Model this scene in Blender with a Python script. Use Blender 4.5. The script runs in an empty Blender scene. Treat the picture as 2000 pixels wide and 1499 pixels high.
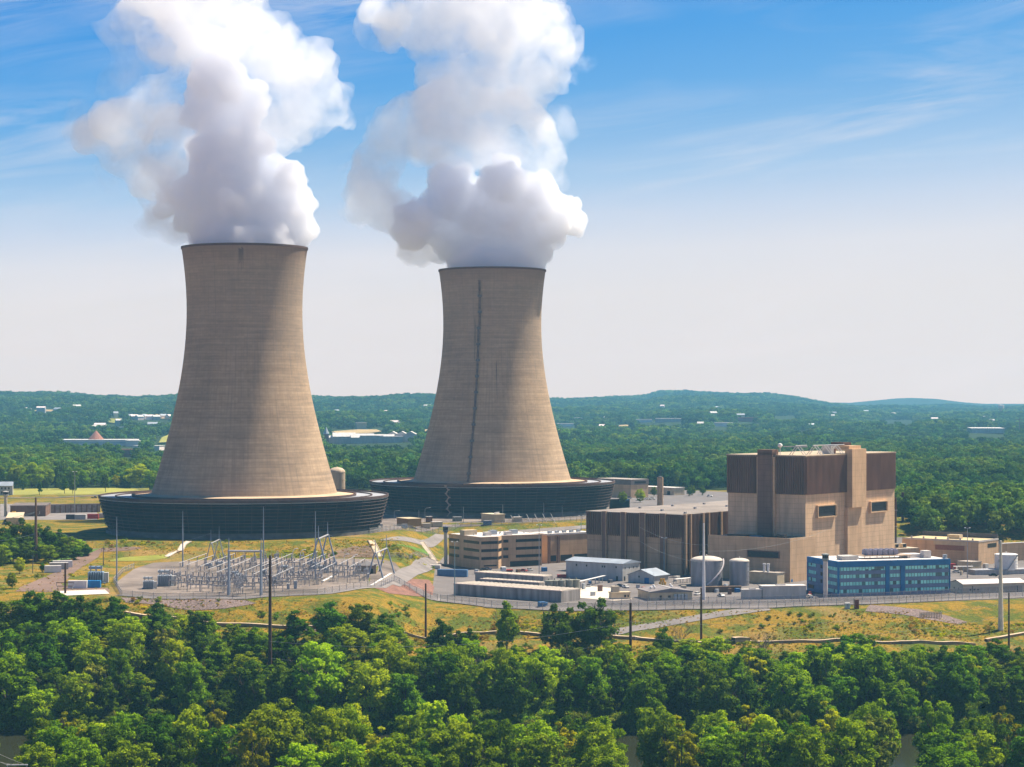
import bpy, bmesh, math, random
import numpy as np
from mathutils import Vector, Matrix
rad = math.radians
sc = bpy.context.scene
C = sc.collection

# ------------------------------------------------------------ camera, sky, sun, exposure
F, HC, HY = 4044.0, 71.0, 783.0          # focal length in photo pixels, camera height, horizon row
cam_data = bpy.data.cameras.new("camera")
cam = bpy.data.objects.new("camera", cam_data); C.objects.link(cam)
cam.location = (0, 0, HC); cam.rotation_euler = (rad(90), 0, 0)
cam_data.sensor_fit = 'HORIZONTAL'; cam_data.sensor_width = 36.0
cam_data.lens = 36.0 * F / 2000.0
cam_data.shift_y = 33.5 / 2000.0
cam_data.clip_start = 1.0; cam_data.clip_end = 80000.0
sc.camera = cam

SUN_E, SUN_A = rad(58), rad(32)          # elevation; angle of the sun behind the picture plane, to the right
sun_dir = Vector((math.cos(SUN_E)*math.cos(SUN_A), math.cos(SUN_E)*math.sin(SUN_A), math.sin(SUN_E)))
sd = bpy.data.lights.new("sun", 'SUN'); sd.energy = 5.0; sd.angle = rad(0.53); sd.color = (1.0, 0.885, 0.71)
so = bpy.data.objects.new("sun", sd); C.objects.link(so)
so.rotation_euler = sun_dir.to_track_quat('Z', 'Y').to_euler()

sc.view_settings.view_transform = 'Standard'; sc.view_settings.look = 'None'
sc.view_settings.exposure = 1.05; sc.view_settings.gamma = 1.0; sc.view_settings.use_curve_mapping = False
sc.render.engine = 'CYCLES'
cy = sc.cycles
cy.max_bounces = 16; cy.diffuse_bounces = 3; cy.glossy_bounces = 2; cy.transmission_bounces = 3
cy.volume_bounces = 14; cy.transparent_max_bounces = 24
cy.use_denoising = True; cy.caustics_reflective = False; cy.caustics_refractive = False
cy.use_adaptive_sampling = True; cy.adaptive_threshold = 0.02
cy.sample_clamp_indirect = 8.0

def N(nt, t, **kw):
    n = nt.nodes.new(t)
    for k, v in kw.items():
        if k.startswith('i_'):
            key = k[2:]
            n.inputs[int(key) if key.isdigit() else key].default_value = v
        else: setattr(n, k, v)
    return n
def L(nt, a, b): nt.links.new(a, b)
def M_(nt, op, a, b=None, c=None, clamp=False):
    n = nt.nodes.new('ShaderNodeMath'); n.operation = op; n.use_clamp = clamp
    for i, v in enumerate((a, b, c)):
        if v is None: continue
        if isinstance(v, (int, float)): n.inputs[i].default_value = v
        else: nt.links.new(v, n.inputs[i])
    return n.outputs[0]
def mixc(nt, fac, a, b):
    n = nt.nodes.new('ShaderNodeMix'); n.data_type = 'RGBA'
    for i, v in ((0, fac), (6, a), (7, b)):
        if isinstance(v, (int, float)): n.inputs[i].default_value = v
        elif isinstance(v, tuple): n.inputs[i].default_value = (*v, 1.0)[:4]
        else: nt.links.new(v, n.inputs[i])
    return n.outputs[2]
def ramp(nt, fac, stops, interp='LINEAR'):
    n = nt.nodes.new('ShaderNodeValToRGB'); cr = n.color_ramp; cr.interpolation = interp
    while len(cr.elements) < len(stops): cr.elements.new(0.5)
    for e, (p, c) in zip(cr.elements, stops):
        e.position = p; e.color = (*c, 1.0) if isinstance(c, tuple) else (c, c, c, 1.0)
    nt.links.new(fac, n.inputs[0]); return n.outputs[0]

world = bpy.data.worlds.new("World"); sc.world = world; world.use_nodes = True
def build_world():
    nt = world.node_tree; nt.nodes.clear()
    out = N(nt, 'ShaderNodeOutputWorld'); bg = N(nt, 'ShaderNodeBackground')
    bg.inputs[1].default_value = SKY_S
    L(nt, bg.outputs[0], out.inputs[0])
    tc = N(nt, 'ShaderNodeTexCoord'); sep = N(nt, 'ShaderNodeSeparateXYZ'); L(nt, tc.outputs['Generated'], sep.inputs[0])
    x, y, z = sep.outputs
    zc = M_(nt, 'MAXIMUM', z, 0.0)
    # the clear summer sky deepens quickly above the haze layer
    zz = M_(nt, 'SUBTRACT', 1.0, M_(nt, 'POWER', M_(nt, 'SUBTRACT', 1.0, zc), 5.5))
    k = M_(nt, 'SQRT', M_(nt, 'DIVIDE', M_(nt, 'MAXIMUM', M_(nt, 'SUBTRACT', 1.0, M_(nt, 'MULTIPLY', zz, zz)), 0.0001),
           M_(nt, 'MAXIMUM', M_(nt, 'SUBTRACT', 1.0, M_(nt, 'MULTIPLY', zc, zc)), 0.0001)))
    cmb = N(nt, 'ShaderNodeCombineXYZ')
    L(nt, M_(nt, 'MULTIPLY', x, k), cmb.inputs[0]); L(nt, M_(nt, 'MULTIPLY', y, k), cmb.inputs[1]); L(nt, zz, cmb.inputs[2])
    sky = N(nt, 'ShaderNodeTexSky', sky_type='NISHITA', sun_disc=False)
    sky.sun_elevation = SUN_E; sky.sun_rotation = rad(90) - SUN_A
    sky.air_density = 1.0; sky.dust_density = 0.3; sky.ozone_density = 3.0; sky.altitude = 100
    if 'Vector' in sky.inputs: L(nt, cmb.outputs[0], sky.inputs['Vector'])
    hsv = N(nt, 'ShaderNodeHueSaturation'); hsv.inputs['Saturation'].default_value = SKY_SAT; hsv.inputs['Value'].default_value = SKY_VAL
    hsv.inputs['Hue'].default_value = SKY_HUE
    L(nt, sky.outputs[0], hsv.inputs['Color'])
    tint = N(nt, 'ShaderNodeMix'); tint.data_type = 'RGBA'; tint.blend_type = 'MULTIPLY'; tint.inputs[0].default_value = 1.0
    L(nt, hsv.outputs[0], tint.inputs[6]); tint.inputs[7].default_value = (*SKY_TINT, 1.0)
    dim = N(nt, 'ShaderNodeVectorMath', operation='SCALE'); L(nt, tint.outputs[2], dim.inputs[0])
    L(nt, ramp(nt, zc, [(0.22, 1.0), (0.55, 0.45)]), dim.inputs['Scale'])
    base = dim.outputs[0]
    # colour of the clear sky above the summer haze, by elevation; a little deeper to the left, away from the sun
    u = M_(nt, 'DIVIDE', x, M_(nt, 'MAXIMUM', M_(nt, 'ABSOLUTE', y), 0.25))
    v2 = M_(nt, 'DIVIDE', z, M_(nt, 'MAXIMUM', M_(nt, 'ABSOLUTE', y), 0.25))
    ze = M_(nt, 'MULTIPLY', zc, M_(nt, 'SUBTRACT', 1.0, M_(nt, 'MULTIPLY', u, 0.55)))
    lin = lambda c: tuple(((v/255+0.055)/1.055)**2.4 for v in c)
    low = ramp(nt, M_(nt, 'DIVIDE', ze, 0.25, clamp=True), [(p, lin(c)) for p, c in SKY_STOPS])
    lo2 = N(nt, 'ShaderNodeVectorMath', operation='SCALE'); L(nt, low, lo2.inputs[0]); lo2.inputs['Scale'].default_value = 1.0/SKY_UNIT
    col = mixc(nt, ramp(nt, zc, [(0.10, 1.0), (0.2, 0.92), (0.42, 0.0)]), base, lo2.outputs[0])
    # thin cirrus streaks
    cc = N(nt, 'ShaderNodeCombineXYZ')
    L(nt, M_(nt, 'MULTIPLY', u, 4.6), cc.inputs[0])
    L(nt, M_(nt, 'MULTIPLY', M_(nt, 'SUBTRACT', v2, M_(nt, 'MULTIPLY', u, 0.14)), 36.0), cc.inputs[1])
    cc.inputs[2].default_value = 5.2
    n1 = N(nt, 'ShaderNodeTexNoise'); n1.inputs['Scale'].default_value = 1.0; n1.inputs['Detail'].default_value = 9; n1.inputs['Roughness'].default_value = 0.6
    n1.inputs['Distortion'].default_value = 1.3
    L(nt, cc.outputs[0], n1.inputs['Vector'])
    c2 = N(nt, 'ShaderNodeCombineXYZ'); L(nt, M_(nt, 'MULTIPLY', u, 5.0), c2.inputs[0]); L(nt, M_(nt, 'MULTIPLY', v2, 17.0), c2.inputs[1]); c2.inputs[2].default_value = 2.3
    n2 = N(nt, 'ShaderNodeTexNoise'); n2.inputs['Scale'].default_value = 1.0; n2.inputs['Detail'].default_value = 3
    L(nt, c2.outputs[0], n2.inputs['Vector'])
    ci = M_(nt, 'MULTIPLY', ramp(nt, n1.outputs[0], [(0.44, 0.0), (0.74, 1.0)]), ramp(nt, n2.outputs[0], [(0.42, 0.0), (0.64, 1.0)]))
    ci = M_(nt, 'MULTIPLY', M_(nt, 'MULTIPLY', ci, 0.55), ramp(nt, zc, [(0.2, 1.0), (0.35, 0.0)]))
    col = mixc(nt, ci, col, tuple(v/SKY_UNIT for v in lin((236, 233, 237))))
    # what the low haze takes from the sky behind it is made up beyond it
    T = M_(nt, 'EXPONENT', M_(nt, 'MULTIPLY', M_(nt, 'MINIMUM', M_(nt, 'DIVIDE', 274.0, M_(nt, 'MAXIMUM', z, 0.001)), 13000.0), -HAZE_D))
    J = tuple(v/SKY_UNIT for v in HAZE_J)
    a = N(nt, 'ShaderNodeVectorMath', operation='SUBTRACT'); L(nt, col, a.inputs[0]); a.inputs[1].default_value = J
    b = N(nt, 'ShaderNodeVectorMath', operation='SCALE'); L(nt, a.outputs[0], b.inputs[0]); L(nt, M_(nt, 'DIVIDE', 1.0, T), b.inputs['Scale'])
    c = N(nt, 'ShaderNodeVectorMath', operation='ADD'); L(nt, b.outputs[0], c.inputs[0]); c.inputs[1].default_value = J
    mx = N(nt, 'ShaderNodeVectorMath', operation='MAXIMUM'); L(nt, c.outputs[0], mx.inputs[0])
    L(nt, mx.outputs[0], bg.inputs[0])
EXPO, SKY_S = 1.05, 0.05
SKY_UNIT = SKY_S*2**EXPO
HAZE_D, HAZE_COL = 6.6e-5, (0.25, 0.64, 1.0)
HAZE_J = (0.25, 0.633, 0.91)
SKY_STOPS = [(0.0, (227, 226, 229)), (0.20, (226, 226, 230)), (0.28, (221, 225, 234)), (0.35, (201, 216, 236)), (0.42, (172, 204, 235)), (0.51, (137, 187, 231)), (0.58, (112, 176, 230)), (0.68, (90, 165, 228)), (0.78, (74, 156, 226)), (1.0, (48, 138, 218))]
SKY_SAT, SKY_VAL, SKY_HUE = 1.25, 1.0, 0.5
SKY_TINT = (0.26, 1.50, 1.95)
build_world()

# ------------------------------------------------------------ geometry helpers
class MB:
    def __init__(s): s.v = []; s.f = []; s.m = []
    def face(s, pts, m=0):
        b = len(s.v); s.v += [tuple(p) for p in pts]; s.f.append(tuple(range(b, b+len(pts)))); s.m.append(m)
    def box(s, x0, y0, z0, x1, y1, z1, m=0):
        b = len(s.v)
        s.v += [(x0,y0,z0),(x1,y0,z0),(x1,y1,z0),(x0,y1,z0),(x0,y0,z1),(x1,y0,z1),(x1,y1,z1),(x0,y1,z1)]
        for q in ((3,2,1,0),(4,5,6,7),(0,1,5,4),(1,2,6,5),(2,3,7,6),(3,0,4,7)):
            s.f.append(tuple(b+i for i in q)); s.m.append(m)
        return s
    def cbox(s, cx, cy, z0, lx, ly, h, m=0): return s.box(cx-lx/2, cy-ly/2, z0, cx+lx/2, cy+ly/2, z0+h, m)
    def cyl(s, p0, p1, r0, r1=None, n=10, m=0, caps=True):
        r1 = r0 if r1 is None else r1
        p0 = Vector(p0); p1 = Vector(p1); d = (p1-p0)
        if d.length < 1e-6: return s
        d.normalize(); a = d.orthogonal().normalized(); c = d.cross(a)
        b = len(s.v)
        for p, r in ((p0, r0), (p1, r1)):
            for i in range(n):
                t = 2*math.pi*i/n; s.v.append(tuple(p + a*math.cos(t)*r + c*math.sin(t)*r))
        for i in range(n):
            j = (i+1) % n; s.f.append((b+i, b+j, b+n+j, b+n+i)); s.m.append(m)
        if caps:
            s.f.append(tuple(b+i for i in reversed(range(n)))); s.m.append(m)
            s.f.append(tuple(b+n+i for i in range(n))); s.m.append(m)
        return s
    def tube(s, pts, r, n=6, m=0):
        for a, b in zip(pts[:-1], pts[1:]): s.cyl(a, b, r, r, n, m, True)
        return s
    def prism(s, poly, z0, z1, m=0):
        b = len(s.v); n = len(poly)
        s.v += [(p[0], p[1], z0) for p in poly] + [(p[0], p[1], z1) for p in poly]
        s.f.append(tuple(b+i for i in reversed(range(n)))); s.m.append(m)
        s.f.append(tuple(b+n+i for i in range(n))); s.m.append(m)
        for i in range(n):
            j = (i+1) % n; s.f.append((b+i, b+j, b+n+j, b+n+i)); s.m.append(m)
        return s
    def gable(s, x0, y0, x1, y1, z0, ze, zr, axis='x', m=0, over=0.0):
        if axis == 'x':
            ym = (y0+y1)/2; pr = [(y0, z0), (y1, z0), (y1, ze), (ym, zr), (y0, ze)]
            a = [(x0, p[0], p[1]) for p in pr]; c = [(x1, p[0], p[1]) for p in pr]
        else:
            xm = (x0+x1)/2; pr = [(x0, z0), (x1, z0), (x1, ze), (xm, zr), (x0, ze)]
            a = [(p[0], y0, p[1]) for p in pr]; c = [(p[0], y1, p[1]) for p in pr]
        b = len(s.v); s.v += a + c
        s.f.append((b, b+1, b+2, b+3, b+4)); s.f.append((b+9, b+8, b+7, b+6, b+5)); s.m += [m, m]
        for i in range(5):
            j = (i+1) % 5; s.f.append((b+i, b+5+i, b+5+j, b+j)); s.m.append(m)
        return s
    def lathe(s, prof, n=32, c=(0, 0), m=0, closed=False):
        b = len(s.v); k = len(prof)
        for r, z in prof:
            for i in range(n):
                t = 2*math.pi*i/n; s.v.append((c[0]+r*math.cos(t), c[1]+r*math.sin(t), z))
        for q in range(k if closed else k-1):
            q2 = (q+1) % k
            for i in range(n):
                j = (i+1) % n
                s.f.append((b+q*n+i, b+q*n+j, b+q2*n+j, b+q2*n+i)); s.m.append(m)
        return s
    def build(s, name, mats, parent=None, smooth=False, loc=None, rotz=None, bev=0.0):
        me = bpy.data.meshes.new(name); me.from_pydata(s.v, [], s.f); me.update()
        if not isinstance(mats, (list, tuple)): mats = [mats]
        for m in mats: me.materials.append(m)
        if len(mats) > 1: me.polygons.foreach_set('material_index', s.m)
        bm = bmesh.new(); bm.from_mesh(me); bmesh.ops.recalc_face_normals(bm, faces=bm.faces); bm.to_mesh(me); bm.free()
        if smooth:
            me.polygons.foreach_set('use_smooth', [True]*len(me.polygons))
            try: me.set_sharp_from_angle(angle=rad(35))
            except Exception: pass
        o = bpy.data.objects.new(name, me); C.objects.link(o)
        if parent is not None: o.parent = parent
        if loc is not None: o.location = loc
        if rotz is not None: o.rotation_euler = (0, 0, rotz)
        if bev > 0:
            md = o.modifiers.new('bevel', 'BEVEL'); md.width = bev; md.segments = 1; md.limit_method = 'ANGLE'
        return o

def tag(o, label, cat, group=None, kind=None):
    o['label'] = label; o['category'] = cat
    if group: o['group'] = group
    if kind: o['kind'] = kind
    return o
def thing(name, label, cat, loc=(0, 0, 0), rotz=0.0, group=None):
    o = bpy.data.objects.new(name, None); C.objects.link(o)
    o.location = loc; o.rotation_euler = (0, 0, rotz); o.empty_display_size = 0.5
    return tag(o, label, cat, group)
def structure(o): o['kind'] = 'structure'; return o
def stuff(o, label, cat): return tag(o, label, cat, kind='stuff')
KIDS = {}
def dup(root, loc, rotz=0.0, label=None, scale=None, group=None):
    r = root.copy(); C.objects.link(r); r.location = loc; r.rotation_euler = (0, 0, rotz)
    if scale is not None: r.scale = scale if isinstance(scale, (tuple, list)) else (scale,)*3
    if label: r['label'] = label
    if group: r['group'] = group
    for ch in KIDS.setdefault(root.name, list(root.children)):
        c = ch.copy(); C.objects.link(c); c.parent = r
        for g_ in KIDS.setdefault(ch.name, list(ch.children)):
            d = g_.copy(); C.objects.link(d); d.parent = c
    return r

# ------------------------------------------------------------ terrain height
def sstep(t): t = np.clip(t, 0, 1); return t*t*(3-2*t)
GL = np.array([(0,-36),(300,-38),(540,-41),(640,-43.5),(655,-47),(714,-47),(725,-44.4),(790,-22),(812,-17),(833,-9.2),(838,-8.6),(1018,-6.2),(1046,0),(2600,0)])
GR = np.array([(0,-36),(300,-38),(540,-41),(640,-43.5),(655,-47),(714,-47),(725,-44.4),(790,-30),(818,-24.8),(826,-23.8),(858,-15.6),(864,-15),(1140,-15),(1200,0),(2600,0)])
C1x = np.array([-3000,-800,0,100,170,270,345,480,610,850,950,1090,1160,1200,1260,1290,1340,1400,1450,1500,1560,1620,1700,2100,5000])
C1y = np.array([772,772,770.5,770,772,773.5,770.5,774,778,777.5,780,779.5,775.5,774.5,776,769,766.5,768,769.5,772.5,778,787,794,795,790])
C2x = np.array([-3000,500,600,660,720,900,1500,1600,1660,1700,1750,1780,1830,1880,1920,2000,4000])
C2y = np.array([786,782,774.5,775,782,788,788,786,787,783.5,778.5,777.5,779.5,786,789,789,787])
def g(x, Y):
    x = np.asarray(x, float); Y = np.asarray(Y, float)
    px = 1000 + F*x/np.maximum(Y, 50)
    zl = np.interp(Y, GL[:,0], GL[:,1])
    sh = 20*sstep((px-1760)/150) * (1-sstep((Y-900)/120))          # the bank starts further back at the right edge
    zr = np.interp(np.where(Y > 780, Y-sh*sstep((Y-780)/40), Y), GR[:,0], GR[:,1])
    w = sstep((x+64)/32.0)
    z = zl*(1-w)+zr*w
    # far country: low rise to wooded ridges
    Yr = 6500 + 3000*sstep((px-860)/260)                            # the ridge to the right lies farther off
    c1 = HC + (HY-np.interp(px, C1x, C1y))*Yr/F - 11
    c2 = HC + (HY-np.interp(px, C2x, C2y))*12300/F
    q = (Y-2500)/(Yr-2500); r = np.clip((Y-Yr)/(12300-Yr), 0, 2)
    zf = np.where(q < 1, c1*(0.35*sstep(q)+0.65*np.clip(q, 0, 1)**1.4),
         np.where(r < 0.4, c1*(1-0.5*sstep(r/0.4)), np.where(r < 1, c1*0.5+(c2-c1*0.5)*sstep((r-0.4)/0.6), c2*(1-0.7*sstep((r-1)/0.3)))))
    zf = zf + np.where(Y > 2600, np.minimum((Y-2600)/1500.0, 1)*5*(np.sin(x/230.0+Y/410.0)+np.sin(x/97.0-Y/310.0))*np.where(Y > 10500, 0.0, 1), 0)
    z = np.where(Y > 2500, zf, z)
    # gentle lumps on the grassy banks
    lump = 0.5*np.sin(x/7.3+0.6)*np.sin(Y/5.1) + 0.35*np.sin(x/3.9+Y/4.7)
    bank = np.where((Y > 726) & (Y < 836), 1.0, 0.0)
    return z + lump*bank*np.minimum((Y-726)/10, 1)*np.minimum((836-Y)/6, 1)
def gs(x, Y): return float(g(x, Y))
def P(px, py, z):
    Y = F*(HC-z)/(py-HY); return Vector(((px-1000)*Y/F, Y, z))
_YS = np.concatenate([np.arange(480, 2000, 1.0), np.arange(2000, 12000, 8.0)])
def G(px, py):
    """where the line of sight through a photo pixel meets the terrain"""
    xs = (px-1000)*_YS/F; pz = HY + F*(HC-g(xs, _YS))/_YS
    i = np.nonzero(pz <= py)[0]
    i = i[0] if len(i) else len(_YS)-1
    Y = float(_YS[i]); x = (px-1000)*Y/F
    return Vector((x, Y, gs(x, Y)))
def AT(px, Y, dz=0.0):
    x = (px-1000)*Y/F; return Vector((x, Y, gs(x, Y)+dz))
def zpix(py, Y): return HC-(py-HY)*Y/F
def along(p, d, px):
    """distance t so that p + t*d shows in photo column px"""
    k = px-1000
    return (k*p[1]-F*p[0])/(F*d[0]-k*d[1])

# ------------------------------------------------------------ materials
def mat(name, rgb, rough=0.7, var=0.12, scale=0.4, metal=0.0, spec=0.3, stretch=(1, 1, 1), detail=4, bump=0.0):
    m = bpy.data.materials.new(name); m.use_nodes = True; nt = m.node_tree
    b = nt.nodes['Principled BSDF']; b.inputs['Roughness'].default_value = rough; b.inputs['Metallic'].default_value = metal
    b.inputs['Specular IOR Level'].default_value = spec
    tc = N(nt, 'ShaderNodeTexCoord'); mp = N(nt, 'ShaderNodeMapping'); mp.inputs['Scale'].default_value = stretch
    L(nt, tc.outputs['Object'], mp.inputs[0])
    no = N(nt, 'ShaderNodeTexNoise'); no.inputs['Scale'].default_value = scale; no.inputs['Detail'].default_value = detail
    L(nt, mp.outputs[0], no.inputs['Vector'])
    lo = tuple(c*(1-var*1.6) for c in rgb); hi = tuple(min(c*(1+var*1.6), 0.95) for c in rgb)
    L(nt, ramp(nt, no.outputs[0], [(0.3, lo), (0.7, hi)]), b.inputs['Base Color'])
    if bump > 0:
        bp = N(nt, 'ShaderNodeBump'); bp.inputs['Strength'].default_value = bump; L(nt, no.outputs[0], bp.inputs['Height']); L(nt, bp.outputs[0], b.inputs['Normal'])
    return m
def panel_mat(name, rgb, pw=3.0, ph=1.6, rough=0.8, var=0.10, dark=0.78, axis_pair=True):
    """precast concrete: faint panel joints plus soft vertical staining"""
    m = mat(name, rgb, rough, var, 0.25, stretch=(1, 1, 0.35)); nt = m.node_tree; b = nt.nodes['Principled BSDF']
    src = b.inputs['Base Color'].links[0].from_socket
    tc = N(nt, 'ShaderNodeTexCoord'); sp = N(nt, 'ShaderNodeSeparateXYZ'); L(nt, tc.outputs['Object'], sp.inputs[0])
    def line(s, w, t): return M_(nt, 'LESS_THAN', M_(nt, 'FRACT', M_(nt, 'DIVIDE', s, w)), t)
    cs = N(nt, 'ShaderNodeCombineXYZ'); L(nt, M_(nt, 'MULTIPLY', M_(nt, 'ADD', sp.outputs[0], sp.outputs[1]), 0.9), cs.inputs[0]); L(nt, M_(nt, 'MULTIPLY', sp.outputs[2], 0.05), cs.inputs[1])
    ns = N(nt, 'ShaderNodeTexNoise'); ns.inputs['Scale'].default_value = 1.0; ns.inputs['Detail'].default_value = 5; L(nt, cs.outputs[0], ns.inputs['Vector'])
    src = mixc(nt, ramp(nt, ns.outputs[0], [(0.5, 0.0), (0.72, 0.42)]), src, tuple(c*0.55 for c in rgb))
    a = M_(nt, 'MAXIMUM', line(M_(nt, 'ADD', sp.outputs[0], sp.outputs[1]), pw, 0.05), line(sp.outputs[2], ph, 0.08))
    L(nt, mixc(nt, M_(nt, 'MULTIPLY', a, (1-dark)*1.7), src, tuple(c*0.35 for c in rgb)), b.inputs['Base Color'])
    return m
# ------------------------------------------------------------ the setting: ground, water
def ground_mat():
    m = bpy.data.materials.new('dry_summer_grass'); m.use_nodes = True; nt = m.node_tree
    b = nt.nodes['Principled BSDF']; b.inputs['Roughness'].default_value = 0.95; b.inputs['Specular IOR Level'].default_value = 0.1
    ge = N(nt, 'ShaderNodeNewGeometry'); sp = N(nt, 'ShaderNodeSeparateXYZ'); L(nt, ge.outputs['Position'], sp.inputs[0])
    def noise(s, d=5, r=0.6):
        n = N(nt, 'ShaderNodeTexNoise'); n.inputs['Scale'].default_value = s; n.inputs['Detail'].default_value = d; n.inputs['Roughness'].default_value = r
        L(nt, ge.outputs['Position'], n.inputs['Vector']); return n.outputs[0]
    big = noise(0.028); mid = noise(0.085, 9, 0.74); fine = noise(0.9, 4, 0.7)
    ochre = ramp(nt, fine, [(0.32, (0.15, 0.095, 0.012)), (0.68, (0.32, 0.20, 0.022))])
    green = ramp(nt, fine, [(0.32, (0.042, 0.062, 0.008)), (0.68, (0.125, 0.145, 0.015))])
    straw = ramp(nt, fine, [(0.32, (0.20, 0.125, 0.04)), (0.68, (0.36, 0.23, 0.085))])
    col = mixc(nt, ramp(nt, mid, [(0.45, 0.0), (0.54, 1.0)]), ochre, green)
    col = mixc(nt, ramp(nt, big, [(0.55, 0.0), (0.70, 0.7)]), col, straw)
    woods = ramp(nt, mid, [(0.3, (0.012, 0.026, 0.007)), (0.7, (0.032, 0.056, 0.014))])
    far = M_(nt, 'GREATER_THAN', sp.outputs[1], 1640.0)
    low = M_(nt, 'LESS_THAN', sp.outputs[1], 796.0)
    col = mixc(nt, M_(nt, 'MAXIMUM', far, low), col, woods)
    L(nt, col, b.inputs['Base Color'])
    bp = N(nt, 'ShaderNodeBump'); bp.inputs['Strength'].default_value = 0.7; bp.inputs['Distance'].default_value = 0.6
    L(nt, fine, bp.inputs['Height']); L(nt, bp.outputs[0], b.inputs['Normal'])
    return m
MG = ground_mat()
def build_ground():
    Ys = np.concatenate([np.arange(120, 540, 20), np.arange(540, 1230, 2.0), np.arange(1230, 2600, 20), np.geomspace(2600, 12800, 110)])
    S = np.linspace(-1, 1, 321)
    YY, SS = np.meshgrid(Ys, S, indexing='ij'); XX = SS*(0.36*YY+90)
    ZZ = g(XX, YY)
    v = np.stack([XX, YY, ZZ], -1).reshape(-1, 3); nr, nc = YY.shape
    i = np.arange(nr-1)[:, None]*nc+np.arange(nc-1)[None, :]
    q = np.stack([i, i+1, i+nc+1, i+nc], -1).reshape(-1, 4)
    me = bpy.data.meshes.new('ground'); me.vertices.add(len(v)); me.vertices.foreach_set('co', v.ravel().astype(np.float32))
    me.loops.add(q.size); me.loops.foreach_set('vertex_index', q.ravel().astype(np.int32)); me.polygons.add(len(q))
    me.polygons.foreach_set('loop_start', (np.arange(len(q))*4).astype(np.int32))
    me.update(calc_edges=True); me.polygons.foreach_set('use_smooth', [True]*len(q)); me.materials.append(MG)
    o = bpy.data.objects.new('ground', me); C.objects.link(o); structure(o)
build_ground()
def water_mat():
    m = bpy.data.materials.new('river_water'); m.use_nodes = True; nt = m.node_tree; b = nt.nodes['Principled BSDF']
    b.inputs['Base Color'].default_value = (0.030, 0.032, 0.016, 1); b.inputs['Roughness'].default_value = 0.12
    n = N(nt, 'ShaderNodeTexNoise'); n.inputs['Scale'].default_value = 0.8; n.inputs['Detail'].default_value = 3
    ge = N(nt, 'ShaderNodeNewGeometry'); L(nt, ge.outputs['Position'], n.inputs['Vector'])
    bp = N(nt, 'ShaderNodeBump'); bp.inputs['Strength'].default_value = 0.25; bp.inputs['Distance'].default_value = 0.3
    L(nt, n.outputs[0], bp.inputs['Height']); L(nt, bp.outputs[0], b.inputs['Normal']); return m
mb = MB(); mb.face([(-330, 640, -45), (330, 640, -45), (330, 730, -45), (-330, 730, -45)])
structure(mb.build('river', water_mat()))

def drape(name, pix, m, off=0.12, step=4.0, world_pts=None, kind='structure'):
    """a sheet laid on the terrain; its outline is where those photo pixels meet the ground"""
    pts = world_pts if world_pts is not None else [G(*p) for p in pix]
    bm = bmesh.new(); f = bm.faces.new([bm.verts.new((p[0], p[1], 0)) for p in pts])
    xs = [p[0] for p in pts]; ys = [p[1] for p in pts]
    for ax, lo, hi in ((0, min(xs), max(xs)), (1, min(ys), max(ys))):
        st = max(step, (hi-lo)/90)
        t = math.ceil(lo/st)*st
        while t < hi:
            co = (t, 0, 0) if ax == 0 else (0, t, 0); no = (1, 0, 0) if ax == 0 else (0, 1, 0)
            bmesh.ops.bisect_plane(bm, geom=bm.verts[:]+bm.edges[:]+bm.faces[:], plane_co=co, plane_no=no); t += st
    bmesh.ops.triangulate(bm, faces=bm.faces[:])
    for v in bm.verts: v.co.z = gs(v.co.x, v.co.y)+off
    for fc in bm.faces:
        fc.normal_update()
        if fc.normal.z < 0: fc.normal_flip()
    me = bpy.data.meshes.new(name); bm.to_mesh(me); bm.free(); me.materials.append(m)
    o = bpy.data.objects.new(name, me); C.objects.link(o); o['kind'] = kind; return o
def ribbon(name, pix, w, m, off=0.2, n=14):
    """a road or path: centre line through photo pixels, width in metres"""
    c = [G(*p) for p in pix]; pts = []
    for a, b in zip(c[:-1], c[1:]):
        for i in range(n): pts.append(a.lerp(b, i/n))
    pts.append(c[-1]); mbb = MB(); Lf = []; Rt = []
    for i, p in enumerate(pts):
        d = (pts[min(i+2, len(pts)-1)]-pts[max(i-2, 0)]); d.z = 0; d.normalize(); nrm = Vector((-d.y, d.x, 0))
        ww = w[0]+(w[1]-w[0])*i/(len(pts)-1) if isinstance(w, tuple) else w
        a = p+nrm*ww/2; b = p-nrm*ww/2
        Lf.append((a.x, a.y, gs(a.x, a.y)+off)); Rt.append((b.x, b.y, gs(b.x, b.y)+off))
    for i in range(len(pts)-1): mbb.face([Rt[i], Rt[i+1], Lf[i+1], Lf[i]])
    o = mbb.build(name, m); o['kind'] = 'structure'; return o

GRAVEL = mat('yard_gravel', (0.168, 0.136, 0.118), 0.95, 0.30, 0.06, detail=10)
GRAVEL2 = mat('grey_gravel', (0.20, 0.178, 0.172), 0.95, 0.14, 0.10, detail=8)
ASPH = mat('old_asphalt', (0.145, 0.128, 0.125), 0.9, 0.10, 0.08, detail=7)
REDDIRT = mat('reddish_drive', (0.175, 0.115, 0.09), 0.95, 0.12, 0.06, detail=7)
REDROCK = mat('red_crushed_stone', (0.20, 0.10, 0.075), 0.95, 0.25, 0.5, detail=6)
PALEC = mat('pale_concrete', (0.62, 0.54, 0.45), 0.85, 0.10, 0.2)
LAWN = mat('mown_lawn', (0.19, 0.20, 0.025), 0.95, 0.20, 0.05, detail=6)
FIELD = mat('hay_field', (0.26, 0.25, 0.045), 0.95, 0.14, 0.02, detail=6)
DRY = mat('dry_field', (0.36, 0.26, 0.12), 0.95, 0.14, 0.02, detail=6)
LUSH = mat('lush_grass', (0.075, 0.15, 0.012), 0.95, 0.2, 0.15)
RIPRAP = mat('riprap_stone', (0.17, 0.125, 0.115), 0.95, 0.35, 1.4, detail=5, bump=0.8)
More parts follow.
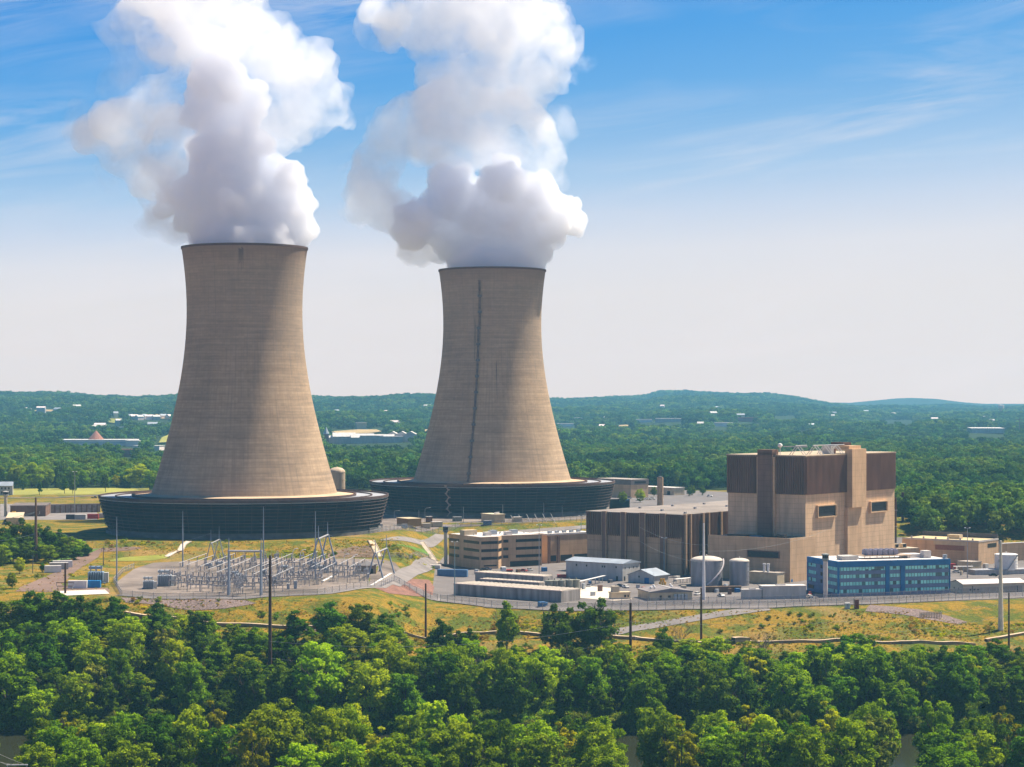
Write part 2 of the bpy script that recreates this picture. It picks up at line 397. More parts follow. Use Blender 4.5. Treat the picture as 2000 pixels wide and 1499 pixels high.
# plant yard, switchyard, drives
drape('plant_yard', [(842,1172),(1000,1187),(1240,1189),(1500,1187),(1700,1181),(2060,1167),(2080,1075),(1760,1050),(1500,1060),(1180,1045),(1120,1075),(870,1085),(850,1105)], ASPH, 0.10, 6)
drape('pale_apron', [(1118,1168),(1200,1175),(1235,1172),(1200,1150),(1140,1146)], PALEC, 0.22)
drape('switchyard_gravel', [(236,1165),(300,1171),(470,1171),(620,1163),(740,1148),(792,1126),(772,1100),(700,1092),(480,1091),(300,1100),(262,1112),(225,1140)], GRAVEL, 0.10, 5)
ribbon('perimeter_track', [(232,1163),(300,1169),(480,1169),(640,1160),(742,1147),(800,1116),(822,1100)], 5.5, GRAVEL2, 0.24)
drape('reddish_drive', [(30,1156),(215,1158),(212,1150),(120,1144),(150,1115),(197,1080),(255,1076),(280,1072),(262,1069),(175,1073),(150,1085),(110,1118),(40,1148)], REDDIRT, 0.12, 5)
drape('container_pad', [(110,1156),(205,1153),(214,1161),(130,1165)], PALEC, 0.24)
drape('lawn', [(205,1098),(300,1096),(330,1089),(325,1084),(240,1090)], LAWN, 0.16)
drape('gravel_slope', [(722,1147),(752,1130),(838,1133),(850,1150),(845,1166),(760,1160)], REDROCK, 0.14)
ribbon('gravel_track', [(1130,1243),(1215,1233),(1300,1219),(1400,1203),(1500,1190)], 6.0, GRAVEL2, 0.2)
ribbon('perimeter_road', [(770,1134),(810,1150),(850,1172),(960,1186),(1100,1191),(1250,1190),(1500,1186),(1700,1180),(2040,1165)], 7.0, GRAVEL2, 0.30)
drape('gravel_bank', [(1700,1183),(1775,1190),(1850,1205),(1890,1216),(1870,1220),(1800,1210),(1690,1196)], RIPRAP, 0.16)
drape('riprap_slope', [(236,1169),(480,1174),(500,1180),(440,1190),(300,1182),(245,1179)], RIPRAP, 0.16)
drape('riprap_slope', [(590,1228),(660,1214),(700,1226),(690,1240),(620,1244)], RIPRAP, 0.16)
drape('lush_verge', [(100,1098),(180,1080),(196,1072),(150,1082),(100,1090)], LUSH, 0.16)
drape('lush_verge', [(745,1086),(842,1088),(830,1075),(770,1072)], LUSH, 0.16)
drape('rough_slope', [(640,1090),(735,1090),(735,1066),(690,1068),(640,1082)], mat('rough_reddish_slope', (0.15, 0.10, 0.065), 0.95, 0.3, 0.25), 0.14)
# tower terrace, country beyond
drape('tower_terrace', [(742,1040),(860,1031),(1000,1025),(1150,1014),(1230,1000),(1230,975),(700,985),(700,1030)], GRAVEL, 0.10, 9)
ribbon('terrace_road', [(752,1056),(860,1047),(1000,1041),(1150,1030),(1180,1020)], 6.0, GRAVEL2, 0.2)
drape('yard_behind_towers', [(0,1016),(190,1016),(190,985),(0,985)], GRAVEL2, 0.10, 10)
drape('parking_lot', [(1190,1000),(1440,1000),(1440,962),(1330,958),(1190,966)], ASPH, 0.10, 10)
drape('hay_field', [(-120,968),(290,966),(292,953),(-120,957)], FIELD, 0.15, 20)
ribbon('country_road', [(-60,974),(110,973),(200,968),(300,964)], 7.5, ASPH, 0.3)
drape('dry_field', [(1255,967),(1330,966),(1330,958),(1255,958)], DRY, 0.2, 15)
CONC_E = mat('weathered_concrete', (0.40, 0.33, 0.26), 0.9, 0.12, 0.3)
# ------------------------------------------------------------ shared materials
TAN = panel_mat('tan_precast', (0.62, 0.425, 0.262), 3.6, 2.4)
TAN3 = panel_mat('hall_precast', (0.45, 0.300, 0.185), 2.2, 5.0)
TAN2 = panel_mat('warm_tan_block', (0.55, 0.365, 0.215), 6.0, 3.2, dark=0.88)
BROWN = mat('brown_cladding', (0.165, 0.086, 0.058), 0.75, 0.16, 0.2, stretch=(1, 1, 0.3))
BROWN2 = panel_mat('brown_precast', (0.185, 0.105, 0.074), 4.0, 2.6)
DARKV = mat('dark_glass', (0.018, 0.018, 0.022), 0.35, 0.3, 0.8)
DARKL = mat('dark_louvre', (0.028, 0.026, 0.028), 0.6, 0.25, 1.0)
ROOFG = mat('grey_roof', (0.33, 0.285, 0.25), 0.9, 0.14, 0.08, detail=7)
ROOFW = mat('white_roof', (0.58, 0.54, 0.51), 0.8, 0.12, 0.25, detail=7)
ROOFB = mat('blue_grey_metal_roof', (0.30, 0.34, 0.40), 0.45, 0.08, 0.15)
WHITEM = mat('white_metal_siding', (0.44, 0.42, 0.395), 0.6, 0.10, 0.5, stretch=(1, 1, 0.2))
CREAM = mat('cream_siding', (0.48, 0.41, 0.31), 0.7, 0.06, 0.3)
STEELG = mat('galvanised_steel', (0.35, 0.34, 0.35), 0.5, 0.10, 0.8, metal=0.2)
STEELD = mat('dark_steel', (0.10, 0.10, 0.11), 0.6, 0.1, 0.8)
WHITEP = mat('white_paint', (0.74, 0.72, 0.70), 0.5, 0.05, 0.6)
BLUEP = mat('blue_paint', (0.015, 0.13, 0.33), 0.5, 0.06, 0.4)
REDP = mat('red_paint', (0.42, 0.03, 0.03), 0.5, 0.1, 0.5)
YELP = mat('yellow_paint', (0.70, 0.36, 0.02), 0.5, 0.08, 0.5)
RUST = mat('weathering_steel', (0.075, 0.036, 0.026), 0.85, 0.2, 0.5, stretch=(1, 1, 0.2))
WOODP = mat('brown_wood_pole', (0.15, 0.085, 0.055), 0.9, 0.2, 1.0, stretch=(1, 1, 0.2))
GREYT = mat('grey_equipment_paint', (0.34, 0.37, 0.41), 0.5, 0.08, 0.6)
BEIGE = mat('beige_paint', (0.52, 0.42, 0.28), 0.7, 0.08, 0.5)
OCHRE = mat('ochre_siding', (0.38, 0.22, 0.09), 0.7, 0.08, 0.5)
PORC = mat('insulator_porcelain', (0.30, 0.29, 0.32), 0.35, 0.1, 2.0)
ALU = mat('aluminium_tube', (0.52, 0.51, 0.52), 0.4, 0.06, 1.0, metal=0.3)

# ------------------------------------------------------------ cooling towers
def shell_mat():
    m = bpy.data.materials.new('tower_concrete'); m.use_nodes = True; nt = m.node_tree; b = nt.nodes['Principled BSDF']
    b.inputs['Roughness'].default_value = 0.92; b.inputs['Specular IOR Level'].default_value = 0.15
    tc = N(nt, 'ShaderNodeTexCoord'); sp = N(nt, 'ShaderNodeSeparateXYZ'); L(nt, tc.outputs['Object'], sp.inputs[0])
    ang = M_(nt, 'ARCTAN2', sp.outputs[1], sp.outputs[0])
    cmb = N(nt, 'ShaderNodeCombineXYZ'); L(nt, M_(nt, 'MULTIPLY', ang, 40.0), cmb.inputs[0]); L(nt, M_(nt, 'MULTIPLY', sp.outputs[2], 0.09), cmb.inputs[1])
    def noise(src, s, d):
        n = N(nt, 'ShaderNodeTexNoise'); n.inputs['Scale'].default_value = s; n.inputs['Detail'].default_value = d; n.inputs['Roughness'].default_value = 0.65
        L(nt, src, n.inputs['Vector']); return n.outputs[0]
    streak = noise(cmb.outputs[0], 0.5, 6)
    cm2 = N(nt, 'ShaderNodeCombineXYZ'); L(nt, M_(nt, 'MULTIPLY', ang, 1.5), cm2.inputs[0]); L(nt, M_(nt, 'MULTIPLY', sp.outputs[2], 0.62), cm2.inputs[1])
    band = noise(cm2.outputs[0], 1.0, 3)
    blot = noise(tc.outputs['Object'], 0.045, 5)
    lift = M_(nt, 'FLOOR', M_(nt, 'DIVIDE', sp.outputs[2], 1.55))
    wn = N(nt, 'ShaderNodeTexWhiteNoise', noise_dimensions='2D'); c3 = N(nt, 'ShaderNodeCombineXYZ')
    L(nt, lift, c3.inputs[0]); L(nt, M_(nt, 'FLOOR', M_(nt, 'MULTIPLY', ang, 22.0)), c3.inputs[1]); L(nt, c3.outputs[0], wn.inputs['Vector'])
    wl = N(nt, 'ShaderNodeTexWhiteNoise', noise_dimensions='1D'); L(nt, lift, wl.inputs['W'])
    col = ramp(nt, streak, [(0.28, (0.375, 0.272, 0.180)), (0.72, (0.50, 0.362, 0.236))])
    t = M_(nt, 'ADD', M_(nt, 'MULTIPLY', blot, 0.5), M_(nt, 'MULTIPLY', band, 0.5))
    col = mixc(nt, ramp(nt, t, [(0.36, 0.85), (0.60, 0.0)]), col, (0.255, 0.190, 0.135))
    hs = N(nt, 'ShaderNodeHueSaturation'); L(nt, col, hs.inputs['Color'])
    L(nt, M_(nt, 'ADD', M_(nt, 'ADD', 0.88, M_(nt, 'MULTIPLY', wn.outputs[0], 0.12)), M_(nt, 'MULTIPLY', wl.outputs[0], 0.13)), hs.inputs['Value'])
    ln = M_(nt, 'LESS_THAN', M_(nt, 'FRACT', M_(nt, 'DIVIDE', sp.outputs[2], 1.55)), 0.16)
    vl = M_(nt, 'LESS_THAN', M_(nt, 'FRACT', M_(nt, 'MULTIPLY', ang, 22.0)), 0.11)
    fac = M_(nt, 'MULTIPLY', M_(nt, 'MAXIMUM', ln, M_(nt, 'MULTIPLY', vl, 0.6)), 0.20)
    col = mixc(nt, fac, hs.outputs[0], (0.10, 0.07, 0.055))
    cv = N(nt, 'ShaderNodeCombineXYZ'); L(nt, M_(nt, 'MULTIPLY', ang, 34.0), cv.inputs[0]); L(nt, M_(nt, 'MULTIPLY', sp.outputs[2], 0.018), cv.inputs[1])
    run = noise(cv.outputs[0], 1.0, 6)
    col = mixc(nt, ramp(nt, run, [(0.52, 0.0), (0.74, 0.55)]), col, (0.20, 0.155, 0.12))
    col = mixc(nt, ramp(nt, run, [(0.24, 0.35), (0.40, 0.0)]), col, (0.52, 0.40, 0.285))
    up = ramp(nt, M_(nt, 'ADD', M_(nt, 'DIVIDE', sp.outputs[2], 160.0), M_(nt, 'MULTIPLY', M_(nt, 'SUBTRACT', streak, 0.5), 0.5)), [(0.45, 0.0), (0.80, 0.50)])  # upper shell greyed and darkened in its colour, for the plume's shade
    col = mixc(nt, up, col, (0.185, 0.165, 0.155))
    rim = ramp(nt, M_(nt, 'DIVIDE', M_(nt, 'SUBTRACT', sp.outputs[2], 138.0), 17.0), [(0.25, 0.0), (0.95, 0.55)])
    col = mixc(nt, rim, col, (0.17, 0.105, 0.085))
    L(nt, col, b.inputs['Base Color']); return m
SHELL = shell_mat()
def louvre_mat():
    m = bpy.data.materials.new('black_louvres'); m.use_nodes = True; nt = m.node_tree; b = nt.nodes['Principled BSDF']
    b.inputs['Roughness'].default_value = 0.8; b.inputs['Specular IOR Level'].default_value = 0.15
    tc = N(nt, 'ShaderNodeTexCoord'); sp = N(nt, 'ShaderNodeSeparateXYZ'); L(nt, tc.outputs['Object'], sp.inputs[0])
    ang = M_(nt, 'ARCTAN2', sp.outputs[1], sp.outputs[0])
    wn = N(nt, 'ShaderNodeTexWhiteNoise', noise_dimensions='2D'); c3 = N(nt, 'ShaderNodeCombineXYZ')
    L(nt, M_(nt, 'FLOOR', M_(nt, 'DIVIDE', sp.outputs[2], 1.85)), c3.inputs[0]); L(nt, M_(nt, 'FLOOR', M_(nt, 'MULTIPLY', ang, 36.0)), c3.inputs[1]); L(nt, c3.outputs[0], wn.inputs['Vector'])
    col = ramp(nt, wn.outputs[0], [(0.0, (0.002, 0.003, 0.007)), (1.0, (0.006, 0.009, 0.018))])
    vl = M_(nt, 'LESS_THAN', M_(nt, 'FRACT', M_(nt, 'MULTIPLY', ang, 18.0)), 0.045)
    col = mixc(nt, vl, col, (0.03, 0.03, 0.035)); L(nt, col, b.inputs['Base Color']); return m
LOUV = louvre_mat()
LEDGE = mat('louvre_ledges', (0.10, 0.070, 0.066), 0.8, 0.2, 0.15)
DECK = mat('fan_deck', (0.33, 0.335, 0.36), 0.55, 0.14, 0.06, detail=6)
APRON = mat('tower_apron', (0.50, 0.36, 0.24), 0.9, 0.12, 0.06)
KERB = mat('deck_kerb', (0.085, 0.05, 0.045), 0.8, 0.15, 0.5)
PLINTH = mat('ring_plinth', (0.12, 0.115, 0.11), 0.9, 0.2, 0.2)
def tower_r(z): return math.sqrt(31.4**2+0.157*(z-120.0)**2)
def make_tower(name, label, loc, rotz=0):
    t = thing(name, label, 'cooling tower', loc, rotz, 'cooling towers')
    zs = [20.2+i*(154.6-20.2)/60 for i in range(61)]
    pr = [(tower_r(z), z) for z in zs]+[(tower_r(154.6)-1.2, 154.6)]+[(tower_r(z)-1.1, z) for z in reversed(zs)]
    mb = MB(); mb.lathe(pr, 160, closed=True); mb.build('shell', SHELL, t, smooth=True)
    mb = MB(); mb.lathe([(tower_r(154.7)-1.25, 153.6), (tower_r(154.7)+0.25, 153.6), (tower_r(154.7)+0.25, 154.75), (tower_r(154.7)-1.25, 154.75)], 160, closed=True)
    mb.build('rim', KERB, t, smooth=True)
    # louvred wall leaning out towards its top
    R0, R1, z0, z1, n = 74.2, 78.4, 3.0, 18.9, 9
    mb = MB(); pr = []
    for i in range(n):
        a = R0+(R1-R0)*i/n; b = R0+(R1-R0)*(i+1)/n; za = z0+(z1-z0)*i/n; zb = z0+(z1-z0)*(i+1)/n
        pr += [(a-0.55, za), (b-0.05, zb-0.02)]
    mb.lathe(pr, 144); mb.build('louvre_wall', LOUV, t)
    mb = MB()
    for i in range(1, n+1):
        r = R0+(R1-R0)*i/n; z = z0+(z1-z0)*i/n
        mb.lathe([(r-0.6, z-0.13), (r+0.30, z-0.13), (r+0.30, z+0.13), (r-0.6, z+0.13)], 144, closed=True)
    mb.build('ledges', LEDGE, t)
    mb = MB()
    for k in range(72):
        a = 2*math.pi*k/72; c, s = math.cos(a), math.sin(a)
        mb.cyl((R0*c+0.1*c, R0*s+0.1*s, z0), ((R1+0.1)*c, (R1+0.1)*s, z1), 0.09, n=4, caps=False)
    mb.build('louvre_posts', LEDGE, t)
    mb = MB(); mb.lathe([(60, -0.5), (R0+0.4, -0.5), (R0+0.4, 1.6), (R0-1.2, 1.6), (R0-1.2, 3.0), (60, 3.0)], 144, closed=True); mb.build('plinth', PLINTH, t)
    mb = MB(); mb.lathe([(60.5, 18.2), (78.2, 18.2), (78.2, 19.1), (60.5, 19.1)], 144, closed=True); mb.build('deck', DECK, t)
    mb = MB()
    mb.lathe([(78.0, 19.15), (78.6, 19.0), (78.6, 20.0), (78.0, 20.0)], 144, closed=True); mb.lathe([(69.2, 19.12), (69.7, 19.12), (69.7, 19.75), (69.2, 19.75)], 144, closed=True)
    mb.lathe([(60.2, 19.12), (60.9, 19.12), (60.9, 20.3), (60.2, 20.3)], 144, closed=True); mb.build('kerbs', KERB, t)
    mb = MB(); mb.lathe([(tower_r(20.2)-0.8, 20.9), (tower_r(20.2)+0.5, 20.7), (54.5, 19.95), (60.15, 19.6), (60.15, 18.6), (tower_r(20.2)-0.8, 18.6)], 144, closed=True); mb.build('apron', APRON, t, smooth=True)
    return t
TWL = Vector(((478-1000)*1132/F, 1132, 0)); TWR = Vector(((961.5-1000)*1326/F, 1326, 0))
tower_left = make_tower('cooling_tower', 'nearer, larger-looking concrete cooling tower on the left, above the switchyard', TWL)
STAIN = mat('dark_water_stain', (0.055, 0.048, 0.055), 0.9, 0.35, 0.5, stretch=(3, 3, 0.3))
def on_shell(a, z, off): 
    r = tower_r(z)+off; return Vector((r*math.cos(a), r*math.sin(a), z))
def stain(parent, a0, w, z0, z1, seed, taper=True):
    rnd = random.Random(seed); mb = MB(); n = 14; k = 5
    for j in range(k):                                  # ragged fingers of staining
        ac = a0+(j-(k-1)/2)*w/k; top = z1-rnd.uniform(0, 0.15)*(z1-z0); bot = z0+rnd.uniform(0, 0.6)*(z1-z0)
        for i in range(n):
            za = top+(bot-top)*i/n; zb = top+(bot-top)*(i+1)/n
            wa = w/k*0.62*(1-0.75*i/n if taper else 1); wb = w/k*0.62*(1-0.75*(i+1)/n if taper else 1)
            mb.face([on_shell(ac-wa/2, za, 0.035), on_shell(ac+wa/2, za, 0.035), on_shell(ac+wb/2, zb, 0.035), on_shell(ac-wb/2, zb, 0.035)])
    return mb.build('stain', STAIN, parent)
stain(tower_left, rad(-90+4), 0.075, 139.5, 152.5, 3)
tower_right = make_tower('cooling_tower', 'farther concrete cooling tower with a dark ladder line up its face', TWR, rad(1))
def ladder(parent):
    mb = MB(); a0 = rad(-90-15.5)
    zz = [21+i*(146.5-21)/50 for i in range(51)]
    aa = [a0-rad(2.2)*(1-(z-21)/125) + (rad(1.2) if z > 118 else 0) for z in zz]
    for i in range(50):
        p = on_shell(aa[i], zz[i], 0.5); q = on_shell(aa[i+1], zz[i+1], 0.5); mb.cyl(p, q, 0.70, n=5, caps=False)
    o = mb.build('ladder_cage', mat('ladder_steel', (0.125, 0.090, 0.08), 0.7, 0.3, 0.6), parent)
    for i in list(range(2, 50, 4)):
        mp = MB(); p = on_shell(aa[i], zz[i], 0.5); mp.cbox(p.x, p.y, p.z-0.7, 2.5, 1.5, 1.5); mp.build('landing', STEELD, o)
    return o
ladder(tower_right)
stain(tower_right, rad(-90-20.5), 0.02, 92, 123, 8, False); stain(tower_right, rad(-90+4), 0.02, 68, 96, 9)
# riser pipe and stair climbing the louvres of the far ring
mb = MB(); a = rad(-90-21)
for i in range(8):
    r = 75+3.6*i/8; z = 1+i*2.3; s = 0.9 if i % 2 else -0.9
    mb.cyl((r*math.cos(a)+s, r*math.sin(a)-0.8, z), ((r+0.4)*math.cos(a)-s, (r+0.4)*math.sin(a)-0.8, z+2.3), 0.42, n=5)
    mb.cbox(r*math.cos(a)-s, r*math.sin(a)-0.9, z+1.9, 1.5, 1.0, 0.7)
mb.build('zigzag_stair', mat('stair_tan', (0.33, 0.25, 0.21), 0.8, 0.1, 0.5), tower_right)
mb = MB()
for i in range(7): mb.cbox(-16+i*6.2, -77.5, 20.05, 4.2, 0.8, 0.9)
mb.build('roof_pipe', mat('rusty_pipe', (0.20, 0.12, 0.085), 0.8, 0.2, 0.5), tower_right)

# ------------------------------------------------------------ buildings on the plant
ROT = rad(52.4)
def bld(name, label, cat, c, pxl, pxr, rot=ROT, group=None):
    """an Empty at a building's nearest corner; local +x runs right, +y runs left, both away from the viewer"""
    U = (math.cos(rot), math.sin(rot)); V = (-math.sin(rot), math.cos(rot))
    t = thing(name, label, cat, c, rot, group)
    return t, along(c, U, pxr), along(c, V, pxl), U, V
def tpx(c, rot, px, side, off=0.0):
    """distance along a face ('x' right face, 'y' left face) that shows at photo column px"""
    U = (math.cos(rot), math.sin(rot)); V = (-math.sin(rot), math.cos(rot))
    if side == 'x': return along((c[0]-V[0]*off, c[1]-V[1]*off), U, px)
    return along((c[0]-U[0]*off, c[1]-U[1]*off), V, px)
def ribs(mb, x0, x1, z0, z1, side, step, depth=0.45, w=0.5):
    n = max(1, int((x1-x0)/step)); st = (x1-x0)/n
    for i in range(n):
        a = x0+i*st+st*0.2
        if side == 'x': mb.box(a, -depth, z0, a+w, 0.02, z1)
        else: mb.box(-depth, a, z0, 0.02, a+w, z1)

def reactor():
    c = Vector((573*1000/F, 1000, -15)); t, Lx, Wy, U, V = bld('reactor_building', 'tall windowless tan block with dark brown ribbed cladding round its top', 'building', c, 1422, 1747)
    H = 44.5+15; Hc = 25.7+15
    mb = MB(); mb.box(0, 0, 0, Lx, Wy, Hc+0.3); mb.build('wall', TAN, t)
    mb = MB(); mb.box(-0.5, -0.5, Hc, Lx+0.4, Wy+0.4, H-0.8); ribs(mb, -0.4, Wy+0.3, Hc-0.25, H-0.3, 'y', 1.25, 1.0); 
    n = int(Lx/1.15)
    for i in range(n): mb.box(i*Lx/n+0.2, -0.95, Hc-0.25, i*Lx/n+0.62, -0.45, H-0.3)
    mb.build('ribbed_cladding', BROWN, t)
    mb = MB(); mb.box(-0.7, -0.7, H-0.8, Lx+0.6, Wy+0.6, H); mb.build('roof', mat('tan_roof_deck', (0.42, 0.33, 0.23), 0.9, 0.1, 0.1), t)
    y0 = tpx(c, ROT, 1509, 'y', 1.6); y1 = tpx(c, ROT, 1480, 'y', 1.6)
    mb = MB(); mb.box(-2.0, y0, 0, 0.3, y1, H+1.2); mb.prism([(-2.0, y0), (4.0, y0), (4.0, y1), (-2.0, y1)], H+0.01, H+2.6)
    mb.build('pilaster', BROWN2, t)
    mb = MB(); mb.box(-1.6, y0-1.0, Hc*0, 0.2, y0-0.01, H-1); mb.box(-1.6, y1+0.01, 0, 0.2, y1+0.6, H-1); mb.build('pilaster_edge', TAN2, t)
    x0 = tpx(c, ROT, 1651, 'x'); x1 = tpx(c, ROT, 1692, 'x', 3.9)
    zb = zpix(989, 1045)+15
    # upper shaft with chamfered head
    mb = MB(); d = 3.9
    mb.prism([(x0, 0.2), (x0, -d), (x1, -d), (x1, 0.2)], zb, H+1.6)
    mb.build('shaft', TAN2, t)
    mb = MB(); mb.prism([(x0+0.02, -d+0.05), (x1-0.02, -d+0.05), (x1-0.02, 7), (x0+0.02, 7)], H+1.61, H+2.4)
    mb.prism([(x0+1.5, -d+2.5), (x1-1.0, -d+2.5), (x1-1.0, 7), (x0+1.5, 7)], H+2.41, H+4.0); mb.build('shaft_head', TAN2, t)
    mb = MB(); xa = tpx(c, ROT, 1649, 'x'); xb = tpx(c, ROT, 1683, 'x', 1.9); mb.box(xa, -1.9, 0, xb, 0.2, zb+0.02); mb.build('lower_shaft', BROWN2 if False else TAN2, t)
    for pa, pb, ya, yb in ((1589.5, 1634, 986, 1011), (1693, 1733.5, 978.5, 1001)):
        a = tpx(c, ROT, pa+4, 'x', 0.0); b = tpx(c, ROT, pb, 'x', 1.0); ym = c[1]+U[1]*(a+b)/2
        z1 = zpix(ya, ym)+15; z0 = zpix(yb, ym)+15
        mb = MB(); w = 0.55
        mb.box(a, -1.3, z0, b, 0.1, z0+w); mb.box(a, -1.3, z1-w, b, 0.1, z1); mb.box(a, -1.3, z0+w+0.005, a+w, 0.1, z1-w-0.005); mb.box(b-w, -1.3, z0+w+0.005, b, 0.1, z1-w-0.005)
        o = mb.build('louvre_frame', TAN2, t)
        mb = MB(); mb.box(a+w, -0.35, z0+w, b-w, 0.05, z1-w)
        for k in range(5):
            zz = z0+w+(z1-z0-2*w)*(k+0.5)/5; mb.box(a+w, -0.55, zz-0.12, b-w, -0.36, zz+0.12)
        mb.build('louvre', DARKL, o)
    # white braced frames and plant on the roof
    for k, (ya, yb, xx) in enumerate(((y0-13, y0-4, 6), (y0-17, y0-8, 16), (y0-17, y0-7, 26), (y0-19, y0-9, 33))):
        mb = MB()
        for dx in (0, 2.5):
            mb.cyl((xx+dx, ya, H), (xx+dx, ya+4, H+4.6), 0.19, n=5); mb.cyl((xx+dx, ya+8, H), (xx+dx, ya+4, H+4.6), 0.19, n=5)
        mb.cyl((xx-1, ya+4, H+4.6), (xx+10, ya+4, H+4.6), 0.19, n=5); mb.build('roof_brace', ALU, t)
    for xx in (4, 34): mb = MB(); mb.cyl((xx, y0-16, H+4.2), (xx, y0-3, H+4.2), 0.25, n=5); mb.build('roof_gantry', ALU, t)
    mb = MB(); mb.cbox(x0-6, 6, H, 4.5, 5, 4.0); mb.build('roof_cabin', WHITEM, t)
    mb = MB(); mb.cbox(x0-4.5, 3.4, H+0.2, 1.3, 0.3, 2.4); mb.build('roof_door', mat('rust_door', (0.14, 0.05, 0.035), 0.8, 0.1, 1), t)
    mb = MB(); mb.cbox(x0+8.5, 7, H+2.6, 8, 7, 3.0); mb.build('roof_plant', RUST, t)
    mb = MB(); mb.cyl((3, y0-1.5, H), (3, y0-1.5, H+4.0), 0.2, n=6); mb.lathe([(0.05, H+3.6), (0.9, H+3.8), (1.25, H+4.6), (0.9, H+5.4), (0.05, H+5.7)], 14, c=(3, y0-1.5)); mb.build('radome', WHITEP, t, smooth=True)
    return t, c, Lx, Wy
rb, rc, rL, rW = reactor()

def turbine():
    c = P(1331, 1124, -15); t, _, Wy, U, V = bld('turbine_building', 'long brown ribbed hall joined to the left of the tall tan block', 'building', c, 1147, 1425)
    Lx = 168.0; H = zpix(1005, c.y)+15; Hc = H-11.4
    mb = MB(); mb.box(0, 0, 0, Lx, Wy, Hc+0.2); mb.build('wall', TAN3, t)
    mb = MB(); mb.box(-0.6, -0.5, Hc, Lx, Wy+0.3, H-0.5)
    n = int(Wy/1.15)
    for i in range(n): a = i*Wy/n; mb.box(-1.3, a+0.2, Hc-0.6, -0.55, a+0.62, H-0.3)
    n = int(60/1.2)
    for i in range(n): a = i*60/n; mb.box(a+0.2, -1.1, 0.5, a+0.6, -0.03, H-0.3)
    mb.build('ribbed_cladding', BROWN, t)
    mb = MB(); mb.box(8.0, -0.45, 0, 60, 0.1, Hc-0.02); mb.build('side_cladding', BROWN, t)
    mb = MB(); mb.box(-1.0, -0.8, H-0.5, Lx, Wy+0.5, H-0.1); mb.build('roof', mat('hall_roof', (0.235, 0.20, 0.18), 0.9, 0.16, 0.06, detail=7), t)
    for pa, pb in ((1176, 1183), (1213, 1221), (1250, 1259), (1289, 1299)):
        a = tpx(c, ROT, pb, 'y', 1.5); b = tpx(c, ROT, pa, 'y', 1.5)
        mb = MB(); mb.box(-1.55, a, 0, 0.1, b, H+0.1); o = mb.build('pilaster', BROWN2, t)
        mb = MB(); mb.box(-1.75, a-0.35, 0, -0.9, a-0.01, H+0.15); mb.box(-1.75, b+0.01, 0, -0.9, b+0.35, H+0.15); mb.build('pilaster_edge', TAN3, o)
    for a, b in ((1.0, 2.2), (5.6, 6.5), (17, 18.2), (22.5, 23.3), (34, 35.2)):
        mb = MB(); mb.box(a, -2.0, 0, b, 0.0, H); mb.build('fin', TAN3, t)
    for k in range(9): mb = MB(); mb.cbox(8+k*14, 3+(k*23) % int(Wy-8), H-0.1, 1.2, 1.2, 0.9); mb.build('roof_vent', STEELG, t)
    return t, c, U, V
tb, tc_, _, _ = turbine()

def annex():
    Y = 978; c = Vector((543*Y/F, Y, -15)); t, Lx, Wy, U, V = bld('service_building', 'lower plain tan block with one dark louvre at the foot of the tall block', 'building', c, 1383, 1592.6)
    H = zpix(1052.5, Y)+15
    mb = MB(); mb.box(0, 0, 0, Lx, Wy, H-1.2); mb.box(0, 0, H-1.19, Lx, 0.5, H); mb.box(0, 0.51, H-1.19, 0.5, Wy, H); mb.build('wall', TAN2, t)
    mb = MB(); mb.box(0.55, 0.55, H-1.18, Lx-0.2, Wy-0.2, H-0.7); mb.build('roof', mat('black_membrane_roof', (0.03, 0.035, 0.045), 0.5, 0.3, 0.1), t)
    mb = MB(); mb.cbox(3, 6, H-0.7, 3, 4, 2.4); mb.build('roof_plant', DARKV, t); mb = MB(); mb.cbox(3, 30, H-0.7, 2.4, 12, 1.4); mb.build('roof_plant', DARKV, t)
    mb = MB(); mb.cbox(4, 22, H-0.65, 2, 9, 1.1); mb.build('roof_tarp', mat('teal_tarp', (0.03, 0.16, 0.24), 0.5, 0.2, 0.5), t)
    a = tpx(c, ROT, 1523, 'y'); b = tpx(c, ROT, 1460, 'y'); ym = c.y+V[1]*(a+b)/2; z0 = zpix(1090, ym)+15; z1 = zpix(1076, ym)+15
    mb = MB(); mb.box(-0.5, a, z0, 0.1, a+0.4, z1); mb.box(-0.5, b-0.4, z0, 0.1, b, z1); mb.box(-0.5, a+0.41, z1-0.4, 0.1, b-0.41, z1); mb.box(-0.5, a+0.41, z0, 0.1, b-0.41, z0+0.3)
    o = mb.build('louvre_frame', BROWN, t)
    mb = MB(); mb.box(-0.2, a+0.42, z0+0.31, 0.05, b-0.42, z1-0.41); mb.build('louvre', DARKL, o)
annex()

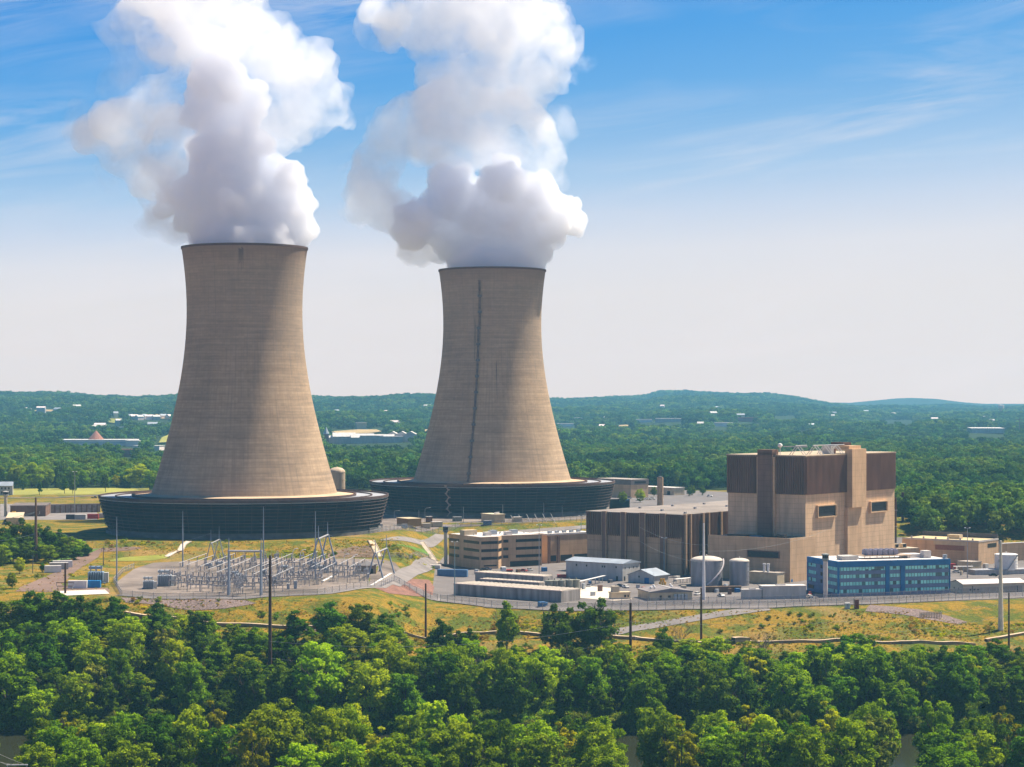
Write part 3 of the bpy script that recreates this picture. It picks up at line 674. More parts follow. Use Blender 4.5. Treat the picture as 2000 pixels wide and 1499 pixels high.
# the blue office block: grey-blue bands, teal glazing with mullions, blue piers
BLUE = mat('blue_panel', (0.008, 0.145, 0.35), 0.45, 0.10, 0.3)
SLATE = mat('slate_band', (0.145, 0.205, 0.33), 0.55, 0.10, 0.3)
def glass_mat():
    m = bpy.data.materials.new('teal_glazing'); m.use_nodes = True; nt = m.node_tree; b = nt.nodes['Principled BSDF']
    tc = N(nt, 'ShaderNodeTexCoord'); sp = N(nt, 'ShaderNodeSeparateXYZ'); L(nt, tc.outputs['Object'], sp.inputs[0])
    wn = N(nt, 'ShaderNodeTexWhiteNoise', noise_dimensions='2D'); c3 = N(nt, 'ShaderNodeCombineXYZ')
    L(nt, M_(nt, 'FLOOR', M_(nt, 'DIVIDE', M_(nt, 'ADD', sp.outputs[0], sp.outputs[1]), 1.5)), c3.inputs[0]); L(nt, M_(nt, 'FLOOR', M_(nt, 'DIVIDE', sp.outputs[2], 3.9)), c3.inputs[1]); L(nt, c3.outputs[0], wn.inputs['Vector'])
    col = ramp(nt, wn.outputs[0], [(0.0, (0.015, 0.08, 0.10)), (0.22, (0.03, 0.15, 0.16)), (0.24, (0.18, 0.62, 0.60)), (1.0, (0.32, 0.85, 0.78))])
    mul = M_(nt, 'LESS_THAN', M_(nt, 'FRACT', M_(nt, 'DIVIDE', M_(nt, 'ADD', sp.outputs[0], sp.outputs[1]), 1.5)), 0.13)
    L(nt, mixc(nt, mul, col, (0.02, 0.06, 0.10)), b.inputs['Base Color']); b.inputs['Roughness'].default_value = 0.3; return m
TEAL = glass_mat()
def blue_block():
    rot = rad(16.5); c = P(1636, 1166, -15); t, Lx, Wy, U, V = bld('office_building', 'four-storey blue office block with teal window bands and white roof', 'building', c, 1576.5, 1856, rot)
    H = zpix(1097.5, c.y)+15; fh = (H-2.4)/4
    mb = MB(); mb.box(0.4, 0.4, 0, Lx-0.4, Wy-0.4, H-0.6); mb.build('core_wall', SLATE, t)
    mb = MB(); mb.box(-0.1, -0.1, H-2.5, Lx+0.1, Wy+0.1, H); mb.build('parapet', BLUE, t)
    mb = MB(); mb.box(0.6, 0.6, H-0.02, Lx-0.6, Wy-0.6, H+0.1); mb.build('roof', ROOFW, t)
    xs = [tpx(c, rot, p, 'x') for p in (1729.5, 1737, 1759, 1767)]
    segs = [(0.9, xs[0]), (xs[1], xs[2]), (xs[3], Lx-0.5)]
    for a, b in ((0, 0.85), (xs[0]+0.02, xs[1]-0.02), (xs[2]+0.02, xs[3]-0.02)):
        mb = MB(); mb.box(a, -0.25, 0, b, 0.45, H-2.52); mb.build('pier', BLUE, t)
    mb = MB(); mb.box(Lx-0.45, -0.15, 0, Lx, 0.45, H-2.52); mb.build('pier', BLUE, t)
    for fl in range(4):
        z0 = fl*fh; zs = z0+fh*0.42
        for a, b in segs:
            mb = MB(); mb.box(a+0.02, -0.02, z0+0.01, b-0.02, 0.42, zs-0.01); mb.build('spandrel', SLATE, t)
            mb = MB(); mb.box(a+0.03, 0.30, zs, b-0.03, 0.42, z0+fh-0.01); w = mb.build('window', SLATE, t)
            mb = MB(); mb.box(a+0.15, 0.20, zs+0.1, b-0.15, 0.29, z0+fh-0.25); mb.build('pane', TEAL, w)
        # narrow left side: window bands with a solid stair bay between
        for a, b in ((0.6, Wy*0.36), (Wy*0.72, Wy-0.5)):
            if fl == 0 and a > 1: continue
            mb = MB(); mb.box(0.30, a, zs, 0.41, b, z0+fh-0.02); w = mb.build('window', SLATE, t)
            mb = MB(); mb.box(0.20, a+0.12, zs+0.1, 0.29, b-0.12, z0+fh-0.25); mb.build('pane', TEAL, w)
        mb = MB(); mb.box(-0.02, 0.46, z0+0.01, 0.38, Wy-0.02, zs-0.01)
        mb.build('spandrel', SLATE, t)
        if fl: 
            mb = MB(); mb.box(0.2, Wy*0.52, zs-0.6, 0.395, Wy*0.57, z0+fh*0.9); mb.build('slit_window', DARKV, t)
    mb = MB(); mb.box(0.1, Wy*0.80, 0.2, 0.395, Wy-0.6, fh*0.9); mb.build('garage_opening', DARKV, t)
    mb = MB(); mb.box(-0.16, Wy-0.9, 0, 0.38, Wy+0.05, H-2.52); mb.build('pier', BLUE, t)
    # roof plant
    LAV = mat('grey_lilac_chiller', (0.25, 0.24, 0.32), 0.5, 0.1, 0.6)
    for k in range(6):
        mb = MB(); x = 20+k*2.6; mb.cbox(x, 12, H+1.8, 2.2, 5.5, 2.2); mb.cyl((x, 10.6, H+4.0), (x, 10.6, H+4.35), 0.8, n=10); mb.cyl((x, 13.4, H+4.0), (x, 13.4, H+4.35), 0.8, n=10); mb.build('chiller', LAV, t)
    mb = MB(); mb.box(16, 7.5, H+1.3, 40, 16, H+1.6)
    for x in (17, 23, 29, 35, 39):
        for y in (8, 15): mb.cyl((x, y, H+0.1), (x, y, H+1.35), 0.15, n=5)
    mb.build('roof_platform', mat('tan_steelwork', (0.40, 0.30, 0.22), 0.7, 0.1, 1), t)
    mb = MB(); mb.cbox(8, 8, H+0.1, 6.5, 5, 1.7); mb.cyl((5, 10.8, H+1.1), (12, 10.8, H+1.1), 1.0, n=10); mb.cyl((12, 10.8, H+1.1), (12, 5.5, H+1.1), 0.9, n=10); mb.build('roof_duct', WHITEM, t)
    mb = MB(); mb.cbox(43, 14, H+0.1, 8, 8, 1.6); mb.cbox(47.5, 9, H+0.1, 3.4, 4, 3.2); mb.build('penthouse', ROOFW, t)
    mb = MB(); mb.cyl((Lx-1.6, 2, H+0.1), (Lx-1.6, 2, H+1.9), 1.0, n=10); mb.build('roof_fan', GREYT, t)
    return c
blue_block()

def band_office():
    rot = rad(30); c = P(938, 1113, -15); H = zpix(1050, c.y)+15
    t, Lx, Wy, U, V = bld('office_building', 'tan four-storey office with dark ribbon windows below the far tower', 'building', c, 876.5, 1069, rot)
    xm = tpx(c, rot, 990, 'x'); dp = 5.5
    mb = MB(); mb.prism([(0, 0), (xm-5, 0), (xm, dp), (Lx, dp), (Lx, Wy), (0, Wy)], 0, H-0.02); mb.build('wall', TAN2, t)
    mb = MB(); mb.prism([(0.5, 0.5), (xm-5.2, 0.5), (xm-0.2, dp+0.5), (Lx-0.5, dp+0.5), (Lx-0.5, Wy-0.5), (0.5, Wy-0.5)], H-0.01, H+0.15); mb.build('roof', ROOFW, t)
    fh = H/4.1
    for fl in (1, 2, 3):
        z0 = fl*fh+0.2*fh; z1 = z0+fh*0.36
        for a, b in ((1.0, Wy*0.52), (Wy*0.66, Wy-0.6)):
            mb = MB(); mb.box(-0.06, a, z0, 0.1, b, z1); mb.build('window', DARKV, t)
        mb = MB(); mb.box(0.6, -0.06, z0, xm-5.4, 0.1, z1); mb.build('window', DARKV, t)
        mb = MB(); mb.prism([(xm-4.9, 0.03), (xm-4.85, -0.06), (xm-0.1, dp-0.25), (xm-0.2, dp-0.06)], z0, z1); mb.build('window', DARKV, t)
        for a, b in ((xm+1, xm+4), (xm+8.5, Lx-0.5)):
            mb = MB(); mb.box(a, dp-0.06, z0, b, dp+0.1, z1); mb.build('window', DARKV, t)
    mb = MB(); mb.box(xm+5, dp-0.08, 0.3, Lx-1, dp+0.1, fh*0.75); mb.build('loading_opening', DARKV, t)
    mb = MB(); mb.box(2, -0.07, 1.4, xm-6, 0.1, 2.1); mb.build('window', DARKV, t)
    mb = MB(); mb.box(0.3, Wy*0.52, H+0.16, 8, Wy*0.66, H+2.6); mb.build('roof_stair', BEIGE, t)
    for k in range(4):
        mb = MB(); mb.cbox(9+k*6.2, 9+(k % 2)*5, H+0.16, 3.6, 3.2, 1.8+0.5*(k % 2)); mb.build('rooftop_unit', GREYT if k % 2 else ROOFW, t)
    for k in range(10): mb = MB(); mb.cyl((4+k*3.4, 14+(k*5) % 11, H+0.16), (4+k*3.4, 14+(k*5) % 11, H+1.2), 0.3, n=6); mb.build('roof_vent', WHITEM, t)
band_office()
def long_block():
    rot = rad(38); c = AT(1069, 1092); c.z = -15; t, Lx, Wy, U, V = bld('warehouse', 'long low tan hall with white parapet between the office and the ribbed hall', 'building', c, 1060, 1156, rot)
    H = zpix(1043, c.y)+15
    mb = MB(); mb.box(0, 0, 0, Lx, 16, H-0.9); mb.build('wall', TAN2, t)
    mb = MB(); mb.box(-0.2, -0.2, H-0.9, Lx, 16, H); mb.build('parapet', ROOFW, t)
    for a, b in ((0.5, 1.6), (6.5, 8.0)):
        mb = MB(); mb.box(a, -0.8, 0, b, 0, H-1.5); mb.build('pier', BROWN2, t)
    for a, b in ((2.2, 6.0), (9, Lx*0.55), (Lx*0.6, Lx-1)):
        mb = MB(); mb.box(a, -0.07, 1.0, b, 0.1, 4.2); mb.build('window', DARKV, t)
    for k in range(5):
        mb = MB(); mb.cbox(4+k*(Lx-6)/5, 3, H, 1.8, 1.8, 1.2); mb.build('rooftop_unit', GREYT, t)
long_block()

def simple_box(name, label, px, py, z, pxl, pxr, pyt, rot, wall, roof, over=0.3, group=None, cat='building'):
    c = P(px, py, z); t, Lx, Wy, U, V = bld(name, label, cat, c, pxl, pxr, rot, group); H = zpix(pyt, c.y)-z
    mb = MB(); mb.box(0, 0, 0, Lx, Wy, H-0.35); mb.build('wall', wall, t)
    mb = MB(); mb.box(-over, -over, H-0.35, Lx+over, Wy+over, H); mb.build('roof', roof, t)
    return t, Lx, Wy, H
def holes(t, name, boxes, m):
    for b in boxes:
        mb = MB(); mb.box(*b); mb.build(name, m, t)
t, Lx, Wy, H = simple_box('metal_warehouse', 'large pale metal warehouse in front of the brown ribbed hall', 1216, 1136, -15, 1105.5, 1250, 1102, ROT, WHITEM, WHITEM)
mb = MB(); mb.gable(-0.5, -0.5, Lx+0.5, Wy+0.5, H+0.01, H+0.15, H+1.6, 'y'); mb.build('roof_sheet', ROOFB, t)
holes(t, 'small_window', [(-0.05, Wy*f, H-2.2, 0.06, Wy*f+0.8, H-1.3) for f in (0.10, 0.30, 0.34, 0.62, 0.8)]+[(Lx*f, -0.05, H-2.6, Lx*f+0.7, 0.06, H-1.7) for f in (0.12, 0.36, 0.6, 0.8)], DARKV)
holes(t, 'door', [(Lx*0.08, -0.06, 0, Lx*0.08+1.1, 0.06, 2.3), (-0.06, Wy*0.08, 0, 0.06, Wy*0.08+1.1, 2.3)], DARKL)
c = P(1278, 1141.5, -15); t, Lx, Wy, U, V = bld('gabled_shed', 'small pale gabled shed with blue door beside the metal warehouse', 'shed', c, 1227, 1306, ROT)
H = zpix(1126, c.y)+15; mb = MB(); mb.gable(0, 0, Lx, Wy, 0, H, H+2.5, 'x'); mb.build('wall', WHITEM, t)
mb = MB(); ym = Wy/2
for s in (0, 1):
    y0 = -0.5 if s == 0 else Wy+0.5; z0 = H-0.1
    mb.face([(-0.5, y0, z0), (Lx+0.5, y0, z0), (Lx+0.5, ym, H+2.7), (-0.5, ym, H+2.7)]); mb.face([(-0.5, y0, z0+0.2), (-0.5, ym, H+2.9), (Lx+0.5, ym, H+2.9), (Lx+0.5, y0, z0+0.2)])
    mb.face([(-0.5, y0, z0), (-0.5, ym, H+2.7), (-0.5, ym, H+2.9), (-0.5, y0, z0+0.2)])
mb.build('roof', ROOFB, t); holes(t, 'door', [(-0.06, 3.0, 0, 0.06, 5.6, 2.8)], BLUEP); holes(t, 'small_window', [(-0.06, Wy*0.55, H-1, 0.05, Wy*0.55+0.9, H-0.2), (Lx*0.4, -0.06, 1.2, Lx*0.4+1, 0.05, 2.2)], DARKV)
RB = rad(14)
t, Lx, Wy, H = simple_box('tan_site_building', 'low tan building with broad grey roof at the perimeter fence', 1270, 1174, -15, 1246, 1352, 1157, RB, BEIGE, mat('grey_shingle', (0.20, 0.185, 0.19), 0.9, 0.1, 0.3))
mb = MB(); mb.gable(-0.4, -0.4, Lx+0.4, Wy+0.4, H+0.01, H+0.1, H+1.5, 'y'); mb.build('roof_sheet', mat('grey_shingle_top', (0.21, 0.19, 0.195), 0.9, 0.1, 0.3), t)
mb = MB(); mb.box(Lx/2-0.25, -0.4, H+1.5, Lx/2+0.25, Wy+0.4, H+1.62); mb.build('ridge', ROOFW, t)
holes(t, 'door', [(4.2, -0.06, 0, 5.2, 0.05, 2.2)], DARKL); holes(t, 'small_window', [(8, -0.06, 1.1, 9.2, 0.05, 2.1)], DARKV)
for k in range(4):
    mb = MB(); mb.cbox(11.2+k*1.6, -0.6, 0.2, 1.2, 0.9, 2.3); mb.build('wall_unit', GREYT, t)
for k, (x, y) in enumerate(((2.2, 6), (3.5, 9), (4.2, 7), (6, 14), (13, 10), (15, 18))):
    mb = MB(); mb.lathe([(0.02, H+1.9), (0.45, H+1.8), (0.6, H+1.4), (0.4, H+0.9)], 8, c=(x, y)); mb.build('turbine_vent', WHITEP, t)
t, Lx, Wy, H = simple_box('tan_hut', 'small flat-roofed beige hut with a box on top by the fence', 1194, 1172, -15, 1189, 1231, 1157.5, RB, BEIGE, BEIGE)
mb = MB(); mb.cbox(2.4, Wy*0.6, H, 3.2, 2.6, 2.5); mb.build('roof_box', CREAM, t); holes(t, 'small_window', [(Lx*0.68, -0.05, 1.0, Lx*0.68+0.9, 0.05, 2.0), (Lx*0.85, -0.05, 1.0, Lx*0.85+0.6, 0.05, 2.0)], DARKV)
# pump basins
def basin(name, label, px, py, pxl, depth, H, beams):
    c = P(px, py, -15); t, Lx, Wy, U, V = bld(name, label, 'concrete basin', c, pxl, px+5, ROT); Lx = depth
    mb = MB(); mb.box(0, 0, 0, Lx, 0.6, H); mb.box(0, Wy-0.6, 0, Lx, Wy, H); mb.box(0, 0.61, 0, 0.6, Wy-0.61, H); mb.box(Lx-0.6, 0.61, 0, Lx, Wy-0.61, H); mb.build('wall', mat('basin_concrete_'+str(int(px)), (0.30, 0.27, 0.25), 0.9, 0.28, 0.35, stretch=(1, 1, 0.12)), t)
    mb = MB(); mb.box(0.61, 0.61, H-1.2, Lx-0.61, Wy-0.61, H-0.8); mb.build('cover', mat('basin_cover', (0.22, 0.19, 0.17), 0.9, 0.2, 0.5), t)
    mb = MB(); mb.box(-0.25, -0.25, H, 0.75, Wy+0.2, H+0.35); mb.build('coping', mat('pale_coping', (0.62, 0.50, 0.44), 0.8, 0.06, 0.4), t)
    for k in range(beams):
        y = (k+0.5)*Wy/beams; mb = MB(); mb.box(0.76, y-0.5, H-0.05, Lx-0.1, y+0.5, H+0.42); mb.build('beam', PALEC, t)
    return t
basin('pump_basin', 'long grey concrete basin with beams across its top, nearest the fence', 1096, 1178, 886, 14.0, 4.9, 24)
basin('pump_basin', 'rear concrete basin with brown wall and tight beams across its top', 1061, 1146.5, 928, 7.5, 4.6, 22)
basin('pump_basin', 'low middle basin between the two concrete basins', 1052, 1153, 938, 5.0, 3.2, 16)
def tank(name, label, c, R, H, wall, dome=1.2, group=None, top=None, n=36):
    t = thing(name, label, 'storage tank', c, 0, group)
    mb = MB(); mb.lathe([(R, 0), (R, H)], n); 
    for k in range(1, 5): mb.lathe([(R+0.01, H*k/5-0.06), (R+0.07, H*k/5-0.06), (R+0.07, H*k/5+0.06), (R+0.01, H*k/5+0.06)], n, closed=True)
    mb.build('wall', wall, t, smooth=True)
    mb = MB(); pr = [(R+0.15, H-0.05), (R+0.15, H+0.1)]+[(R*math.cos(a), H+0.1+dome*math.sin(a)) for a in [i*math.pi/2/8 for i in range(8)]]+[(0.05, H+0.1+dome)]
    mb.lathe(pr, n); mb.cyl((0, 0, H+dome), (0, 0, H+dome+0.9), 0.3, n=8); mb.build('roof', top or wall, t, smooth=True)
    return t
STAINL = mat('brushed_tank_steel', (0.26, 0.26, 0.285), 0.45, 0.16, 0.5, metal=0.35, stretch=(1, 1, 0.15))
DOMEW = mat('pale_dome', (0.52, 0.46, 0.40), 0.7, 0.06, 0.4)
c = P(1380, 1143, -15); t = tank('steel_tank', 'widest ribbed steel tank with slanting stair and pale domed roof', c, 7.4, 11.6, STAINL, 1.9, top=DOMEW)
mb = MB()
for i in range(16):
    a = rad(-95+i*6.2); b = rad(-95+(i+1)*6.2); r = 7.9; z = 0.6+i*0.72
    mb.cyl((r*math.cos(a), r*math.sin(a), z), (r*math.cos(b), r*math.sin(b), z+0.72), 0.38, n=5)
mb.build('spiral_stair', mat('pale_stair', (0.55, 0.50, 0.52), 0.6, 0.08, 1), t)
tank('steel_tank', 'narrower steel tank with domed roof right of the widest tank', P(1444, 1144, -15), 4.6, 11.4, STAINL, 1.3, top=DOMEW)
tank('steel_tank', 'pale third tank half hidden behind the narrower steel tank', P(1477, 1128, -15), 3.6, 11.0, WHITEM, 0.6)
c = P(1965, 1113, -13); t = tank('white_tank', 'white cylindrical tank beside the right monopole', c, 5.6, 7.6, WHITEP, 0.5)
mb = MB(); mb.cyl((-1, -6.4, 0), (4.5, -5.2, 7.6), 0.25, n=5); mb.build('ladder', STEELG, t)
GT = mat('grey_tank_paint', (0.24, 0.24, 0.20), 0.6, 0.1, 0.5)
g0 = None
for k, px in enumerate((1072, 1083, 1096, 1112, 1125)):
    lab = ('leftmost', 'second from left', 'middle', 'fourth from left', 'rightmost')[k]+' of five grey-green upright tanks beside the basins'
    c = P(px, 1156-0.5*k, -15); tank('grey_tank', lab, c, 1.75, 4.9, GT, 0.15, group='five upright tanks', n=20)
# tan pump room with white vents
t, Lx, Wy, H = simple_box('pump_house', 'tan block with two white vents beside the steel tanks', 1518, 1143, -15, 1463, 1532, 1119.5, ROT, BEIGE, ROOFG, 0.2)
for k in (0.38, 0.52):
    mb = MB(); mb.cyl((1.6, Wy*k, H), (1.6, Wy*k, H+3.4), 0.55, n=10); mb.cyl((1.6, Wy*k, H+3.4), (1.6, Wy*k, H+4.0), 0.75, n=10); mb.build('vent', WHITEP, t)
t, Lx, Wy, H = simple_box('white_shed', 'white flat-roofed shed left of the blue office block', 1490, 1171, -15, 1482, 1574.5, 1145, rad(10), WHITEM, ROOFW, 0.25)
mb = MB(); mb.cbox(Lx*0.45, Wy*0.5, H, 4, 2.4, 0.35); mb.build('skylight', STEELG, t)
t, Lx, Wy, H = simple_box('white_shed', 'smaller stepped white shed left of the larger white one', 1450, 1171.5, -15, 1447, 1488, 1151.5, rad(10), WHITEM, ROOFW, 0.25)
mb = MB(); mb.cbox(Lx*0.55, Wy*0.55, H, 2.6, 1.8, 0.35); mb.build('skylight', STEELG, t)
c = P(1881, 1160, -15); t, Lx, Wy, U, V = bld('cream_shed', 'long cream shed with pale roof right of the blue office block', 'shed', c, 1856, 2003, rad(17)); H = zpix(1142, c.y)+15
mb = MB(); mb.gable(0, 0, Lx, Wy, 0, H, H+1.3, 'x'); mb.build('wall', CREAM, t)
mb = MB()
for s in (0, 1):
    y0 = -0.5 if s == 0 else Wy+0.5
    mb.face([(-0.4, y0, H-0.05), (Lx+0.4, y0, H-0.05), (Lx+0.4, Wy/2, H+1.45), (-0.4, Wy/2, H+1.45)]); mb.face([(-0.4, y0, H+0.15), (Lx+0.4, y0, H+0.15), (Lx+0.4, Wy/2, H+1.65), (-0.4, Wy/2, H+1.65)])
    mb.face([(-0.4, y0, H-0.05), (Lx+0.4, y0, H-0.05), (Lx+0.4, y0, H+0.15), (-0.4, y0, H+0.15)])
mb.build('roof', mat('pale_pinkish_roof', (0.62, 0.55, 0.52), 0.7, 0.05, 0.3), t)
holes(t, 'small_window', [(3, -0.05, 1.3, 4.1, 0.05, 2.0), (5.2, -0.05, 1.3, 6.1, 0.05, 2.0), (7, -0.05, 1.3, 7.9, 0.05, 2.0), (-0.05, Wy*0.3, 1.6, 0.05, Wy*0.3+0.9, 2.3), (-0.05, Wy*0.65, 1.6, 0.05, Wy*0.65+0.9, 2.3)], DARKV)
holes(t, 'door', [(4.5, -0.06, 0, 4.9, 0.05, 3.2), (Lx*0.86, -0.06, 0, Lx*0.86+0.5, 0.05, 3.0)], DARKL)
# right-hand complex
def complex_r():
    c = P(1911, 1106, -15); t, Lx, Wy, U, V = bld('maintenance_building', 'wide tan flat-roofed building right of the tall block', 'building', c, 1762, 1950, ROT); H = zpix(1056.5, c.y)+15
    mb = MB(); mb.box(0, 0, 0, Lx, Wy, H-0.6); mb.build('wall', TAN2, t)
    mb = MB(); mb.box(0.4, 0.4, H-0.58, Lx-0.4, Wy-0.4, H-0.2); mb.build('roof', mat('straw_roof', (0.50, 0.40, 0.22), 0.9, 0.08, 0.06), t)
    mb = MB(); mb.box(-0.15, -0.15, H-0.9, Lx, 0.35, H); mb.box(-0.15, 0.36, H-0.9, 0.35, Wy, H); mb.build('parapet', mat('pale_parapet', (0.47, 0.43, 0.40), 0.8, 0.06, 0.3), t)
    mb = MB(); mb.box(Lx-0.5, 0.36, H-0.5, Lx, Wy, H+2.2); mb.build('screen_wall', mat('dark_screen', (0.10, 0.085, 0.085), 0.8, 0.1, 0.5), t)
    mb = MB(); mb.box(-0.12, Wy*0.18, H-5.6, 0.05, Wy*0.56, H-3.0); mb.build('brick_band', mat('terracotta_band', (0.28, 0.12, 0.07), 0.8, 0.15, 2.0), t)
    mb = MB(); mb.box(-0.2, Wy*0.16, H-3.0+0.02, 0.05, Wy*0.58, H-0.95); mb.build('pale_band', BEIGE, t)
    holes(t, 'window', [(Lx*0.45, -0.06, H-4.4, Lx*0.9, 0.05, H-2.2), (-0.06, Wy*0.83, H-7.5, 0.05, Wy*0.88, H-5.6)], DARKV)
    mb = MB(); mb.cbox(10, 18, H-0.2, 4, 7, 2.2); mb.build('rooftop_unit', BEIGE, t)
    for k in range(6):
        mb = MB(); mb.cyl((1.6, 4+k*7, H-0.2), (1.6, 4+k*7, H+0.9), 0.5, n=8); mb.build('roof_vent', STEELG, t)
complex_r()
t, Lx, Wy, H = simple_box('maintenance_wing', 'low tan wing with white roof at the right picture edge', 1950, 1098, -15, 1946, 2040, 1062, ROT-rad(20), TAN2, ROOFW)
t, Lx, Wy, H = simple_box('tan_hut', 'plain square tan hut in front of the wide tan building', 1897, 1118, -15, 1870, 1917, 1098, rad(38), BEIGE, ROOFG, 0.15)
t, Lx, Wy, H = simple_box('lean_to_store', 'long grey flat shed beneath the white tank', 1905, 1124, -15, 1890, 2020, 1114, rad(14), STEELG, STEELG, 0.2)
# low tan service range along the foot of the tall block, with hooded roof units
c = P(1700, 1110, -15); t, Lx, Wy, U, V = bld('service_range', 'low tan range with hooded roof units right below the tall block', 'building', c, 1640, 1795, ROT-rad(22)); Wy = min(Wy, 20); Lx = min(Lx, 38)
mb = MB(); mb.box(0, 0, 0, Lx, Wy, 9.0); mb.build('wall', TAN2, t); mb = MB(); mb.box(-0.2, -0.2, 9.0, Lx+0.2, Wy+0.2, 9.3); mb.build('roof', mat('tan_flat_roof', (0.46, 0.38, 0.29), 0.9, 0.08, 0.1), t)
for k in range(5):
    mb = MB(); mb.cbox(4+k*5.2, 3.5, 9.3, 2.8, 2.6, 2.3); o = mb.build('roof_hood', BEIGE, t); mb = MB(); mb.box(3.0+k*5.2, 2.12, 9.7, 5.0+k*5.2, 2.19, 11.3); mb.build('hood_opening', DARKL, o)
# guard towers
def guard(label, c, h, r, cab, colm, cabm):
    t = thing('guard_tower', label, 'guard tower', c, rad(20), 'guard towers')
    mb = MB(); mb.cyl((0, 0, 0), (0, 0, h), r, r, 14); mb.build('column', colm, t, smooth=True)
    mb = MB(); mb.lathe([(r, h-0.2), (cab, h+0.6), (cab, h+1.2)], 8); mb.build('cabin_base', cabm, t)
    mb = MB(); mb.lathe([(cab*0.96, h+1.2), (cab*0.96, h+2.6)], 8); mb.build('cabin_window', DARKV, t)
    mb = MB(); mb.lathe([(cab*1.15, h+2.6), (cab*1.15, h+3.0), (0.05, h+3.4)], 8); mb.build('cabin_roof', cabm, t); return t
c = P(870.5, 1106, -15); guard('guard tower with dark cabin standing left of the tan office', c, zpix(1040, c.y)+15, 0.95, 1.5, CREAM, mat('slate_cabin', (0.10, 0.11, 0.15), 0.6, 0.1, 1))
c = P(1611.5, 1167, -15); c.y -= 1; guard('white guard tower standing against the blue office block', c, zpix(1096, c.y)+15, 1.0, 1.55, mat('pale_column', (0.60, 0.52, 0.46), 0.8, 0.05, 0.5), mat('green_grey_cabin', (0.22, 0.24, 0.24), 0.6, 0.1, 1))
c = P(11, 1009, 0); guard('guard tower with white cabin at the far left edge', c, zpix(970, c.y), 0.95, 1.7, CREAM, WHITEM)
# farther buildings round the towers
c = P(658, 999, 0); c.y = 1345; c.x = (658-1000)*1345/F; tank('domed_tank', 'tall beige domed tank rising between the two cooling towers', c, 5.4, 24.5, mat('beige_tank', (0.46, 0.36, 0.26), 0.8, 0.14, 0.3, stretch=(1, 1, 0.3)), 3.2)
c = AT(1289.5, 1400); t = thing('vent_stack', 'tan cylindrical stack standing behind the brown hall roof', 'stack', c)
mb = MB(); mb.cyl((0, 0, 0), (0, 0, zpix(933, 1400)), 2.1, n=24); mb.build('shaft', mat('stack_tan', (0.42, 0.28, 0.17), 0.85, 0.12, 0.6), t, smooth=True)
mb = MB(); mb.cyl((0.4, 0, zpix(933, 1400)), (0.4, 0, zpix(918, 1400)), 0.12, n=5); mb.lathe([(1.5, zpix(933, 1400)+0.01), (1.5, zpix(931, 1400)), (0.1, zpix(930, 1400))], 16); mb.build('cap', STEELD, t)
t, Lx, Wy, H = simple_box('admin_building', 'grey two-storey building with dark band right of the far tower', 1232, 973, 0, 1165, 1266, 937, rad(40), TAN2, ROOFG)
mb = MB(); mb.box(-0.3, -0.3, H-4, Lx+0.3, Wy+0.3, H-0.36); mb.build('fascia', mat('grey_brown_fascia', (0.17, 0.14, 0.13), 0.8, 0.1, 0.5), t); holes(t, 'window', [(Lx*0.2, -0.36, H-3.0, Lx*0.85, -0.2, H-1.4)], DARKV)
t, Lx, Wy, H = simple_box('white_roof_store', 'low store with white roof behind the tan stack', 1316, 968, 0, 1245, 1337, 953, rad(40), BEIGE, ROOFW)
holes(t, 'door', [(-0.06, 4, 0, 0.05, 7, 3.0), (-0.06, Wy*0.5, 0, 0.05, Wy*0.5+4, 3.0)], DARKL)
t, Lx, Wy, H = simple_box('ochre_shed', 'ochre shed in the yard between the two tower rings', 797, 1029, 0, 775, 823, 1013.5, rad(30), OCHRE, BEIGE)
t, Lx, Wy, H = simple_box('cream_shed', 'cream shed in front of the far tower ring', 966, 1021.5, 0, 940, 986, 1005, rad(35), BEIGE, mat('cream_roof', (0.55, 0.47, 0.33), 0.8, 0.06, 0.3))
for k in range(5):
    mb = MB(); mb.cyl((1.5+k*1.4, 2+k, H), (1.5+k*1.4, 2+k, H+1.0), 0.35, n=6); mb.build('roof_vent', WHITEP, t)
for i, (px, py, w, h, m, lab) in enumerate(((790,1033,3,2.4,BLUEP,'small blue tank box in front of the ochre shed'), (742,1031,3,2,WHITEM,'small white cabinet left of the ochre shed'), (832,1031,5,2.2,CREAM,'stack of cream crates right of the ochre shed'), (853,1029,6,2.6,CREAM,'row of cream crates left of the cream shed'), (952,1026,4.5,2.4,BLUEP,'blue skip in front of the cream shed'), (1010,1020,5,2.8,CREAM,'cream cabinet right of the cream shed'), (893,1019,5,2.6,mat('sage_box',(0.2,0.22,0.18),0.8,0.1,1),'sage green cabinet before the far tower ring'), (838,1021,3.4,3.4,BROWN2,'brown cubicle near the curved lamp post'))):
    c = G(px, py); t = thing('equipment_box', lab, 'cabinet', c, rad(25)); mb = MB(); mb.cbox(0, 0, 0, w, w*0.6, h); mb.build('body', m, t, bev=0.08)
    mb = MB(); mb.cbox(0, 0, h, w*1.06, w*0.66, 0.18); mb.build('lid', ROOFW if i % 2 else STEELG, t)
t, Lx, Wy, H = simple_box('brown_roofed_block', 'long brown block with grey roof at the far left', 32, 1003, 0, 20, 99, 982, rad(8), BROWN2, mat('dark_brown_roof', (0.15, 0.12, 0.11), 0.9, 0.15, 0.2))
holes(t, 'small_window', [(Lx*0.42, -0.06, H*0.45, Lx*0.42+1.4, 0.05, H*0.7), (Lx*0.55, -0.06, H*0.45, Lx*0.55+1.4, 0.05, H*0.7)], DARKV)
t, Lx, Wy, H = simple_box('beige_kiosk', 'small beige kiosk below the left guard tower', 18, 1014, 0, 12, 47, 1001, rad(12), BEIGE, BEIGE)
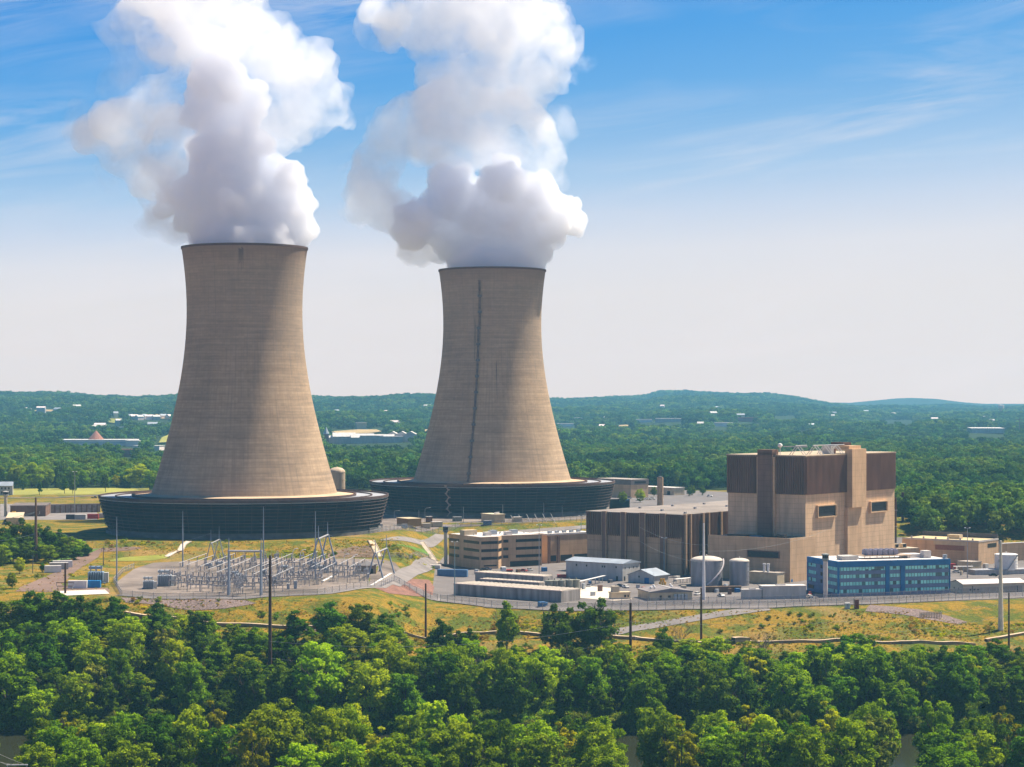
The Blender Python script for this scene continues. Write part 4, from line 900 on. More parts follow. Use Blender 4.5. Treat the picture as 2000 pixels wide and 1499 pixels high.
c = P(27, 1010, 0); t = thing('yellow_bin', 'yellow hopper bin beside the beige kiosk', 'bin', c); mb = MB(); mb.prism([(-1, -1), (1, -1), (1, 1), (-1, 1)], 1.5, 3.4); mb.build('body', YELP, t); mb = MB(); mb.prism([(-0.5, -0.5), (0.5, -0.5), (0.5, 0.5), (-0.5, 0.5)], 0, 1.5); mb.build('pedestal', YELP, t)
c = P(20, 1000, 0); c = AT(12, 1560); t = thing('white_house', 'small pale two-storey house at the left edge of the field', 'house', c, rad(10)); mb = MB(); mb.gable(-5, -4, 5, 4, 0, 7, 9.5, 'x'); mb.build('wall', WHITEM, t)
mb = MB()
for s in (-1, 1): mb.face([(-5.4, s*4.5, 6.8), (5.4, s*4.5, 6.8), (5.4, 0, 9.8), (-5.4, 0, 9.8)]); mb.face([(-5.4, s*4.5, 7.0), (5.4, s*4.5, 7.0), (5.4, 0, 10.0), (-5.4, 0, 10.0)])
mb.build('roof', ROOFB, t); holes(t, 'window', [(-3.5+k*2.6, -4.06, z, -2.4+k*2.6, -3.9, z+1.6) for k in range(3) for z in (1.2, 4.3)], DARKV)
# long bermed wall with buttresses on the far left
A = G(100, 1003); B = G(196, 1001); t = thing('retaining_wall', 'long grey buttressed retaining wall left of the near ring', 'wall', A, math.atan2(B.y-A.y, B.x-A.x)); Ln = (B-A).length
mb = MB(); mb.box(0, 0, 0, Ln, 1.2, 5.6); mb.build('wall', mat('grey_berm_wall', (0.27, 0.22, 0.20), 0.95, 0.2, 0.5), t)
for k in range(9):
    mb = MB(); mb.box(2+k*Ln/9.3, -0.7, 0, 2.6+k*Ln/9.3, -0.01, 5.0); mb.build('buttress', BROWN2, t)
# ------------------------------------------------------------ switchyard
def SY(px, py): return G(px, py)
def make_bus(px, py, length, nposts, label):
    """rigid tube bus carried on insulators and steel posts, running away from the viewer"""
    a = SY(px, py); dx = 0.10
    t = thing('tube_bus', label, 'busbar', a, 0, 'tube buses in the switchyard')
    pts = []
    for i in range(nposts):
        y = length*i/(nposts-1); x = dx*y; z = gs(a.x+x, a.y+y)-a.z
        mb = MB(); mb.cbox(x, y, z-0.2, 0.2, 0.2, 3.9); mb.cbox(x, y, z+3.7, 0.9, 0.5, 0.15); o = mb.build('post', STEELG, t)
        mb = MB()
        for k in range(4): mb.cyl((x, y, z+3.85+k*0.42), (x, y, z+4.2+k*0.42), 0.17, 0.26, 6, caps=False)
        mb.build('insulator', PORC, o); pts.append((x, y, z+5.6))
    pts = [(pts[0][0]-dx*2, pts[0][1]-2, pts[0][2])]+pts[1:-1]+[(pts[-1][0]+dx*2, pts[-1][1]+2, pts[-1][2])]
    mb = MB(); mb.tube(pts, 0.14, 6); mb.build('tube', ALU, t); return t
BUSN = 'pale tube bus on insulator posts running back through the switchyard'
buses = []
for px, py, ln, n in ((392,1131,62,5),(408,1137,62,5),(425,1143,60,5),(512,1131,62,5),(478,1141,64,5),(497,1147,62,5),(533,1152,40,4),(575,1122,52,4),(592,1127,52,4),(610,1132,50,4),(628,1138,30,3),(684,1132,36,3),(664,1126,36,3),(352,1124,46,4),(366,1128,46,4)):
    buses.append(make_bus(px, py, ln, n, BUSN))
def make_switch():
    t = thing('disconnect_switch', 'grey disconnect switch frame with three insulator columns in the switchyard', 'switch', (0, 0, 0), 0, 'disconnect switches in the switchyard')
    for x in (-2.6, 2.6):
        for y in (-0.9, 0.9):
            mb = MB(); mb.cbox(x, y, -0.2, 0.17, 0.17, 3.0); mb.build('leg', STEELG, t)
    mb = MB(); mb.cbox(0, -0.9, 2.8, 5.9, 0.24, 0.28); mb.cbox(0, 0.9, 2.8, 5.9, 0.24, 0.28)
    for x in (-2.6, 0, 2.6): mb.cbox(x, 0, 2.85, 0.3, 1.5, 0.22)
    mb.build('frame', STEELG, t)
    for x in (-2.4, 0, 2.4):
        mb = MB()
        for k in range(4): mb.cyl((x, -0.7, 3.1+k*0.45), (x, -0.7, 3.5+k*0.45), 0.14, 0.24, 6, caps=False); mb.cyl((x, 0.7, 3.1+k*0.45), (x, 0.7, 3.5+k*0.45), 0.14, 0.24, 6, caps=False)
        o = mb.build('insulator', PORC, t); mb = MB(); mb.cyl((x, -0.9, 4.95), (x, 0.9, 4.95), 0.09, n=5); mb.cyl((x, -0.7, 4.95), (x, -0.3, 6.6), 0.07, n=5); mb.build('blade', ALU, o)
    return t
sw0 = make_switch(); used = [0]
def place(proto, flag, loc, rz=0.0, label=None, scale=None):
    if not flag[0]:
        flag[0] = 1; proto.location = loc; proto.rotation_euler = (0, 0, rz)
        if label: proto['label'] = label
        return proto
    return dup(proto, loc, rz, label, scale)
rnd = random.Random(5)
for px, py in ((342,1148),(360,1152),(378,1156),(395,1149),(352,1138),(440,1158),(462,1156),(486,1160),(468,1162),(520,1138),(548,1128),(545,1140),(565,1136),(585,1142),(655,1136),(672,1141),(690,1138),(705,1132),(680,1126),(560,1108),(590,1106),(475,1106),(495,1110),(530,1108),(455,1112),(500,1118),(420,1120),(440,1126),(333,1141),(370,1146),(388,1140),(405,1156),(420,1150),(436,1146),(450,1151),(470,1148),(482,1153),(505,1152),(520,1146),(535,1146),(552,1150),(572,1137),(600,1138),(615,1128),(640,1129),(662,1130),(700,1126),(715,1134),(508,1104),(540,1103),(326,1136),(348,1142),(415,1142),(427,1158),(443,1140),(462,1144),(478,1147),(493,1140),(508,1140),(523,1157),(540,1157),(556,1144),(583,1132),(592,1146),(607,1143),(625,1142),(648,1118),(668,1118),(690,1120),(575,1112),(605,1114),(585,1120),(440,1105),(490,1114),(520,1116)):
    place(sw0, used, SY(px, py), rnd.uniform(-0.06, 0.06) + (rad(90) if rnd.random() < 0.3 else 0))
def make_breaker():
    t = thing('circuit_breaker', 'squat grey circuit breaker with raking bushings in the switchyard', 'circuit breaker', (0, 0, 0), 0, 'circuit breakers in the switchyard')
    mb = MB(); mb.cyl((0, -1.5, 2.0), (0, 1.5, 2.0), 0.75, n=10); mb.build('body', GREYT, t, smooth=True)
    for x in (-0.5, 0.5):
        for y in (-1.1, 1.1):
            mb = MB(); mb.cbox(x, y, -0.2, 0.18, 0.18, 1.7); mb.build('leg', STEELG, t)
    for s in (-1, 1):
        mb = MB()
        for k in range(5): mb.cyl((0, s*(0.9+k*0.22), 2.6+k*0.55), (0, s*(1.12+k*0.22), 3.1+k*0.55), 0.18, 0.30, 6, caps=False)
        mb.build('bushing', PORC, t)
    mb = MB(); mb.cbox(1.3, 0, 0.2, 0.8, 1.3, 2.0); mb.build('control_box', WHITEM, t); return t
br0 = make_breaker(); used = [0]
for px, py in ((466,1133),(474,1138),(459,1128),(535,1140),(556,1116),(628,1116),(636,1120),(644,1113),(515,1124),(408,1112),(430,1108),(700,1120)): place(br0, used, SY(px, py), rnd.choice((0, rad(90))))
def make_transformer(name, label, c, rz, s=1.0, m=None):
    m = m or GREYT; t = thing(name, label, 'transformer', c, rz); t.scale = (s, s, s)
    mb = MB(); mb.cbox(0, 0, 0, 6.5, 3.4, 0.5); mb.cbox(0, 0, 0.5, 5.2, 3.0, 3.6); mb.build('tank', m, t, bev=0.1)
    for k in range(7):
        mb = MB(); mb.cbox(-2.4+k*0.8, -2.2, 0.8, 0.35, 1.3, 3.2); mb.build('radiator_fin', m, t)
    mb = MB(); mb.cyl((-2.6, 0.9, 5.4), (2.0, 0.9, 5.4), 0.55, n=10); mb.cyl((0, 0.9, 4.0), (0, 0.9, 5.0), 0.15, n=6); mb.build('conservator', m, t, smooth=True)
    for x in (-1.8, 0, 1.8):
        mb = MB()
        for k in range(4): mb.cyl((x, -0.6-0.12*k, 4.1+k*0.5), (x, -0.72-0.12*k, 4.5+k*0.5), 0.16, 0.30, 6, caps=False)
        mb.build('bushing', PORC, t)
    mb = MB(); mb.cbox(3.4, 0.4, 0.3, 1.5, 2.2, 3.4); mb.build('cabinet', WHITEM, t); return t
TBL = mat('blue_grey_transformer_paint', (0.20, 0.28, 0.38), 0.5, 0.08, 0.6)
make_transformer('transformer', 'large pale grey transformer at the left end of the switchyard', SY(322, 1145), rad(8), 1.15)
make_transformer('transformer', 'smaller grey transformer among bushings left of the large one', SY(290, 1151), rad(8), 0.85)
make_transformer('transformer', 'blue-grey spare transformer beside the blue shipping container', SY(188, 1140), rad(5), 1.25, TBL)
make_transformer('transformer', 'grey transformer left of the tall A-frame gantry', SY(612, 1112), rad(80), 0.8)
GALV = mat('blue_grey_galvanised', (0.27, 0.31, 0.39), 0.45, 0.08, 0.5, metal=0.2)
def lightning_mast(label, px, py, pyt):
    c = SY(px, py); h = zpix(pyt, c.y)-c.z; t = thing('lightning_mast', label, 'mast', c, 0, 'lightning masts round the switchyard')
    mb = MB(); mb.cyl((0, 0, -0.3), (0, 0, h*0.62), 0.36, 0.27, 8); mb.cyl((0, 0, h*0.62), (0, 0, h), 0.24, 0.10, 8); mb.build('pole', GALV, t)
    mb = MB(); mb.cyl((0, 0, -0.3), (0, 0, 0.3), 0.7, n=8); mb.build('footing', CONC_E, t)
lightning_mast('tall steel lightning mast at the left corner of the switchyard', 228, 1146, 1010)
lightning_mast('steel lightning mast left of the small dead-end gantry', 357, 1108, 998)
lightning_mast('steel lightning mast standing right of the portal gantry', 514.5, 1112, 990)
lightning_mast('steel lightning mast left of the tall A-frame gantry', 616, 1134, 999)
def gantry(label, pl, pr, top, peak, split, width, m=GALV):
    """dead-end gantry: two A-frame legs, a tube beam and two spires"""
    a = SY(*pl); b = SY(*pr); zz = zpix(top, (a.y+b.y)/2); t = thing('line_gantry', label, 'gantry', a, math.atan2(b.y-a.y, b.x-a.x), 'line gantries in the switchyard')
    Ln = math.hypot(b.x-a.x, b.y-a.y); h = zz-a.z
    for x in (0, Ln):
        for s in (-1, 1):
            mb = MB(); mb.cyl((x, s*split, -0.4), (x, s*0.35, h), width, width*0.7, 8); mb.build('leg', m, t)
        mb = MB(); mb.cyl((x, 0, h-0.5), (x, 0, h+peak), width*0.62, width*0.25, 7); mb.build('spire', m, t)
    mb = MB(); mb.cyl((-0.5, 0, h), (Ln+0.5, 0, h), width*0.95, n=8); mb.build('beam', ALU if width > 0.46 else STEELG, t)
    for k in range(3):
        x = Ln*(k+0.7)/3.4; mb = MB()
        for q in range(5): mb.cyl((x, 0, h-0.5-q*0.4), (x, 0, h-0.85-q*0.4), 0.2, 0.12, 6, caps=False)
        mb.build('insulator_string', PORC, t)
    return t
gantry('wide portal gantry with twin-pole legs in the middle of the switchyard', (447,1163), (510,1164), 1077, 5.5, 1.0, 0.48)
gantry('tall A-frame gantry with white beam before the near tower ring', (622,1116), (640,1105), 1049, 6.0, 4.2, 0.45)
gantry('shorter A-frame gantry beside the hip-roofed control house', (733,1130), (755,1120), 1076, 6.0, 3.6, 0.40)
gantry('slim A-frame gantry at the back of the switchyard', (412,1108), (428,1098), 1058, 6.5, 3.0, 0.28)
# goose-neck pipes behind the yard
for k, (px, py) in enumerate(((572,1092),(587,1094),(672,1103),(688,1105))):
    c = SY(px, py); t = thing('gooseneck_riser', 'white curved cable riser at the back of the switchyard', 'riser', c, 0, 'curved cable risers'); mb = MB()
    mb.tube([(0, 0, -0.2), (0, 0, 3.6), (0.6, 0, 4.6), (1.6, 0, 5.0), (2.6, 0, 5.0)], 0.16, 6); mb.build('pipe', WHITEP, t); mb = MB(); mb.cbox(0, 0, 0, 0.9, 0.9, 0.4); mb.build('base', CONC_E, t)
c = P(735, 1121, -7.3); t, Lx, Wy, U, V = bld('control_house', 'brown control house with grey hipped roof at the right end of the switchyard', 'building', c, 697, 741, rad(16)); Wy = max(5, min(Wy, 12)); 
c = SY(699, 1121); t.location = c; t.rotation_euler = (0, 0, rad(3)); Lx, Wy, H = 8.2, 9, 3.6
mb = MB(); mb.box(0, 0, -0.2, Lx, Wy, H); mb.build('wall', mat('brown_block', (0.27, 0.20, 0.14), 0.85, 0.1, 0.6), t)
mb = MB(); e = 0.5; q = [(-e, -e, H), (Lx+e, -e, H), (Lx+e, Wy+e, H), (-e, Wy+e, H)]; r1 = (Lx/2, 3, H+2.0); r2 = (Lx/2, Wy-3, H+2.0)
mb.face([q[0], q[1], r1]); mb.face([q[1], q[2], r2, r1]); mb.face([q[2], q[3], r2]); mb.face([q[3], q[0], r1, r2]); mb.face(list(reversed(q))); mb.build('roof', mat('slate_grey_hip', (0.17, 0.155, 0.155), 0.85, 0.1, 0.5), t)
holes(t, 'door', [(Lx*0.7, -0.07, 0, Lx*0.7+1.1, 0.05, 2.2)], DARKL)
for px, py, lab in ((563,1152,'white control kiosk at the front right of the switchyard'), (577,1151,'taller grey control kiosk beside the white one')):
    c = SY(px, py); t = thing('control_kiosk', lab, 'kiosk', c, 0.1); mb = MB(); mb.cbox(0, 0, 0, 1.3, 1.1, 2.6 if px < 570 else 3.4); mb.build('body', WHITEM if px < 570 else GREYT, t, bev=0.05); mb = MB(); mb.box(-0.4, -0.58, 0.4, 0.4, -0.54, 2.1); mb.build('door', GREYT, t)
for (x0, y0), (x1, y1), lab in (((724,1147),(764,1124),'long white cable trough cover at the right end of the switchyard'), ((630,1138),(650,1126),'short white cable trough cover inside the switchyard')):
    a, b = SY(x0, y0), SY(x1, y1); t = thing('cable_trough', lab, 'trough', a, math.atan2(b.y-a.y, b.x-a.x)); n = (b-a).length; mb = MB(); mb.box(0, -0.5, -0.2, n, 0.5, 0.5); mb.build('body', CONC_E, t); mb = MB(); mb.box(0, -0.55, 0.51, n, 0.55, 0.62); mb.build('lid', WHITEP, t)

# ------------------------------------------------------------ poles, lamps, wires
def pole(name, label, base, pyt, r0, r1, m, cat='pole', arms=(), armm=None):
    h = zpix(pyt, base.y)-base.z; t = thing(name, label, cat, base)
    mb = MB(); mb.cyl((0, 0, -0.5), (0, 0, h), r0, r1, 12); mb.build('shaft', m, t, smooth=True)
    for z, w in arms:
        mb = MB(); mb.cbox(0, -r1-0.1, h-z, w, 0.2, 0.25); mb.build('crossarm', armm or m, t)
        for s in (-0.46, 0.46):
            mb = MB(); mb.cyl((w*s, -r1-0.1, h-z), (w*s, -r1-0.1, h-z-1.2), 0.10, 0.16, 6); mb.build('insulator', PORC, t)
    return t, h
poles = {}
def grey_arms(t, h, zs, r, side=1, ln=1.8):
    for z in zs:
        mb = MB(); mb.cyl((0, 0, h-z), (side*ln, -0.3, h-z+0.5), 0.10, 0.07, 6); mb.build('davit_arm', m_ := RUST, t)
        mb = MB(); mb.tube([(side*ln, -0.3, h-z+0.4), (side*ln*1.1, -0.3, h-z-0.6), (side*ln*0.7, -0.3, h-z-1.3)], 0.07, 5); mb.build('jumper', ALU, t)
bP = AT(527.5, 748); t, h = pole('transmission_pole', 'tallest rust-brown steel pole rising from the riverside trees on the left', bP, 1085, 0.82, 0.42, RUST, 'pole'); poles['a'] = (bP, h)
bP = AT(1231.5, 772); t, h = pole('transmission_pole', 'rust-brown steel pole rising from the trees right of the round tree', bP, 1178, 0.62, 0.45, RUST); grey_arms(t, h, (7.0, 13.0), 0.4); poles['b'] = (bP, h)
bP = G(831.5, 1246); t, h = pole('transmission_pole', 'rust-brown pole on the yellow bank in front of the basins', bP, 1140, 0.48, 0.32, RUST); poles['c'] = (bP, h)
bP = G(1369.5, 1252); t, h = pole('transmission_pole', 'dark rust pole just left of the foot of the white monopole', bP, 1148, 0.50, 0.32, RUST); poles['d'] = (bP, h)
bP = G(1970.5, 1270); t, h = pole('transmission_pole', 'dark rust pole at the right picture edge', bP, 1158, 0.42, 0.28, RUST); poles['e'] = (bP, h)
bP = G(70, 1098); t, h = pole('transmission_pole', 'thick brown pole standing in the shrubs at the left edge', bP, 972, 0.95, 0.42, WOODP); grey_arms(t, h, (7.0, 17.5), 0.4); poles['f'] = (bP, h)
bP = G(127.5, 1160); t, h = pole('utility_pole', 'dark pole with crossarms beside the white shipping container', bP, 1100, 0.48, 0.36, RUST, 'pole', ((8.2, 7.5), (9.6, 6.5))); poles['g'] = (bP, h)
bP = G(202, 1105); pole('utility_pole', 'thin grey pole on the lawn above the blue-grey transformer', bP, 1068, 0.22, 0.14, STEELD, 'pole', ((1.0, 1.8),))
bP = G(64, 1120); pole('utility_pole', 'thin grey pole left of the white trailers', bP, 1084, 0.20, 0.14, STEELD)
bP = P(1374.5, 1172, -15); t, h = pole('monopole', 'white tapering monopole in front of the widest steel tank', bP, 1022, 0.80, 0.30, WHITEP, 'pole'); poles['w'] = (bP, h)
for z, s in ((9.5, 1), (12.5, -1), (17.0, 1), (20.0, -1)):
    mb = MB(); mb.tube([(0, 0, h-z), (s*1.4, -0.5, h-z+0.3), (s*2.0, -0.6, h-z-1.0)], 0.08, 5); mb.build('insulator_arm', PORC, t)
bP = G(1954.5, 1232); t, h = pole('monopole', 'thicker white monopole on the grass bank at the right', bP, 1056, 1.15, 0.45, mat('cream_monopole', (0.62, 0.57, 0.48), 0.6, 0.06, 0.4), 'pole'); poles['x'] = (bP, h)
for z in (1.5, 9, 16):
    mb = MB(); mb.cbox(-0.7, 0, h-z, 0.35, 0.5, 1.2); mb.build('antenna', STEELG, t)
# dark stacks behind the tall block
for px, Y, yb, yt, r, lab in ((1763,1215,1038,962,0.85,'dark freestanding vent stack behind the right corner of the tall block'), (1749.5,1105,1056,972,0.55,'thin dark pipe stack against the right corner of the tall block')):
    b = AT(px, Y); b.z = -15; t = thing('vent_pipe', lab, 'stack', b); h = zpix(yt, Y)+15; mb = MB(); mb.cyl((0, 0, 0), (0, 0, h), r, r*0.9, 12); mb.build('shaft', RUST, t)
    for k in range(3):
        mb = MB(); mb.cbox(0, 0, h*(0.3+0.25*k), r*3, r*3, 0.2); mb.build('platform', STEELG, t)
def lamp(label, base, pyt, m, double=True):
    h = zpix(pyt, base.y)-base.z; t = thing('lamp_post', label, 'lamp post', base, 0, 'tall floodlight posts'); mb = MB(); mb.cyl((0, 0, -0.3), (0, 0, h), 0.24, 0.13, 8); mb.build('post', m, t)
    mb = MB(); mb.cyl((-1.2, 0, h), (1.2, 0, h), 0.08, n=5); mb.build('arm', m, t)
    for x in (-1.1, 1.1):
        mb = MB(); mb.cbox(x, -0.2, h+0.02, 0.7, 0.9, 0.28); mb.build('lamp_head', WHITEP, t)
TEALP = mat('teal_grey_post', (0.20, 0.30, 0.33), 0.5, 0.08, 0.5)
lamp('teal-grey floodlight post before the brown ribbed hall', P(1297, 1124, -15), 1051, TEALP)
lamp('teal-grey floodlight post at the left end of the front basin', P(888, 1166, -15), 1059, TEALP)
lamp('grey floodlight post before the tan office', P(1053, 1126, -15), 1026, STEELG)
lamp('grey floodlight post right of the blue office block', P(1889.5, 1130, -15), 1032, STEELG)
lamp('short floodlight post on the roof side of the tall block', P(1703, 1092, -12), 1045, STEELD)
lamp('thin floodlight post left of the near tower ring', P(146, 1003, 0), 922, STEELG)
lamp('thin grey post by the far end of the ring beside the hall', P(1135, 1080, -15), 1008, STEELG)
def curved(label, c, h, s):
    t = thing('street_lamp', label, 'street lamp', c, 0, 'curved street lamps'); mb = MB(); mb.tube([(0, 0, -0.2), (0, 0, h*0.85), (s*0.5, 0, h*0.97), (s*1.4, 0, h), (s*2.6, 0, h*1.01)], 0.11, 6); mb.build('post', STEELG, t); mb = MB(); mb.cbox(s*2.9, 0, h, 0.9, 0.3, 0.2); mb.build('lamp_head', WHITEP, t)
curved('curved street lamp right of the ochre shed', G(830, 1021), 8.5, 1); curved('curved street lamp right of the cream shed', G(1006, 1012), 8.5, -1); curved('small curved lamp left of the ochre shed', G(770, 1016), 5.5, 1)
for px, py, yt, lab in ((905,1022,990,'thin line post nearest the sage green cabinet'), (982,1018,986,'thin line post beside the cream shed'), (1062,1012,982,'thin line post near the sloping fence'), (1098,1010,981,'rightmost thin line post before the far ring'), (818,1022,997,'thin line post beside the ochre shed')):
    pole('line_post', lab, G(px, py), yt, 0.16, 0.12, STEELG)
WIRE = mat('bare_cable', (0.42, 0.43, 0.42), 0.5, 0.05, 1.0, metal=0.3)
def wire(label, a, b, sag, r=0.05):
    a = Vector(a); b = Vector(b); pts = []
    for i in range(25):
        s = i/24; p = a.lerp(b, s); p.z -= sag*4*s*(1-s); pts.append(p-a)
    mb = MB(); mb.tube(pts, r, 4); o = mb.build('overhead_wire', WIRE, None, loc=a); tag(o, label, 'power line', 'overhead wires')
def top(k, dz=0.0, dx=0.0, dy=-0.6): b, h = poles[k]; return (b.x+dx, b.y+dy, b.z+h-dz)
for k, (dz, sg, lab) in enumerate(((7.0, 5, 'upper overhead wire crossing the trees between the two tallest rust poles'), (13.0, 6.5, 'lower overhead wire crossing the trees between the two tallest rust poles'))):
    wire(lab, top('a', 24+dz), top('b', dz), sg)
wire('overhead wire from the middle rust pole to the right edge pole', top('b', 7), top('e', 4), 4); wire('lower overhead wire from the middle rust pole to the right edge pole', top('b', 13), top('e', 9), 4.5)
wire('overhead wire from the white monopole to the roof of the ribbed hall', top('w', 9.5), (tc_.x-20, tc_.y+15, 8), 2, 0.04); wire('lower overhead wire from the white monopole to the hall', top('w', 17), (tc_.x-20, tc_.y+15, 1), 2, 0.04)
wire('overhead wire from the white monopole to the tall block', top('w', 12), (rc.x+10, rc.y-6, 9), 3, 0.04)
for z, py in ((7, 1019), (7.3, 1034), (17.5, 1058), (24, 1100)):
    b, h = poles['f']; wire('pale overhead wire running off the left edge from the thick brown pole' if z != 24 else 'thin low wire running off the left edge from the thick brown pole', (b.x-0.5, b.y-0.6, b.z+h-z), ((-60-1000)*b.y/F*1.0, b.y-15, zpix(py+4, b.y-15)), 1.2, 0.10 if z < 20 else 0.05)
0 and wire('overhead wire from the tall left lightning mast over the near ring foot', (SY(228,1146).x, SY(228,1146).y, 15), (SY(412,1108).x, SY(412,1108).y, 14), 4, 0.04)
wire('lower overhead wire from the thick brown pole towards the slim gantry', top('f', 12), (SY(412,1108).x, SY(412,1108).y, 9), 9, 0.04)

for k, ((x0, y0, z0), (x1, y1, z1)) in enumerate((((447,1163,19),(412,1108,11)), ((478,1163,18),(420,1104,11)), ((510,1164,19),(428,1098,11)), ((640,1105,15),(745,1125,11)), ((733,1130,11),(622,1116,12)))):
    a = SY(x0, y0); b = SY(x1, y1); wire('thin strain wire strung between the switchyard gantries and masts', (a.x, a.y, a.z+z0), (b.x, b.y, b.z+z1), 1.8, 0.03)
bP = Vector(((34-1000)*490/F, 490, gs((34-1000)*490/F, 490))); t, h = pole('utility_pole', 'pole top with pale crossarm poking up at the bottom left corner', bP, 1492, 0.22, 0.16, WOODP, 'pole', ((0.35, 5.0),), WHITEP)
for dx, py2 in ((-2.2, 1448), (-0.6, 1462), (2.2, 1436)):
    wire('pale wire rising from the pole top at the bottom left corner', (bP.x+dx, bP.y-0.5, bP.z+h-0.2), ((-70-1000)*470/F, 470, zpix(py2, 470)), 0.5, 0.04)
# ------------------------------------------------------------ fences
def mesh_mat():
    m = bpy.data.materials.new('chain_link'); m.use_nodes = True; nt = m.node_tree; b = nt.nodes['Principled BSDF']
    b.inputs['Base Color'].default_value = (0.30, 0.29, 0.32, 1); b.inputs['Roughness'].default_value = 0.5; b.inputs['Alpha'].default_value = 0.30; return m
LINK = mesh_mat()
def fence(label, pix, h=3.0, gap=6.0, z=None, alpha=True, m=STEELG, wp=None):
    c = wp or [G(*p) for p in pix]; pts = [c[0]]
    for a, b in zip(c[:-1], c[1:]):
        n = max(1, int((b-a).length/gap))
        pts += [a.lerp(b, (i+1)/n) for i in range(n)]
    for p in pts: p.z = gs(p.x, p.y)
    o = pts[0].copy(); t = thing('chain_link_fence', label, 'fence', o)
    if len(pts) > 100: pts = pts[:100]
    for p in pts:
        q = p-o; mb = MB(); mb.cyl((q.x, q.y, -0.2+q.z), (q.x, q.y, q.z+h), 0.10, n=5); mb.cyl((q.x, q.y, q.z+h), (q.x+0.1, q.y-0.4, q.z+h+0.5), 0.06, n=4); mb.build('post', m, t)
    mb = MB(); mb.tube([(p.x-o.x, p.y-o.y, p.z-o.z+h) for p in pts], 0.08, 4); mb.tube([(p.x-o.x, p.y-o.y, p.z-o.z+h*0.5) for p in pts], 0.05, 4); mb.build('rail', m, t)
    mb = MB()
    for a, b in zip(pts[:-1], pts[1:]):
        a = a-o; b = b-o; mb.face([(a.x, a.y, a.z+0.05), (b.x, b.y, b.z+0.05), (b.x, b.y, b.z+h), (a.x, a.y, a.z+h)])
    mb.build('mesh_panel', LINK, t)
fence('outer chain-link fence along the perimeter road on the right', [(1160,1193),(1300,1192),(1500,1189.5),(1700,1183),(1880,1173),(2010,1166)], 3.0, 3.6)
fence('inner chain-link fence in front of the sheds and blue block', [(1180,1183),(1350,1182),(1500,1179),(1700,1173),(1880,1163),(2010,1156)], 3.0, 3.6)
fence('chain-link fence below the front basin', [(860,1176),(960,1188),(1060,1193),(1158,1194)], 3.0, 4.5)
fence('chain-link fence along the front of the switchyard', [(238,1166),(300,1171),(480,1171),(620,1163),(745,1147),(768,1137)], 2.4, 5.0)
fence('chain-link fence up the left side of the switchyard', [(238,1165),(222,1140),(240,1120),(262,1111)], 2.4, 5.0)
fence('chain-link fence climbing from the track to the basins', [(770,1136),(800,1153),(855,1174)], 2.8, 5.0)
fence('chain-link fence along the terrace between the towers', [(722,1043),(800,1036),(900,1030),(1000,1026),(1080,1022),(1160,1016)], 2.8, 5.0)
fence('low chain-link fence above the ribbed slope chute', [(760,1090),(800,1093),(842,1093)], 2.4, 5.0)
# raking fence stays seen before the far ring
t0 = None
for k in range(9):
    a = G(962+k*15.5, 1035-k*1.2); b = G(951+k*15.5, 1018-k*0.9); b.z += 2.6; t = thing('raking_stay', 'pale raking fence stay before the far tower ring', 'stay', a, 0, 'raking fence stays'); mb = MB(); mb.cyl((0, 0, 0), b-a, 0.14, n=5); mb.build('stay', ALU, t); mb = MB(); mb.cbox(0, 0, -0.2, 0.8, 0.8, 0.4); mb.build('footing', CONC_E, t)

# ------------------------------------------------------------ chutes, ramps, low wall
structure_names = []
ribbon('ramp_road', [(764,1142),(800,1118),(835,1103),(850,1098)], 8.0, PALEC if False else GRAVEL2, 0.34)
def trough(name, label, pix, w, m, h=0.7):
    c = [G(*p) for p in pix]; pts = []
    for a, b in zip(c[:-1], c[1:]):
        for i in range(6): pts.append(a.lerp(b, i/6))
    pts.append(c[-1]); o = pts[0].copy(); t = thing(name, label, 'channel', o); mb = MB(); mk = MB()
    sec = []
    for i, p in enumerate(pts):
        d = pts[min(i+1, len(pts)-1)]-pts[max(i-1, 0)]; d.z = 0; d.normalize(); n = Vector((-d.y, d.x, 0)); z = gs(p.x, p.y)-o.z; q = p-o; sec.append((q+n*w/2, q-n*w/2, z))
    for (a, b, z), (a2, b2, z2) in zip(sec[:-1], sec[1:]):
        mb.face([(b.x, b.y, z+0.3), (b2.x, b2.y, z2+0.3), (a2.x, a2.y, z2+0.3), (a.x, a.y, z+0.3)])
        for u, u2 in ((a, a2), (b, b2)): mk.cyl((u.x, u.y, z+0.3), (u2.x, u2.y, z2+0.3), 0.3, n=5)
    mb.build('channel_floor', m, t); mk.build('side_wall', CONC_E, t); return t
trough('drain_chute', 'tan drainage chute on the slope right of the near ring', [(724,1057),(732,1070),(741,1089)], 3.0, BEIGE)
trough('drain_chute', 'grey drainage chute stepping down left of the guard tower', [(821,1060),(835,1080),(851,1102)], 4.0, CONC_E)
trough('slope_stair', 'pale stairway winding up the grass before the near ring', [(326,1089),(341,1080),(352,1077),(358,1066),(369,1059)], 2.6, PALEC)
